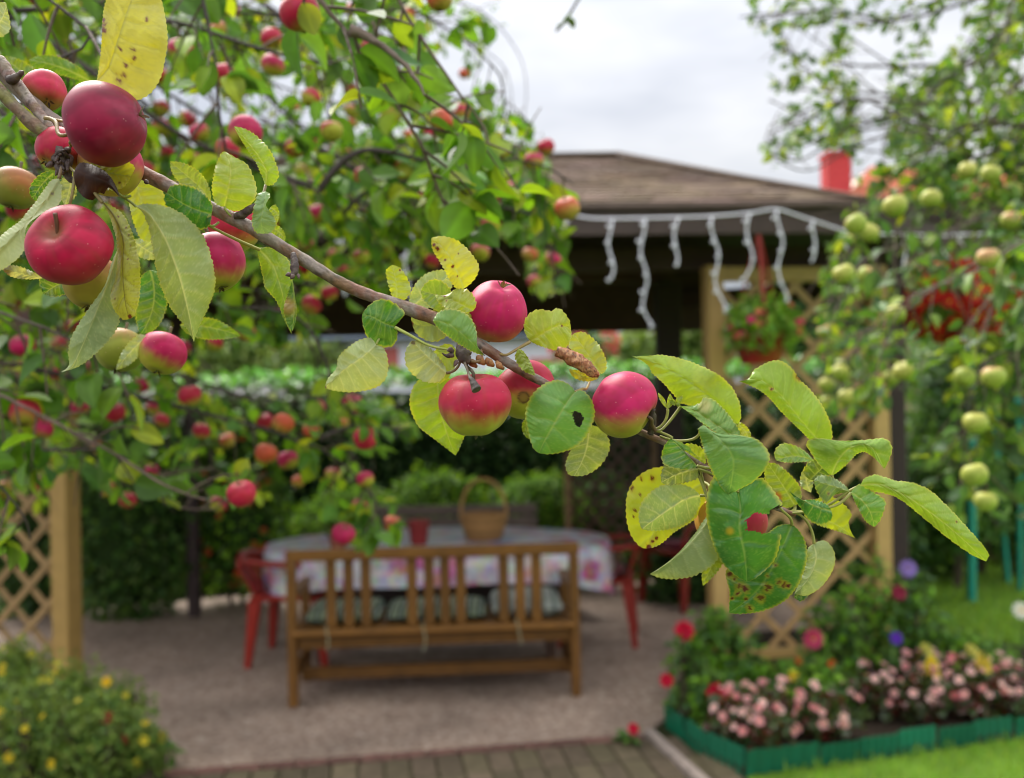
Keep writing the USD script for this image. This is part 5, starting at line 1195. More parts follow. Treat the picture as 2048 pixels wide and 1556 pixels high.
# along the branch
big_leaf([(423, 428), (382, 415), (334, 385)], [(421, 405), (400, 382), (372, 371), (345, 372)], [(412, 455), (392, 455), (365, 436), (336, 414), (329, 398)], 0.642, bow=-0.2, fl=0.3, fr=0.2, col=(0.04, 0.15, 0.018), seed=21, yellow=0.04, veincol=(0.22, 0.34, 0.06))
big_leaf([(421, 405), (398, 372), (370, 348), (340, 323)], [(420, 385), (408, 357), (392, 340), (365, 327)], [(405, 400), (378, 380), (358, 362), (346, 345)], 0.675, fl=-0.3, col=(0.22, 0.30, 0.06), seed=22, holes=[[(391, 376), (396, 362), (399, 352), (401, 353), (398, 364), (394, 377)]])
big_leaf([(449, 414), (456, 380), (461, 345), (450, 303)], [(430, 402), (426, 365), (434, 330), (444, 306)], [(476, 421), (500, 410), (512, 380), (505, 352), (488, 325), (468, 314)], 0.652, bow=-0.4, tip=0.6, fr=0.5, fl=-0.2, col=(0.24, 0.33, 0.03), seed=23, veincol=(0.40, 0.44, 0.10), nveins=5)
big_leaf([(530, 370), (530, 335), (508, 300), (468, 253)], [(548, 366), (556, 350), (552, 330), (538, 300), (515, 275), (490, 259)], [(524, 350), (511, 322), (490, 290), (476, 268)], 0.665, bow=-0.3, fl=0.4, fr=0.5, col=(0.22, 0.33, 0.03), seed=24, yellow=0.1)
big_leaf([(532, 383), (528, 410), (522, 440), (530, 467)], [(515, 392), (509, 415), (505, 440), (510, 460)], [(539, 390), (532, 412), (548, 435), (552, 450), (545, 462)], 0.645, bow=-0.5, fl=0.4, fr=-0.5, col=(0.20, 0.32, 0.14), seed=25, veincol=(0.3, 0.42, 0.2), yellow=0.0)
big_leaf([(540, 415), (556, 430), (550, 452)], [(552, 412), (559, 430)], [(540, 435)], 0.665, col=LIM, seed=26)
big_leaf([(545, 458), (560, 465), (570, 482)], [(556, 452), (568, 465)], [(548, 475), (560, 486)], 0.668, col=LIM, seed=27)
petiole((531, 371, 0.664), (527, 385, 0.66), (515, 405, 0.655), r=2.5, col=(0.20, 0.15, 0.06)); petiole((449, 414, 0.65), (455, 425, 0.65), (462, 432, 0.652)); petiole((421, 430, 0.642), (412, 445, 0.645), (425, 452, 0.652), (438, 444, 0.655), r=2.6); petiole((520, 500, 0.672), (470, 478, 0.665), (415, 450, 0.655), r=3.0, col=(0.30, 0.28, 0.05))
big_leaf([(515, 497), (550, 540), (568, 600), (583, 668)], [(555, 502), (578, 525), (583, 560), (580, 620)], [(522, 530), (530, 570), (556, 605), (572, 645)], 0.675, bow=-0.3, fl=0.5, fr=0.3, col=(0.16, 0.27, 0.025), seed=28, nveins=6)
big_leaf([(585, 555), (588, 600), (585, 662)], [(580, 575), (570, 610), (576, 650)], [(588, 580), (593, 615), (590, 645)], 0.664, fl=0.3, fr=0.4, col=(0.08, 0.20, 0.03), seed=29, patch=(575, 612, 26, (0.38, 0.26, 0.10)))
# middle
big_leaf([(928, 577), (918, 552), (900, 515), (863, 476)], [(912, 575), (898, 555), (885, 530), (868, 502)], [(945, 562), (955, 545), (955, 528), (942, 508), (920, 486), (890, 474)], 0.655, bow=-0.3, fl=0.2, fr=0.4, col=(0.42, 0.43, 0.04), yellow=0.1, seed=30, spots=[(874, 496, 5), (868, 489, 4), (890, 520, 2.2), (905, 533, 3), (917, 507, 1.5), (915, 553, 2)], label="bright yellow leaf standing up beside the magenta apple", nveins=7)
big_leaf([(794, 596), (792, 565), (784, 530)], [(785, 592), (778, 568), (773, 545)], [(808, 599), (820, 582), (814, 558), (798, 536)], 0.665, fr=0.3, col=(0.30, 0.36, 0.03), seed=31, spots=[(800, 541, 2)])
big_leaf([(825, 615), (850, 590), (885, 562), (905, 545)], [(820, 600), (828, 575), (848, 552), (878, 541)], [(850, 618), (880, 600), (902, 575)], 0.69, col=(0.26, 0.34, 0.14), seed=32, **kU)
big_leaf([(905, 618), (885, 598), (842, 583)], [(905, 592), (890, 568), (862, 561), (848, 572)], [(890, 625), (866, 617), (850, 602)], 0.672, fl=-0.3, col=(0.20, 0.31, 0.05), seed=33, edge=(0.5, 0.5, 0.08))
big_leaf([(946, 622), (915, 605), (870, 588)], [(951, 605), (938, 583), (920, 578), (908, 580), (900, 586), (885, 591)], [(930, 624), (902, 620), (880, 606)], 0.652, bow=-0.3, fl=0.5, fr=-0.2, col=(0.27, 0.34, 0.03), seed=34, edge=(0.48, 0.42, 0.06), spots=[(889, 592, 2.5), (893, 602, 2), (871, 586, 3)])
big_leaf([(789, 653), (768, 646), (745, 634), (724, 630)], [(798, 642), (808, 630), (800, 617), (778, 602), (752, 602), (732, 618)], [(794, 668), (787, 688), (768, 693), (742, 682), (728, 655)], 0.645, bow=-0.3, fl=0.3, fr=0.4, col=(0.06, 0.19, 0.02), seed=35, veincol=(0.25, 0.38, 0.07), yellow=0.12, label="round green heart shaped leaf")
big_leaf([(752, 690), (722, 716), (690, 738), (650, 776)], [(736, 676), (704, 690), (678, 715), (673, 738), (655, 760)], [(770, 702), (775, 735), (768, 760), (735, 779), (690, 783)], 0.642, bow=-0.4, fl=0.3, fr=0.5, col=(0.34, 0.40, 0.17), seed=36, yellow=0.08, browntip=0.04, label="pale leaf below the round green one", **kU)
big_leaf([(893, 746), (860, 718), (824, 681)], [(890, 735), (872, 710), (848, 688)], [(872, 764), (842, 759), (816, 735), (812, 705)], 0.648, fl=0.2, fr=0.2, col=(0.36, 0.41, 0.20), seed=37, yellow=0.04, spots=[(826, 685, 4)], **kU)
big_leaf([(866, 642), (900, 650), (938, 680), (971, 712)], [(884, 622), (912, 620), (938, 634), (952, 662), (955, 692)], [(884, 662), (915, 685), (945, 702)], 0.635, bow=-0.5, fl=0.5, fr=0.6, col=(0.14, 0.28, 0.06), seed=38, edge=(0.52, 0.50, 0.14), veincol=(0.24, 0.36, 0.08), browntip=0.05, label="folded green leaf crossing the branch", yellow=0.1)
big_leaf([(905, 620), (935, 630), (952, 655)], [(925, 618), (948, 628)], [(915, 635), (940, 652)], 0.66, col=(0.36, 0.40, 0.06), seed=39)
big_leaf([(892, 632), (862, 650), (824, 646)], [(880, 625), (845, 622), (826, 630)], [(895, 668), (870, 682), (840, 672)], 0.672, col=(0.26, 0.33, 0.12), seed=40, browntip=0.06, yellow=0.3)
big_leaf([(905, 690), (885, 715), (862, 735)], [(888, 690), (868, 705)], [(915, 720), (895, 755), (880, 765)], 0.675, col=(0.28, 0.37, 0.06), seed=41)
big_leaf([(875, 745), (878, 800), (890, 855), (911, 911)], [(900, 760), (925, 810), (935, 850), (925, 880)], [(840, 758), (822, 790), (824, 825), (846, 860), (880, 886)], 0.685, bow=-0.3, col=(0.24, 0.36, 0.025), seed=42, yellow=0.25, label="lime leaf behind the central apple")
big_leaf([(1061, 683), (1085, 668), (1115, 652), (1142, 660)], [(1049, 655), (1056, 632), (1078, 620), (1102, 623), (1117, 618), (1134, 634)], [(1078, 690), (1100, 697), (1126, 698), (1140, 680)], 0.655, bow=-0.3, fl=0.4, fr=0.2, col=(0.28, 0.36, 0.03), seed=43, spots=[(1124, 652, 2.2)], veincol=(0.42, 0.46, 0.10))
big_leaf([(1203, 748), (1178, 712), (1148, 667)], [(1211, 738), (1208, 712), (1193, 686), (1170, 667)], [(1178, 735), (1152, 712), (1138, 690)], 0.672, col=(0.30, 0.36, 0.06), seed=44, fl=0.3)
big_leaf([(1037, 697), (1050, 722), (1071, 751)], [(1048, 705), (1062, 728)], [(1032, 718), (1045, 738)], 0.645, col=(0.24, 0.33, 0.03), fl=0.4, seed=45, edge=(0.5, 0.48, 0.08))
big_leaf([(1138, 738), (1165, 752), (1196, 757)], [(1160, 742), (1185, 748)], [(1150, 755), (1175, 762)], 0.642, col=(0.46, 0.42, 0.03), seed=46)
# rolled brown leaf
Pm = spline(np.array([at(1112, 703, 0.64), at(1140, 715, 0.638), at(1170, 735, 0.636), at(1198, 752, 0.638)]), 50)
sp = []
for k in range(50):
    a = np.linspace(-0.4, 6.6, 36); uu = k / 49
    rr = (0.0042 * (0.75 + 0.55 * np.sin(np.pi * min(1, uu * 1.1)) ** 0.8) * (1 if uu < 0.9 else 1 - (uu - 0.9) * 6)) * (1 - 0.05 * a) * (1 + 1.0 * (noise(np.stack([a * 0.9, a * 0 + uu * 8, a * 0], -1), 1.0, 4) - 0.5))
    X = unit(np.cross(unit(Pm[min(k + 1, 49)] - Pm[max(k - 1, 0)]), FWD)); Y = np.array([0, -1.0, 0])
    sp.append(Pm[k] + rr[:, None] * (np.cos(a)[:, None] * X + np.sin(a)[:, None] * Y))
sp = np.array(sp); V = sp.reshape(-1, 3)
i, j = np.meshgrid(np.arange(49), np.arange(35), indexing="ij")
q = np.stack([i * 36 + j, (i + 1) * 36 + j, (i + 1) * 36 + j + 1, i * 36 + j + 1], -1).reshape(-1, 4)
g = noise(V * 420, 1.0, 5, 4)[:, None]
put(hero, "leaf", (V, np.vstack([q[:, [0, 1, 2]], q[:, [0, 2, 3]]])), "bark", lerp((0.22, 0.07, 0.018), (0.46, 0.23, 0.10), smoothstep(0.45, 0.65, g)) * lerp(1.0, 0.3, smoothstep(0.6, 0.7, noise(V * 900, 1.0, 6, 2)[:, None])), smooth=True, label="dead brown leaf rolled into a tube")
big_leaf([(1150, 784), (1132, 808), (1110, 845), (1090, 880), (1078, 906)], [(1166, 783), (1183, 803), (1188, 828), (1180, 857), (1162, 884), (1132, 901), (1102, 907)], [(1140, 772), (1120, 762), (1095, 766), (1072, 782), (1056, 808), (1052, 840), (1060, 874), (1068, 896)], 0.632, bow=-0.4, fl=0.5, fr=0.4, col=(0.13, 0.30, 0.06), seed=47, holes=[[(1144, 826), (1149, 821), (1155, 823), (1163, 827), (1167, 836), (1165, 849), (1158, 854), (1150, 849), (1147, 838)]], label="green leaf with an eaten hole", yellow=0.06, veincol=(0.30, 0.42, 0.12), nveins=5)
big_leaf([(1178, 850), (1172, 900), (1148, 952)], [(1205, 862), (1218, 885), (1208, 920), (1180, 945)], [(1150, 872), (1142, 900), (1133, 925), (1137, 946)], 0.672, col=(0.24, 0.31, 0.07), seed=48, **kU)
big_leaf([(1060, 835), (1052, 858), (1062, 880)], [(1070, 850)], [(1046, 845), (1048, 868)], 0.66, col=LIM, seed=49)
petiole((790, 655, 0.645), (815, 668, 0.645), (845, 685, 0.648), (905, 700, 0.65), r=2.8, col=(0.34, 0.38, 0.08)); petiole((752, 690, 0.643), (757, 680, 0.644), (770, 668, 0.65)); petiole((893, 746, 0.648), (912, 738, 0.646), (922, 715, 0.645), r=2.6, col=(0.15, 0.11, 0.04))
petiole((1061, 683, 0.655), (1040, 695, 0.655), (1018, 708, 0.655), (1000, 708, 0.658), r=2.8, col=(0.30, 0.22, 0.08)); petiole((1150, 784, 0.634), (1165, 778, 0.636), (1172, 778, 0.645), (1180, 760, 0.655), r=2.5, col=(0.30, 0.22, 0.06)); petiole((940, 722, 0.644), (958, 722, 0.646), (962, 700, 0.65), r=3, col=(0.17, 0.10, 0.04))
# dried flower end by the central apple's stalk, scar with papery scales
limb(hero, "spur", [(940, 755, 0.602), (948, 768, 0.6), (955, 780, 0.598)], np.array([3, 8, 10]) * 0.6 / FPX, n=20, sides=10, col=(0.04, 0.028, 0.022), col2=(0.09, 0.07, 0.055), rough=0.4, seed=61)
limb(hero, "spur", [(928, 722, 0.644), (934, 738, 0.625), (940, 757, 0.603)], np.array([3, 2.5, 3]) * 0.6 / FPX, n=16, sides=8, col=(0.06, 0.04, 0.025), col2=(0.11, 0.08, 0.05), rough=0.2, seed=62)
for k, (px, py, r) in enumerate(((946, 728, 8), (962, 722, 9), (980, 726, 8), (1000, 732, 7))):
    limb(hero, "bud_scale", [(px - 6, py - 8, 0.652), (px, py, 0.648), (px + 7, py + 5, 0.65)], np.array([r * .5, r, r * .45]) * 0.65 / FPX, n=14, sides=9, col=(0.26, 0.10, 0.03), col2=(0.36, 0.17, 0.06), rough=0.3, seed=140 + k)
# right end
big_leaf([(1476, 850), (1440, 812), (1380, 765), (1320, 730), (1263, 713)], [(1481, 828), (1475, 798), (1460, 772), (1435, 750), (1400, 732), (1360, 718), (1320, 711), (1285, 713)], [(1445, 840), (1415, 825), (1382, 810), (1360, 803), (1345, 785), (1328, 766), (1306, 746), (1300, 734)], 0.668, bow=-0.6, tip=0.8, fl=0.5, fr=0.5, col=(0.24, 0.35, 0.025), seed=50, nveins=8, yellow=0.25, veincol=(0.20, 0.28, 0.05), label="long lime leaf pointing left above the branch tip")
big_leaf([(1648, 892), (1610, 850), (1570, 800), (1530, 765), (1478, 763)], [(1630, 888), (1600, 858), (1572, 832), (1540, 796), (1508, 773)], [(1664, 872), (1656, 838), (1640, 806), (1618, 778), (1597, 758), (1585, 740), (1558, 722), (1530, 728), (1510, 740), (1496, 758)], 0.672, bow=-0.7, tip=0.6, fl=0.4, fr=0.5, col=(0.21, 0.33, 0.03), seed=51, nveins=8, yellow=0.2, spots=[(1543, 778, 3), (1594, 754, 5), (1600, 757, 4)], veincol=(0.30, 0.40, 0.08), label="broad lime leaf with a notched brown edge")
big_leaf([(1362, 812), (1395, 825), (1440, 855), (1498, 895)], [(1378, 812), (1398, 808), (1408, 796), (1430, 803), (1455, 828), (1478, 862), (1482, 878)], [(1352, 808), (1375, 822), (1420, 856), (1470, 886)], 0.655, bow=-0.5, fl=0.7, fr=-0.3, col=(0.16, 0.30, 0.05), seed=52, patch=(1410, 812, 22, (0.42, 0.42, 0.14)), browntip=0.04, edge=(0.42, 0.44, 0.05), yellow=0.15)
big_leaf([(1408, 850), (1440, 880), (1464, 912), (1465, 948), (1457, 989)], [(1440, 868), (1475, 870), (1510, 878), (1533, 900), (1538, 920), (1525, 945), (1498, 968), (1470, 982)], [(1398, 860), (1404, 885), (1413, 915), (1428, 950), (1445, 976)], 0.645, bow=-0.7, tip=0.3, fl=0.5, fr=0.6, col=(0.13, 0.28, 0.075), seed=53, yellow=0.10, veincol=(0.26, 0.40, 0.12), nveins=5, label="grey green leaf hanging over the others at the branch end")
big_leaf([(1395, 932), (1370, 905), (1342, 877)], [(1350, 880), (1375, 893), (1392, 910)], [(1375, 938), (1345, 935), (1328, 926), (1325, 905), (1332, 888)], 0.655, fl=0.2, fr=-0.5, col=(0.09, 0.23, 0.035), seed=54)
big_leaf([(1396, 938), (1365, 945), (1323, 965)], [(1370, 925), (1335, 925), (1324, 945)], [(1390, 958), (1355, 967), (1335, 969)], 0.665, col=(0.17, 0.22, 0.035), seed=55, edge=(0.12, 0.07, 0.02), **kU)
big_leaf([(1412, 925), (1385, 905), (1362, 892)], [(1400, 895), (1375, 888)], [(1400, 930), (1375, 915)], 0.672, col=LIM, seed=56)
big_leaf([(1472, 845), (1490, 862), (1500, 882)], [(1486, 848), (1500, 865)], [(1475, 862), (1490, 880)], 0.668, col=(0.30, 0.34, 0.03), seed=57)
big_leaf([(1408, 965), (1355, 1000), (1318, 1045), (1294, 1097)], [(1365, 938), (1320, 935), (1285, 948), (1260, 978), (1253, 1025), (1262, 1068), (1282, 1093)], [(1410, 1000), (1385, 1040), (1350, 1062), (1322, 1086)], 0.695, bow=-0.3, col=(0.36, 0.42, 0.03), seed=58, yellow=0.4, spots=[(1283, 957, 3.5), (1305, 957, 4.5), (1263, 976, 5), (1270, 1021, 3.5), (1268, 1033, 2), (1305, 1082, 4), (1313, 1076, 3.5), (1298, 1094, 5), (1281, 990, 2)], label="round yellow leaf with dark spots")
big_leaf([(1400, 991), (1362, 1003), (1322, 1030), (1284, 1058)], [(1382, 976), (1350, 967), (1312, 978), (1286, 1003), (1278, 1032)], [(1398, 1012), (1380, 1040), (1340, 1057), (1305, 1061)], 0.672, bow=-0.4, fl=0.2, fr=0.7, col=(0.21, 0.30, 0.10), seed=59, yellow=0.05, browntip=0.02, **kU)
big_leaf([(1422, 1030), (1402, 1062), (1362, 1105), (1300, 1148)], [(1440, 1060), (1441, 1105), (1412, 1138), (1368, 1155), (1325, 1155)], [(1412, 1036), (1390, 1068), (1350, 1112)], 0.660, bow=-0.4, fl=0.4, fr=0.5, col=(0.30, 0.37, 0.16), seed=60, yellow=0.04, label="pale curved underside of a leaf pointing to lower left", teeth=1.3, **kU)
big_leaf([(1476, 985), (1481, 1020), (1479, 1060), (1489, 1110), (1494, 1163)], [(1500, 962), (1528, 960), (1548, 985), (1562, 1007), (1566, 1040), (1560, 1080), (1552, 1112), (1532, 1138), (1508, 1157)], [(1428, 955), (1416, 985), (1414, 1030), (1424, 1080), (1446, 1126), (1474, 1152)], 0.650, bow=-0.5, tip=0.3, fl=0.4, fr=0.5, col=(0.055, 0.19, 0.03), seed=61, yellow=0.04, veincol=(0.22, 0.36, 0.10), holes=[[(1572, 1006), (1556, 1012), (1540, 1022), (1535, 1030), (1522, 1026), (1510, 1024), (1500, 1034), (1490, 1040), (1494, 1050), (1492, 1060), (1515, 1063), (1526, 1067), (1552, 1066), (1572, 1072)]], patch=(1459, 1062, 13, (0.36, 0.30, 0.03)), label="dark green leaf with a bite showing the red apple", nveins=5, quilt=2.0)
big_leaf([(1584, 1049), (1562, 1100), (1530, 1160), (1458, 1226)], [(1606, 1075), (1613, 1105), (1604, 1150), (1580, 1190), (1540, 1216), (1495, 1226)], [(1552, 1055), (1528, 1075), (1500, 1110), (1472, 1125), (1454, 1140), (1460, 1185)], 0.668, bow=-0.5, fl=0.5, fr=0.4, col=(0.055, 0.19, 0.025), seed=62, yellow=0.06, veincol=(0.20, 0.34, 0.08), spots=[(1459, 1147, 6), (1468, 1158, 4), (1478, 1172, 5.5), (1490, 1177, 6), (1475, 1188, 4), (1536, 1176, 6.5), (1520, 1196, 6.5), (1560, 1165, 5), (1568, 1170, 5.5), (1576, 1172, 4), (1500, 1217, 5), (1550, 1130, 3.5), (1535, 1152, 3), (1492, 1197, 3), (1464, 1196, 3)], label="green leaf covered with red brown spots", nveins=6, quilt=1.6)
big_leaf([(1626, 1088), (1632, 1120), (1618, 1155), (1589, 1187)], [(1655, 1085), (1669, 1108), (1664, 1142), (1645, 1170), (1618, 1189)], [(1615, 1100), (1608, 1130), (1598, 1165)], 0.672, bow=-0.3, fl=0.3, fr=0.6, col=(0.28, 0.35, 0.14), seed=63, yellow=0.04, teeth=0.5, **kU)
big_leaf([(1608, 1160), (1600, 1185), (1588, 1195)], [(1618, 1185), (1605, 1200)], [(1595, 1180)], 0.68, col=DGR, seed=64)
big_leaf([(1445, 1100), (1425, 1130), (1406, 1172)], [(1450, 1115), (1432, 1145)], [(1430, 1105), (1408, 1135)], 0.685, col=(0.26, 0.32, 0.03), seed=65)
big_leaf([(1590, 1012), (1565, 970), (1535, 926)], [(1602, 995), (1595, 968), (1572, 943), (1555, 930)], [(1562, 1010), (1540, 985), (1530, 950)], 0.69, col=(0.20, 0.28, 0.025), seed=66, patch=(1552, 995, 16, (0.22, 0.08, 0.03)))
big_leaf([(1664, 952), (1674, 925), (1692, 902), (1725, 888), (1768, 938)], [(1640, 930), (1622, 905), (1617, 882), (1640, 877), (1690, 882), (1740, 880), (1765, 877), (1782, 892), (1779, 915)], [(1690, 930), (1712, 908), (1730, 903), (1752, 918)], 0.668, bow=-0.5, tip=-0.6, fl=0.5, fr=0.2, col=(0.18, 0.31, 0.03), seed=67, yellow=0.1, label="leaf with its tip folded over against the dark post")
big_leaf([(1628, 922), (1592, 912), (1553, 921)], [(1605, 900), (1580, 889), (1558, 892), (1550, 906)], [(1605, 923), (1575, 924)], 0.672, fl=0.3, fr=-0.2, col=(0.17, 0.31, 0.06), seed=68)
big_leaf([(1620, 960), (1640, 940), (1662, 922)], [(1608, 940), (1622, 922)], [(1640, 958), (1662, 945)], 0.682, col=(0.07, 0.14, 0.025), seed=69)
big_leaf([(1622, 985), (1612, 955), (1618, 930)], [(1602, 968), (1606, 942)], [(1626, 962), (1626, 945)], 0.688, col=PAL, seed=70, **kU)
big_leaf([(1702, 985), (1732, 1010), (1748, 1054)], [(1722, 971), (1748, 986), (1768, 1000), (1768, 1018), (1757, 1044)], [(1712, 1005), (1728, 1035)], 0.658, bow=-0.4, fl=0.4, fr=0.3, col=(0.13, 0.28, 0.05), seed=71)
big_leaf([(1702, 985), (1665, 972), (1628, 962)], [(1690, 972), (1662, 955), (1640, 952)], [(1672, 988), (1650, 1003), (1636, 985)], 0.664, fl=0.3, fr=0.3, col=(0.09, 0.17, 0.025), seed=72, spots=[(1657, 987, 2.5)], under=True)
big_leaf([(1663, 1022), (1630, 1012), (1579, 982)], [(1650, 1008), (1625, 1000), (1602, 1000)], [(1660, 1040), (1640, 1048), (1616, 1036), (1598, 1010)], 0.654, bow=-0.3, fl=0.4, fr=0.3, col=(0.06, 0.20, 0.03), seed=73, yellow=0.03)
big_leaf([(1608, 1032), (1650, 1040), (1710, 1076)], [(1635, 998), (1665, 995), (1685, 1008), (1702, 1028), (1697, 1046)], [(1640, 1050), (1672, 1060)], 0.684, col=(0.32, 0.38, 0.025), seed=74, yellow=0.3)
big_leaf([(1720, 972), (1770, 972), (1840, 1010), (1905, 1060), (1972, 1123)], [(1735, 955), (1755, 951), (1790, 962), (1822, 966), (1870, 990), (1912, 1032), (1952, 1076), (1975, 1105)], [(1745, 980), (1785, 990), (1835, 1024), (1890, 1070), (1940, 1106)], 0.655, bow=-0.7, tip=0.5, base=0.6, fl=0.7, fr=0.5, col=(0.21, 0.33, 0.03), seed=75, nveins=9, yellow=0.15, label="longest leaf pointing to the lower right", spots=[(1913, 1043, 2)])
for P_ in [((1664, 950, 0.668), (1662, 975, 0.67), (1640, 1010, 0.67), (1590, 1022, 0.668)), ((1702, 986, 0.66), (1668, 1012, 0.66), (1625, 1022, 0.662), (1585, 1026, 0.666)), ((1720, 972, 0.662), (1702, 980, 0.664), (1660, 1008, 0.668), (1600, 1024, 0.668)), ((1628, 1088, 0.672), (1618, 1050, 0.672), (1600, 1030, 0.67), (1585, 1026, 0.668)), ((1584, 1050, 0.668), (1580, 1036, 0.664), (1562, 1018, 0.66), (1556, 1008, 0.66)), ((1590, 1012, 0.69), (1585, 1022, 0.68), (1562, 1022, 0.672), (1556, 1012, 0.67)), ((1408, 965, 0.69), (1420, 975, 0.684), (1418, 990, 0.68), (1400, 935, 0.675)), ((1400, 991, 0.672), (1420, 990, 0.672), (1440, 985, 0.674)), ((1422, 1030, 0.66), (1412, 990, 0.664), (1400, 958, 0.668), (1388, 935, 0.67)), ((1395, 932, 0.656), (1410, 935, 0.66), (1425, 935, 0.67)), ((1395, 938, 0.666), (1415, 944, 0.668), (1440, 955, 0.672)), ((1408, 850, 0.65), (1380, 880, 0.66), (1345, 880, 0.664), (1320, 872, 0.664)), ((1362, 812, 0.656), (1345, 835, 0.656), (1325, 858, 0.655), (1308, 862, 0.655)), ((1335, 818, 0.652), (1332, 838, 0.653), (1322, 852, 0.654), (1308, 858, 0.655)), ((1345, 876, 0.656), (1330, 868, 0.658), (1312, 862, 0.66)), ((1476, 985, 0.65), (1470, 960, 0.66), (1462, 965, 0.668))]:
    petiole(*P_, r=2.6, col=(0.27, 0.27, 0.06))
for a in ([(1335, 818), (1325, 800), (1316, 785)], [(1335, 818), (1340, 805), (1340, 787)], [(1355, 815), (1358, 800), (1366, 790)], [(1350, 812), (1345, 802), (1344, 796)]):
    big_leaf(a, [(a[1][0] + 6, a[1][1] + 2)], [(a[1][0] - 6, a[1][1] - 2)], 0.652, col=(0.26, 0.36, 0.04), seed=int(a[2][0]), nu=24, nv=6, teeth=0, name="stipule")

# ------------------------------------------------------------------ apple tree on the left, out of focus
RED_ZONE = Polygon([(-400, -300), (1010, -300), (1012, 60), (955, 115), (1005, 200), (1075, 262), (1100, 325), (1178, 352), (1165, 395), (1128, 425), (1138, 520), (1132, 590), (1068, 596), (1050, 520), (1010, 470), (930, 505), (820, 560), (730, 600), (690, 680), (760, 790), (840, 850), (832, 905), (740, 905), (690, 900), (740, 960), (785, 985), (812, 1095), (700, 1108), (640, 1060), (575, 1000), (480, 1050), (425, 1000), (390, 960), (300, 1048), (185, 985), (115, 950), (60, 1110), (-400, 1130)])
HOLES = [Polygon([(395, 700), (640, 690), (650, 770), (560, 790), (395, 790)]), Polygon([(640, 620), (700, 600), (690, 760), (640, 760)]), Polygon([(160, 1000), (430, 1010), (560, 1020), (560, 1100), (160, 1100)])]
SPARSE = [(Polygon([(560, 470), (1140, 470), (1100, 640), (560, 680)]), 0.45), (Polygon([(0, 600), (700, 700), (760, 1000), (0, 1000)]), 0.42), (Polygon([(330, 560), (700, 560), (700, 720), (330, 720)]), 0.6), (Polygon([(0, -100), (700, -100), (700, 130), (650, 240), (0, 230)]), 0.52), (Polygon([(300, 180), (640, 180), (620, 262), (330, 262)]), 0.32), (Polygon([(700, -100), (1100, -100), (1100, 250), (650, 290)]), 0.6)]

def tree_leaves(branches, zone, holes, sparse, rng, leafL, cols, spacing, twig, per, lo=0.0, jitter_d=0.10):
    """Twigs and leaves sprouting from branch polylines; returns twig polylines and leaf arrays."""
    twigs, P, Dr, Nn, Ln = [], [], [], [], []
    for br in branches:
        pts = spline(np.array([at(*p) for p in br["p"]]), 60)
        seg = np.r_[0, np.cumsum(np.linalg.norm(np.diff(pts, axis=0), axis=1))]
        n = int(seg[-1] / (spacing * br.get("gap", 1)))
        for s in np.linspace(seg[-1] * br.get("from", 0.03), seg[-1], max(2, n)):
            k = min(np.searchsorted(seg, s), 59)
            o = pts[k]; t = unit(pts[min(k + 1, 59)] - pts[max(k - 1, 0)])
            side = unit(np.cross(t, rnd_dirs(1, rng)[0]))
            d = unit(side * rng.uniform(0.6, 1.2) + t * rng.uniform(0.1, 0.9) + [0, 0, br.get("up", -0.15)])
            L = twig * rng.uniform(0.35, 1.3)
            e = o + d * L + [0, 0, -0.18 * L * rng.uniform(0, 1.5)]
            tw = spline([o, o + d * L * 0.55, e], 6)
            m = rng.integers(per[0], per[1] + 1)
            keep = 0
            for q in range(m):
                f = min(1.0, 0.35 + 0.65 * (q + rng.uniform()) / m)
                p = lerp(o, e, f) + rng.normal(size=3) * 0.004
                dl = unit(rnd_dirs(1, rng)[0] * 0.9 + d * 0.7 + [0, 0, -0.25])
                l = leafL * rng.uniform(0.62, 1.2)
                x, y, z = project(p + dl * l * 0.5)
                pt = Point(x, y)
                if z < 0.84 or (z < 1.4 and rng.uniform() < 0.45) or not zone.contains(pt) or any(h.contains(pt) for h in holes):
                    continue
                if any(a.contains(pt) and rng.uniform() > w for a, w in sparse):
                    continue
                P.append(p); Dr.append(dl); Ln.append(l); keep += 1
                Nn.append(unit(rnd_dirs(1, rng)[0] * 0.75 + [0, -0.15, 0.75]))
            if keep:
                twigs.append(tw)
    return twigs, np.array(P), np.array(Dr), np.array(Nn), np.array(Ln)

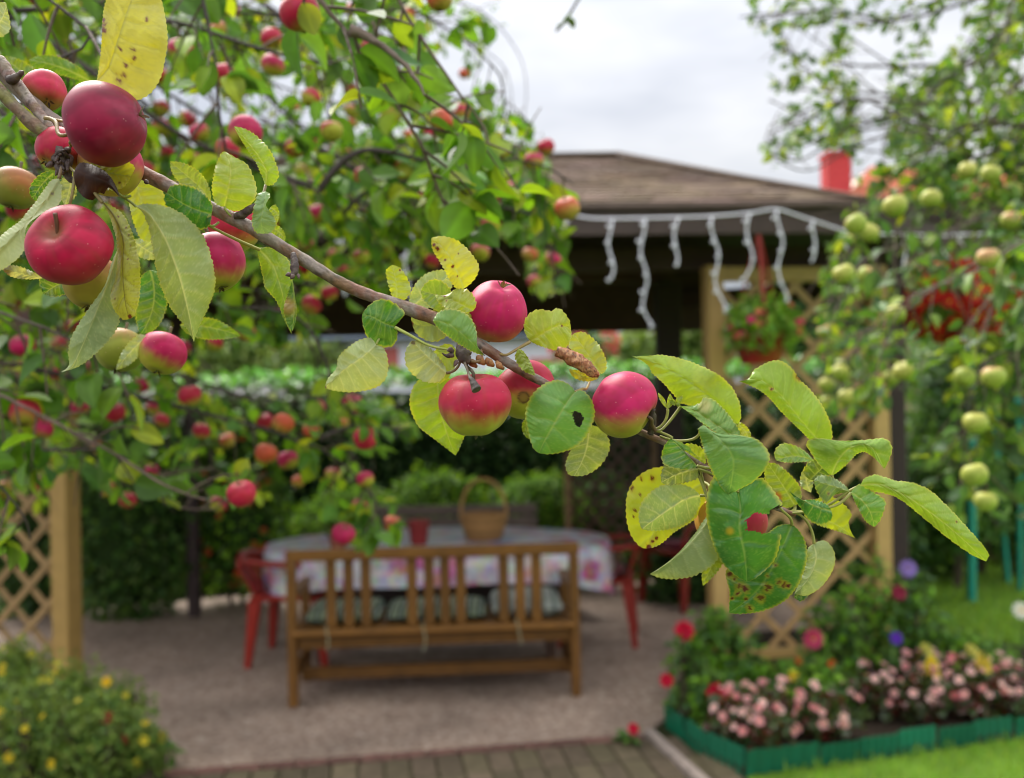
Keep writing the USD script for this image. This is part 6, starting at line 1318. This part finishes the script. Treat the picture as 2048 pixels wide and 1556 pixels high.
def build_tree(name, label, trunk, branches, zone, holes, sparse, seed, leafL, cols, spacing, twig, per, barkcol, largest=300, wide=0.33):
    rng = np.random.default_rng(seed)
    base = np.array([trunk[0][0], trunk[0][1], 0.0])
    t = thing(name, base, label, "apple tree")
    tp = spline(np.array(trunk, float), 24)
    v, f = tube(tp, np.linspace(0.10, 0.055, 24) * trunk_scale(name), 14)
    v = v + (noise(v * 14, 1.0, 2)[:, None] - 0.5) * 0.02
    put(t, "trunk", (v, f), "far_bark", barkcol, smooth=True)
    for k, br in enumerate(branches):
        pts = np.array([at(*p) for p in br["p"]])
        j = tp[int(rng.integers(12, 24))]
        if br.get("root", True):
            a = pts[0]; mid = lerp(j, a, 0.5) + [0, 0, 0.12]
            pts = np.vstack([j, mid, pts])
        n = 12 * len(pts)
        P = spline(pts, n)
        r0 = br.get("r", 0.008)
        px_, py_, _ = project(P)
        inside = np.nonzero(shapely.contains_xy(zone.buffer(25), px_, py_))[0]
        if len(inside) < 4:
            continue
        P = P[(inside[0] if not br.get("root", True) else 0):inside[-1] + 1]; n = len(P)
        v, f = tube(P, np.interp(np.linspace(0, 1, n), [0, 0.3, 1], [r0 * 1.8, r0, r0 * 0.35]), 8)
        v = v + (noise(v * 60, 1.0, k)[:, None] - 0.5) * 0.004
        put(t, "branch", (v, f), "far_bark", np.asarray(br.get("col", barkcol)), smooth=True)
    tw, P, Dr, Nn, Ln = tree_leaves(branches, zone, holes, sparse, rng, leafL, cols, spacing, twig, per)
    mb = MB()
    for w in tw:
        mb.add(tube(w, np.linspace(0.0022, 0.0011, len(w)), 4, cap=False), (0.09, 0.06, 0.04))
    mb.put(t, "twigs", "far_bark", smooth=True, kind="stuff")
    depth = (P - CAM) @ FWD
    C = shade_pick(len(P), rng, cols, 0.22)
    size = Ln / depth
    big = np.argsort(-size)[:largest]
    for i in big:
        hi = size[i] * FPX > 55
        nu, nv = (13, 7) if hi else (7, 5)
        v, f, c = leaves(P[i], Dr[i], Nn[i], Ln[i], Ln[i] * wide * rng.uniform(0.85, 1.15), 0.3, rng.uniform(0.1, 0.8), C[i], nu, nv, vein=0.35)
        put(t, "leaf", (v, f), "leaf_far", c, smooth=True)
    rest = np.setdiff1d(np.arange(len(P)), big)
    v, f, c = leaves(P[rest], Dr[rest], Nn[rest], Ln[rest], Ln[rest] * wide * rng.uniform(0.85, 1.15, len(rest)), 0.3, rng.uniform(0.1, 0.8, len(rest)), C[rest], 5, 3, vein=0.2)
    put(t, "foliage", (v, f), "leaf_far", c, smooth=True, kind="stuff")
    print(name, "leaves", len(P))
    return t, tw
def trunk_scale(name):
    return 1.0

B = lambda *p, **k: dict(p=list(p), **k)
DB = (0.045, 0.032, 0.028); LB = (0.15, 0.11, 0.085)
red_branches = [
    B((-300, 60, 1.5), (120, 20, 1.5), (340, 42, 1.5), (520, 98, 1.55), (660, 128, 1.6), r=0.008, col=DB),
    B((380, -160, 1.35), (410, 20, 1.35), (424, 90, 1.35), (436, 200, 1.35), (452, 300, 1.38), r=0.006, col=DB),
    B((560, -200, 1.05), (640, 0, 1.08), (722, 100, 1.1), (772, 175, 1.12), (838, 282, 1.15), (880, 390, 1.2), (900, 440, 1.2), r=0.0055, col=LB),
    B((-200, 120, 1.3), (15, 235, 1.3), (60, 330, 1.3), (110, 400, 1.3), (160, 520, 1.3), r=0.007, col=DB),
    B((-200, 560, 1.25), (0, 625, 1.25), (110, 665, 1.25), (230, 735, 1.28), r=0.006, col=(0.10, 0.075, 0.06)),
    B((-100, 740, 1.45), (60, 820, 1.45), (180, 880, 1.45), (320, 965, 1.45), (410, 1000, 1.45), r=0.005, col=(0.15, 0.10, 0.08)),
    B((-200, -100, 1.9), (150, 120, 1.9), (330, 250, 1.95), (520, 340, 2.0), (700, 400, 2.05), (860, 430, 2.1), r=0.009, col=DB),
    B((300, -200, 2.6), (600, 60, 2.6), (820, 180, 2.7), (960, 260, 2.8), (1050, 330, 2.8), (1085, 440, 2.85), (1095, 570, 2.85), r=0.007, col=DB),
    B((500, -200, 2.2), (760, -20, 2.2), (900, 60, 2.2), (985, 130, 2.25), (1010, 230, 2.3), r=0.006, col=DB),
    B((700, -200, 1.15), (820, 40, 1.15), (900, 160, 1.18), (960, 240, 1.2), (980, 300, 1.22), r=0.005, col=LB),
    B((700, 60, 1.05), (800, 120, 1.05), (850, 190, 1.05), root=False, r=0.004, col=LB),
    B((300, -220, 3.0), (500, 150, 3.0), (640, 280, 3.0), (760, 340, 3.0), (900, 380, 3.0), (1010, 420, 3.1), r=0.01, col=DB),
    B((0, -200, 2.6), (260, 180, 2.6), (420, 330, 2.7), (520, 430, 2.8), (600, 560, 2.8), r=0.01, col=DB),
    B((-200, 180, 2.2), (120, 300, 2.2), (320, 400, 2.2), (480, 470, 2.3), (620, 520, 2.3), (690, 600, 2.35), r=0.009, col=DB),
    B((-200, 380, 1.7), (100, 470, 1.7), (280, 560, 1.7), (440, 610, 1.75), (600, 640, 1.8), (650, 720, 1.8), (680, 800, 1.85), (710, 830, 1.85), r=0.007, col=DB),
    B((880, 340, 2.0), (960, 400, 2.0), (1060, 430, 2.0), (1100, 500, 2.05), root=False, r=0.004, col=DB),
    B((640, 300, 2.2), (740, 360, 2.2), (840, 440, 2.2), (900, 500, 2.25), (860, 560, 2.3), root=False, r=0.005, col=DB),
    B((-200, 690, 1.9), (120, 750, 1.9), (300, 800, 1.95), (500, 850, 2.0), (620, 890, 2.0), (720, 960, 2.05), (770, 1060, 2.1), r=0.007, col=DB),
    B((640, 880, 2.0), (740, 850, 2.0), (820, 870, 2.0), root=False, r=0.004, col=DB),
    B((-200, 900, 1.6), (60, 900, 1.6), (200, 900, 1.6), (300, 960, 1.6), (330, 1010, 1.62), r=0.006, col=DB),
    B((-250, 500, 2.6), (80, 600, 2.6), (260, 680, 2.7), (380, 800, 2.7), (420, 900, 2.75), (410, 1010, 2.8), r=0.009, col=DB),
    B((-200, 1000, 1.2), (-20, 960, 1.2), (40, 1020, 1.22), (60, 1080, 1.24), r=0.004, col=DB),
    B((-200, 300, 3.0), (50, 520, 3.0), (140, 760, 3.0), (80, 940, 3.0), r=0.012, col=DB),
    B((-200, 20, 3.2), (60, 130, 3.2), (180, 260, 3.2), (300, 360, 3.2), (420, 440, 3.2), r=0.012, col=DB),
    B((-100, -200, 1.0), (60, -30, 1.0), (180, 60, 1.0), (90, 130, 1.0), r=0.004, col=DB),
    B((640, 380, 1.6), (740, 300, 1.6), (900, 330, 1.65), (1040, 320, 1.7), (1150, 370, 1.75), root=False, r=0.004, col=DB),
    B((100, -200, 2.0), (250, -20, 2.0), (420, 20, 2.0), (600, 30, 2.0), (800, 20, 2.1), r=0.008, col=DB),
    B((-200, 250, 1.5), (100, 340, 1.5), (260, 420, 1.5), (300, 560, 1.52), (250, 640, 1.55), r=0.005, col=DB),
    B((450, 290, 1.9), (560, 350, 1.9), (690, 370, 1.9), (800, 330, 1.95), root=False, r=0.004, col=DB),
    B((350, 400, 2.4), (520, 410, 2.4), (680, 440, 2.4), (800, 500, 2.4), root=False, r=0.004, col=DB),
    B((560, 560, 2.2), (640, 570, 2.2), (760, 540, 2.2), root=False, r=0.004, col=DB),
]
RT = [(0.09, 0.21, 0.015), (0.13, 0.26, 0.015), (0.06, 0.15, 0.018), (0.19, 0.30, 0.02), (0.045, 0.12, 0.022), (0.08, 0.17, 0.035), (0.10, 0.23, 0.02), (0.26, 0.33, 0.02)]
def thicken(brs, rng, n, dj, lo, hi):
    out = list(brs)
    for b in brs:
        for k in range(n):
            o = rng.normal(size=2) * dj; f = rng.uniform(lo, hi)
            q = [(x + o[0] + rng.normal() * 14, y + o[1] + rng.normal() * 14, min(max(d * f, 1.3), 4.6)) for x, y, d in b["p"]]
            out.append(dict(b, p=q, r=b.get("r", 0.008) * 0.7, root=False, gap=1.0))
    return out
tree_l, tw_l = build_tree("red_apple_tree", "tall apple tree laden with red apples filling the left of the picture", [(-2.3, 1.9, 0), (-2.25, 1.95, 0.9), (-2.05, 2.0, 1.7), (-1.9, 2.0, 2.4), (-1.7, 2.0, 3.1)], thicken(red_branches, np.random.default_rng(61), 2, 55, 1.15, 2.0), RED_ZONE, HOLES, SPARSE, 41, 0.053, RT, 0.031, 0.11, (4, 8), DB)

# ------------------------------------------------------------------ its apples
def proto_mesh(R, cols, blush, amount, soft, seed):
    return apple_mesh((0, 0, 0), (0, 0, 1), R, 0.93, cols, blush, amount, soft, seed, nt=24, na=32)
PROTOS = {}
def bg_apple(c, R, kind, label, group, rng):
    stem = unit(np.array([rng.normal() * 0.35, rng.normal() * 0.35, 1.0]))
    a = unit(np.cross(stem, (math.cos(rng.uniform(0, 6)), math.sin(rng.uniform(0, 6)), 0.1))); b = np.cross(stem, a)
    M = np.eye(4); M[:3, 0], M[:3, 1], M[:3, 2], M[:3, 3] = a * R / 0.024, b * R / 0.024, stem * R / 0.024, c
    if kind not in PROTOS:
        cols, bl, am, so, sd = KINDS[kind]
        x = UsdGeom.Xform.Define(stage, numbered("/World", "apple")); path = str(x.GetPath())
        x.AddTransformOp().Set(Gf.Matrix4d(*M.T.ravel())); say(x.GetPrim(), label, "apple", group)
        BASES[path] = np.zeros(3)
        v, f, C = proto_mesh(0.024, cols, bl, am, so, sd)
        put(path, "flesh", (v, f), "apple_skin", C, smooth=True)
        put(path, "stalk", tube(spline([(0, 0, 0.014), (0.001, 0, 0.026), (0.005, 0.002, 0.042)], 8), 0.0011, 6), "stalk", (0.10, 0.07, 0.03), smooth=True)
        th = np.arange(5) * 1.256
        d = np.stack([np.cos(th), np.sin(th), -np.ones(5)], 1)
        vv, ff, cc = leaves(np.array([0, 0, -0.019]) + d * 0.001, d, np.tile((0, 0, -1.0), (5, 1)), 0.007, 0.0016, 0.4, 0.5, (0.07, 0.045, 0.025), 4, 3)
        put(path, "calyx", (vv, ff), "leaf_dull", cc)
        PROTOS[kind] = path
        return
    copy_of(PROTOS[kind], "apple", M, label, "apple", group)
KINDS = {
    "red": (ROSE, (0.3, 0, 1), -0.75, 0.5, 71), "pink": (PINK, (0.4, 0, 0.8), -0.35, 0.4, 72), "blush": (ROSE, (0.5, 0.2, 0.8), 0.05, 0.4, 73), "orange": (((0.50, 0.07, 0.03), (0.40, 0.08, 0.03), (0.34, 0.24, 0.04)), (0.5, 0.1, 0.7), -0.2, 0.6, 74),
    "green": (((0.40, 0.40, 0.08), (0.34, 0.36, 0.06), (0.26, 0.34, 0.045)), (0.3, 0, 1), 0.1, 0.6, 75), "tinged": (((0.50, 0.26, 0.13), (0.44, 0.32, 0.09), (0.28, 0.35, 0.05)), (0.5, -0.2, 0.9), 0.45, 0.4, 76),
}
rng = np.random.default_rng(51)
G1 = "red apples out of focus in the left apple tree"
named = [(600, 26, 40, "red", "large blurred red apple at the top edge of the picture"), (362, 98, 26, "pink", "pinkish red apple right of the spotted yellow leaf"), (443, 150, 27, "red", "red apple on the thin dark vertical twig"), (490, 265, 34, "pink", "large blurred red apple behind the upright lime leaf"), (455, 300, 25, "red", "dark red apple touching the large blurred one below left"), (590, 296, 20, "red", "red apple under the white sky gap left of the roof"),
    (806, 343, 23, "blush", "red and green apple hanging before the roof, left of a pair"), (885, 342, 22, "red", "red apple before the roof at the end of the dark twig"), (922, 442, 26, "blush", "broad pale red apple under the roof edge"), (960, 505, 20, "pink", "round pink apple right of the bright yellow leaf"), (20, 600, 22, "pink", "red apple at the left edge below the white leaf tip"), (50, 826, 30, "red", "largest of three red apples at the left edge"), (76, 798, 20, "red", "topmost of three red apples at the left edge"), (80, 858, 25, "pink", "lowest of three red apples at the left edge"),
    (576, 920, 21, "pink", "red apple above the table on a yellowing twig"), (530, 843, 18, "red", "small red apple against the dark hedge"), (705, 808, 22, "pink", "pair apple against the hedge under the pale leaf"), (690, 778, 16, "red", "smaller upper apple of the pair against the hedge"), (553, 685, 17, "red", "small red apple left of the pale garden gap"), (686, 440, 19, "red", "red apple below the roof edge left of a pale leaf"), (770, 460, 20, "red", "deep red apple half behind a lime leaf below the eaves"), (612, 488, 17, "pink", "small pink apple just above the main branch"), (587, 448, 17, "pink", "small pink apple higher above the main branch"), (1092, 294, 18, "red", "red apple at the tree's right tip against the sky"), (683, 845, 15, "orange", "orange red apple below the pair against the hedge"), (120, 690, 18, "blush", "dull red apple among leaves left of the pale leaf")]
ZR = {}
for px, py, r, kind, lab in named:
    D = np.clip(0.0235 * FPX / r, 0.95, 3.0)
    bg_apple(at(px, py, D), r * D / FPX, kind, lab, None, rng)
def spot_label(x, y):
    for ok, where in ((y < 240, "against the sky"), (x > 640 and y < 420, "in front of the shingle roof"), (x > 560 and y < 690, "in front of the dark eaves"), (y < 430, "behind the twigs left of the roof"), (x < 300 and y < 720, "at the far left edge"), (y < 720, "below the main branch"), (x < 330, "above the left lattice and its post"), (True, "in front of the hedge and the table")):
        if ok:
            return f"small blurred ripe apple in the left tree {where}", f"blurred red apples {where}"
ends = [w[-1] for w in tw_l]; rng.shuffle(ends)
cnt = 0; taken = [(a[0], a[1], a[2]) for a in named]
for e in ends:
    c = e + [0, -0.10, -0.035] + rng.normal(size=3) * 0.01
    x, y, z = project(c); R = rng.uniform(0.017, 0.025)
    rp = R * FPX / z
    if not RED_ZONE.contains(Point(x, y)) or any(h.contains(Point(x, y)) for h in HOLES) or z < 1.25 or not (-30 < x < 1180) or y < -20:
        continue
    if any(math.hypot(x - a, y - b) < (rp + q) * 0.8 for a, b, q in taken) or (y < 220 and rng.uniform() > 0.5) or (x < 420 and y > 560 and rng.uniform() > 0.6) or z > 3.6:
        continue
    bg_apple(c, R, rng.choice(["red", "pink", "blush", "orange"], p=[0.32, 0.25, 0.18, 0.25]), *spot_label(x, y), rng)
    taken.append((x, y, rp)); cnt += 1
    if cnt >= 210:
        break

# ------------------------------------------------------------------ apple tree on the right with green apples
GREEN_ZONE = Polygon([(1480, -200), (1500, 60), (1545, 75), (1535, 150), (1575, 270), (1520, 285), (1530, 340), (1580, 340), (1610, 290), (1640, 300), (1650, 300), (1720, 310), (1700, 400), (1660, 430), (1650, 520), (1625, 560), (1640, 640), (1640, 760), (1630, 830), (1745, 850), (1800, 800), (1830, 900), (1860, 1000), (1940, 1060), (2060, 1050), (2500, 1100), (2500, -200)])
GH = [Polygon([(1660, 298), (1715, 310), (1715, 372), (1650, 372)]), Polygon([(1715, 240), (1780, 250), (1770, 335), (1720, 330)]), Polygon([(1700, 60), (1790, 60), (1770, 230), (1720, 240)]), Polygon([(1560, 60), (1660, 50), (1650, 110), (1570, 110)])]
GS = [(Polygon([(1800, 520), (2000, 520), (2000, 670), (1800, 670)]), 0.15), (Polygon([(1760, 400), (2000, 390), (2000, 530), (1700, 530)]), 0.25), (Polygon([(1480, -200), (1760, -200), (1760, 420), (1480, 420)]), 0.5), (Polygon([(1760, -200), (2100, -200), (2100, 330), (1760, 330)]), 0.5), (Polygon([(1600, 420), (1800, 420), (1800, 900), (1600, 900)]), 0.4), (Polygon([(1800, 640), (2100, 640), (2100, 1100), (1800, 1100)]), 0.5)]
green_branches = [
    B((2300, -160, 4.2), (2000, -20, 4.2), (1800, 40, 4.3), (1650, 20, 4.4), (1510, 40, 4.4), r=0.012),
    B((2350, 60, 4.0), (2050, 110, 4.0), (1880, 130, 4.1), (1700, 130, 4.2), (1560, 100, 4.2), r=0.012),
    B((2350, 160, 3.8), (2050, 190, 3.8), (1900, 210, 3.9), (1760, 200, 4.0), (1640, 210, 4.0), (1560, 260, 4.1), r=0.012),
    B((2300, 260, 3.6), (2060, 260, 3.6), (1920, 280, 3.6), (1800, 250, 3.7), (1690, 270, 3.8), (1600, 320, 3.8), (1530, 300, 3.8), r=0.010),
    B((2300, 300, 3.2), (2050, 330, 3.2), (1900, 340, 3.2), (1790, 390, 3.2), (1720, 450, 3.2), (1680, 540, 3.2), (1650, 640, 3.2), (1670, 780, 3.2), r=0.008),
    B((2300, 360, 3.0), (2050, 400, 3.0), (1940, 440, 3.0), (1850, 420, 3.0), (1780, 480, 3.0), (1735, 550, 3.0), r=0.007),
    B((2300, 400, 2.7), (2048, 468, 2.7), (1960, 520, 2.7), (1870, 575, 2.7), (1790, 640, 2.7), (1780, 740, 2.7), r=0.006, col=(0.16, 0.12, 0.10)),
    B((2300, 520, 2.6), (2060, 560, 2.6), (1960, 620, 2.6), (1930, 740, 2.6), (1950, 840, 2.6), r=0.006, col=(0.16, 0.12, 0.10)),
    B((2300, 640, 2.7), (2080, 680, 2.7), (2000, 740, 2.7), (1960, 860, 2.7), (1945, 980, 2.7), r=0.006),
    B((1800, 640, 2.9), (1720, 680, 2.9), (1690, 760, 2.9), (1700, 810, 2.9), root=False, r=0.004),
    B((2300, 60, 3.2), (2100, 200, 3.2), (2000, 330, 3.2), (1980, 420, 3.2), (2010, 520, 3.2), r=0.008),
    B((2300, -100, 3.6), (2060, 30, 3.6), (1960, 150, 3.6), (1900, 240, 3.7), (1830, 330, 3.7), r=0.009),
    B((2300, -200, 4.6), (2000, 60, 4.6), (1820, 150, 4.7), (1680, 60, 4.8), (1600, -10, 4.8), r=0.009),
]
GT = [(0.05, 0.12, 0.025), (0.07, 0.155, 0.03), (0.10, 0.20, 0.03), (0.06, 0.125, 0.045), (0.14, 0.24, 0.03), (0.20, 0.27, 0.03)]
tree_r, tw_r = build_tree("green_apple_tree", "apple tree with pale green apples reaching in from the right edge", [(3.9, 3.5, 0), (3.85, 3.5, 0.9), (3.75, 3.55, 1.8), (3.6, 3.6, 2.6), (3.5, 3.6, 3.4)], thicken(green_branches, np.random.default_rng(62), 2, 60, 0.85, 1.25), GREEN_ZONE, GH, GS, 43, 0.058, GT, 0.033, 0.15, (6, 9), (0.06, 0.045, 0.038), wide=0.27)
rng = np.random.default_rng(52)
ga = [(1790, 412, 24, "green"), (1862, 398, 20, "green"), (1712, 448, 22, "tinged"), (1738, 465, 20, "green"), (1688, 548, 22, "green"), (1734, 552, 20, "tinged"), (1936, 340, 18, "green"), (1982, 348, 20, "green"), (2027, 378, 16, "green"), (1990, 388, 15, "green"), (1977, 516, 23, "tinged"), (2022, 440, 20, "tinged"), (1791, 630, 20, "green"), (1650, 664, 16, "tinged"), (1662, 690, 15, "green"), (1681, 746, 18, "green"), (1653, 770, 15, "green"), (1655, 805, 15, "green"), (1695, 795, 19, "green"), (1729, 798, 18, "green"), (1748, 815, 16, "green"), (1782, 757, 17, "green"), (1807, 742, 20, "green"), (1929, 755, 21, "green"), (1987, 754, 24, "tinged"), (1951, 846, 24, "green"), (1949, 950, 26, "green"), (1938, 985, 17, "green"), (1971, 1003, 22, "green"), (2040, 690, 18, "green"), (1990, 820, 14, "tinged"), (2035, 925, 15, "green"), (1700, 480, 12, "green"), (2045, 900, 14, "green")]
gl = {0: "pale green apple directly below the roof edge, left of a lone apple", 1: "greenish apple against the roof right of the chimney", 2: "pink tinged apple of the pair by the string lights", 3: "lower green apple of the pair by the string lights", 4: "left apple of the pair before the dark beam", 5: "right apple of the pair before the dark beam", 10: "pink tinged apple beside the hanging red flowers", 12: "green apple in front of the top of the dark post", 18: "left one of three green apples before the lattice", 23: "green apple in front of the teal pole", 24: "big pink cheeked apple right of the teal pole", 25: "green apple hanging over the lower teal pole", 26: "largest pale green apple low on the right", 28: "lowest green apple on the right"}
def gspot(x, y):
    return "near the roof edge" if y < 520 else "in front of the lattice" if x < 1770 else "beside the dark post" if x < 1850 else "at the far right"
for k, (px, py, r, kind) in enumerate(ga):
    D = np.clip(0.031 * FPX / r, 2.3, 3.6) * 0.9 - 0.12
    bg_apple(at(px, py, D), r * D / FPX, kind, gl.get(k, f"small blurred pale green apple in the right tree {gspot(px, py)}"), None if k in gl else f"blurred green apples {gspot(px, py)}", rng)
# sprig with one leaf high against the sky
c0 = at(1090, 75, 2.0)
sp_ = [at(1180, -40, 2.0), at(1150, 10, 2.0), at(1135, 35, 2.0), at(1112, 62, 2.0)]
tsp = thing("twig", sp_[0], "lone twig tip with tiny leaves hanging high against the sky", "twig")
put(tsp, "stem", tube(spline(sp_, 12), 0.003, 6), "far_bark", (0.10, 0.09, 0.09), smooth=True)
for k in range(5):
    v, f, c = leaves(sp_[2] + (sp_[3] - sp_[2]) * k / 5, rnd_dirs(1, rng) * 0.7 + [[0.3, 0, 0.3]], [[0, -0.3, 1.0]], 0.03, 0.011, 0.3, 0.3, (0.06, 0.12, 0.03), 7, 5)
    put(tsp, "leaf", (v, f), "leaf", c, smooth=True)
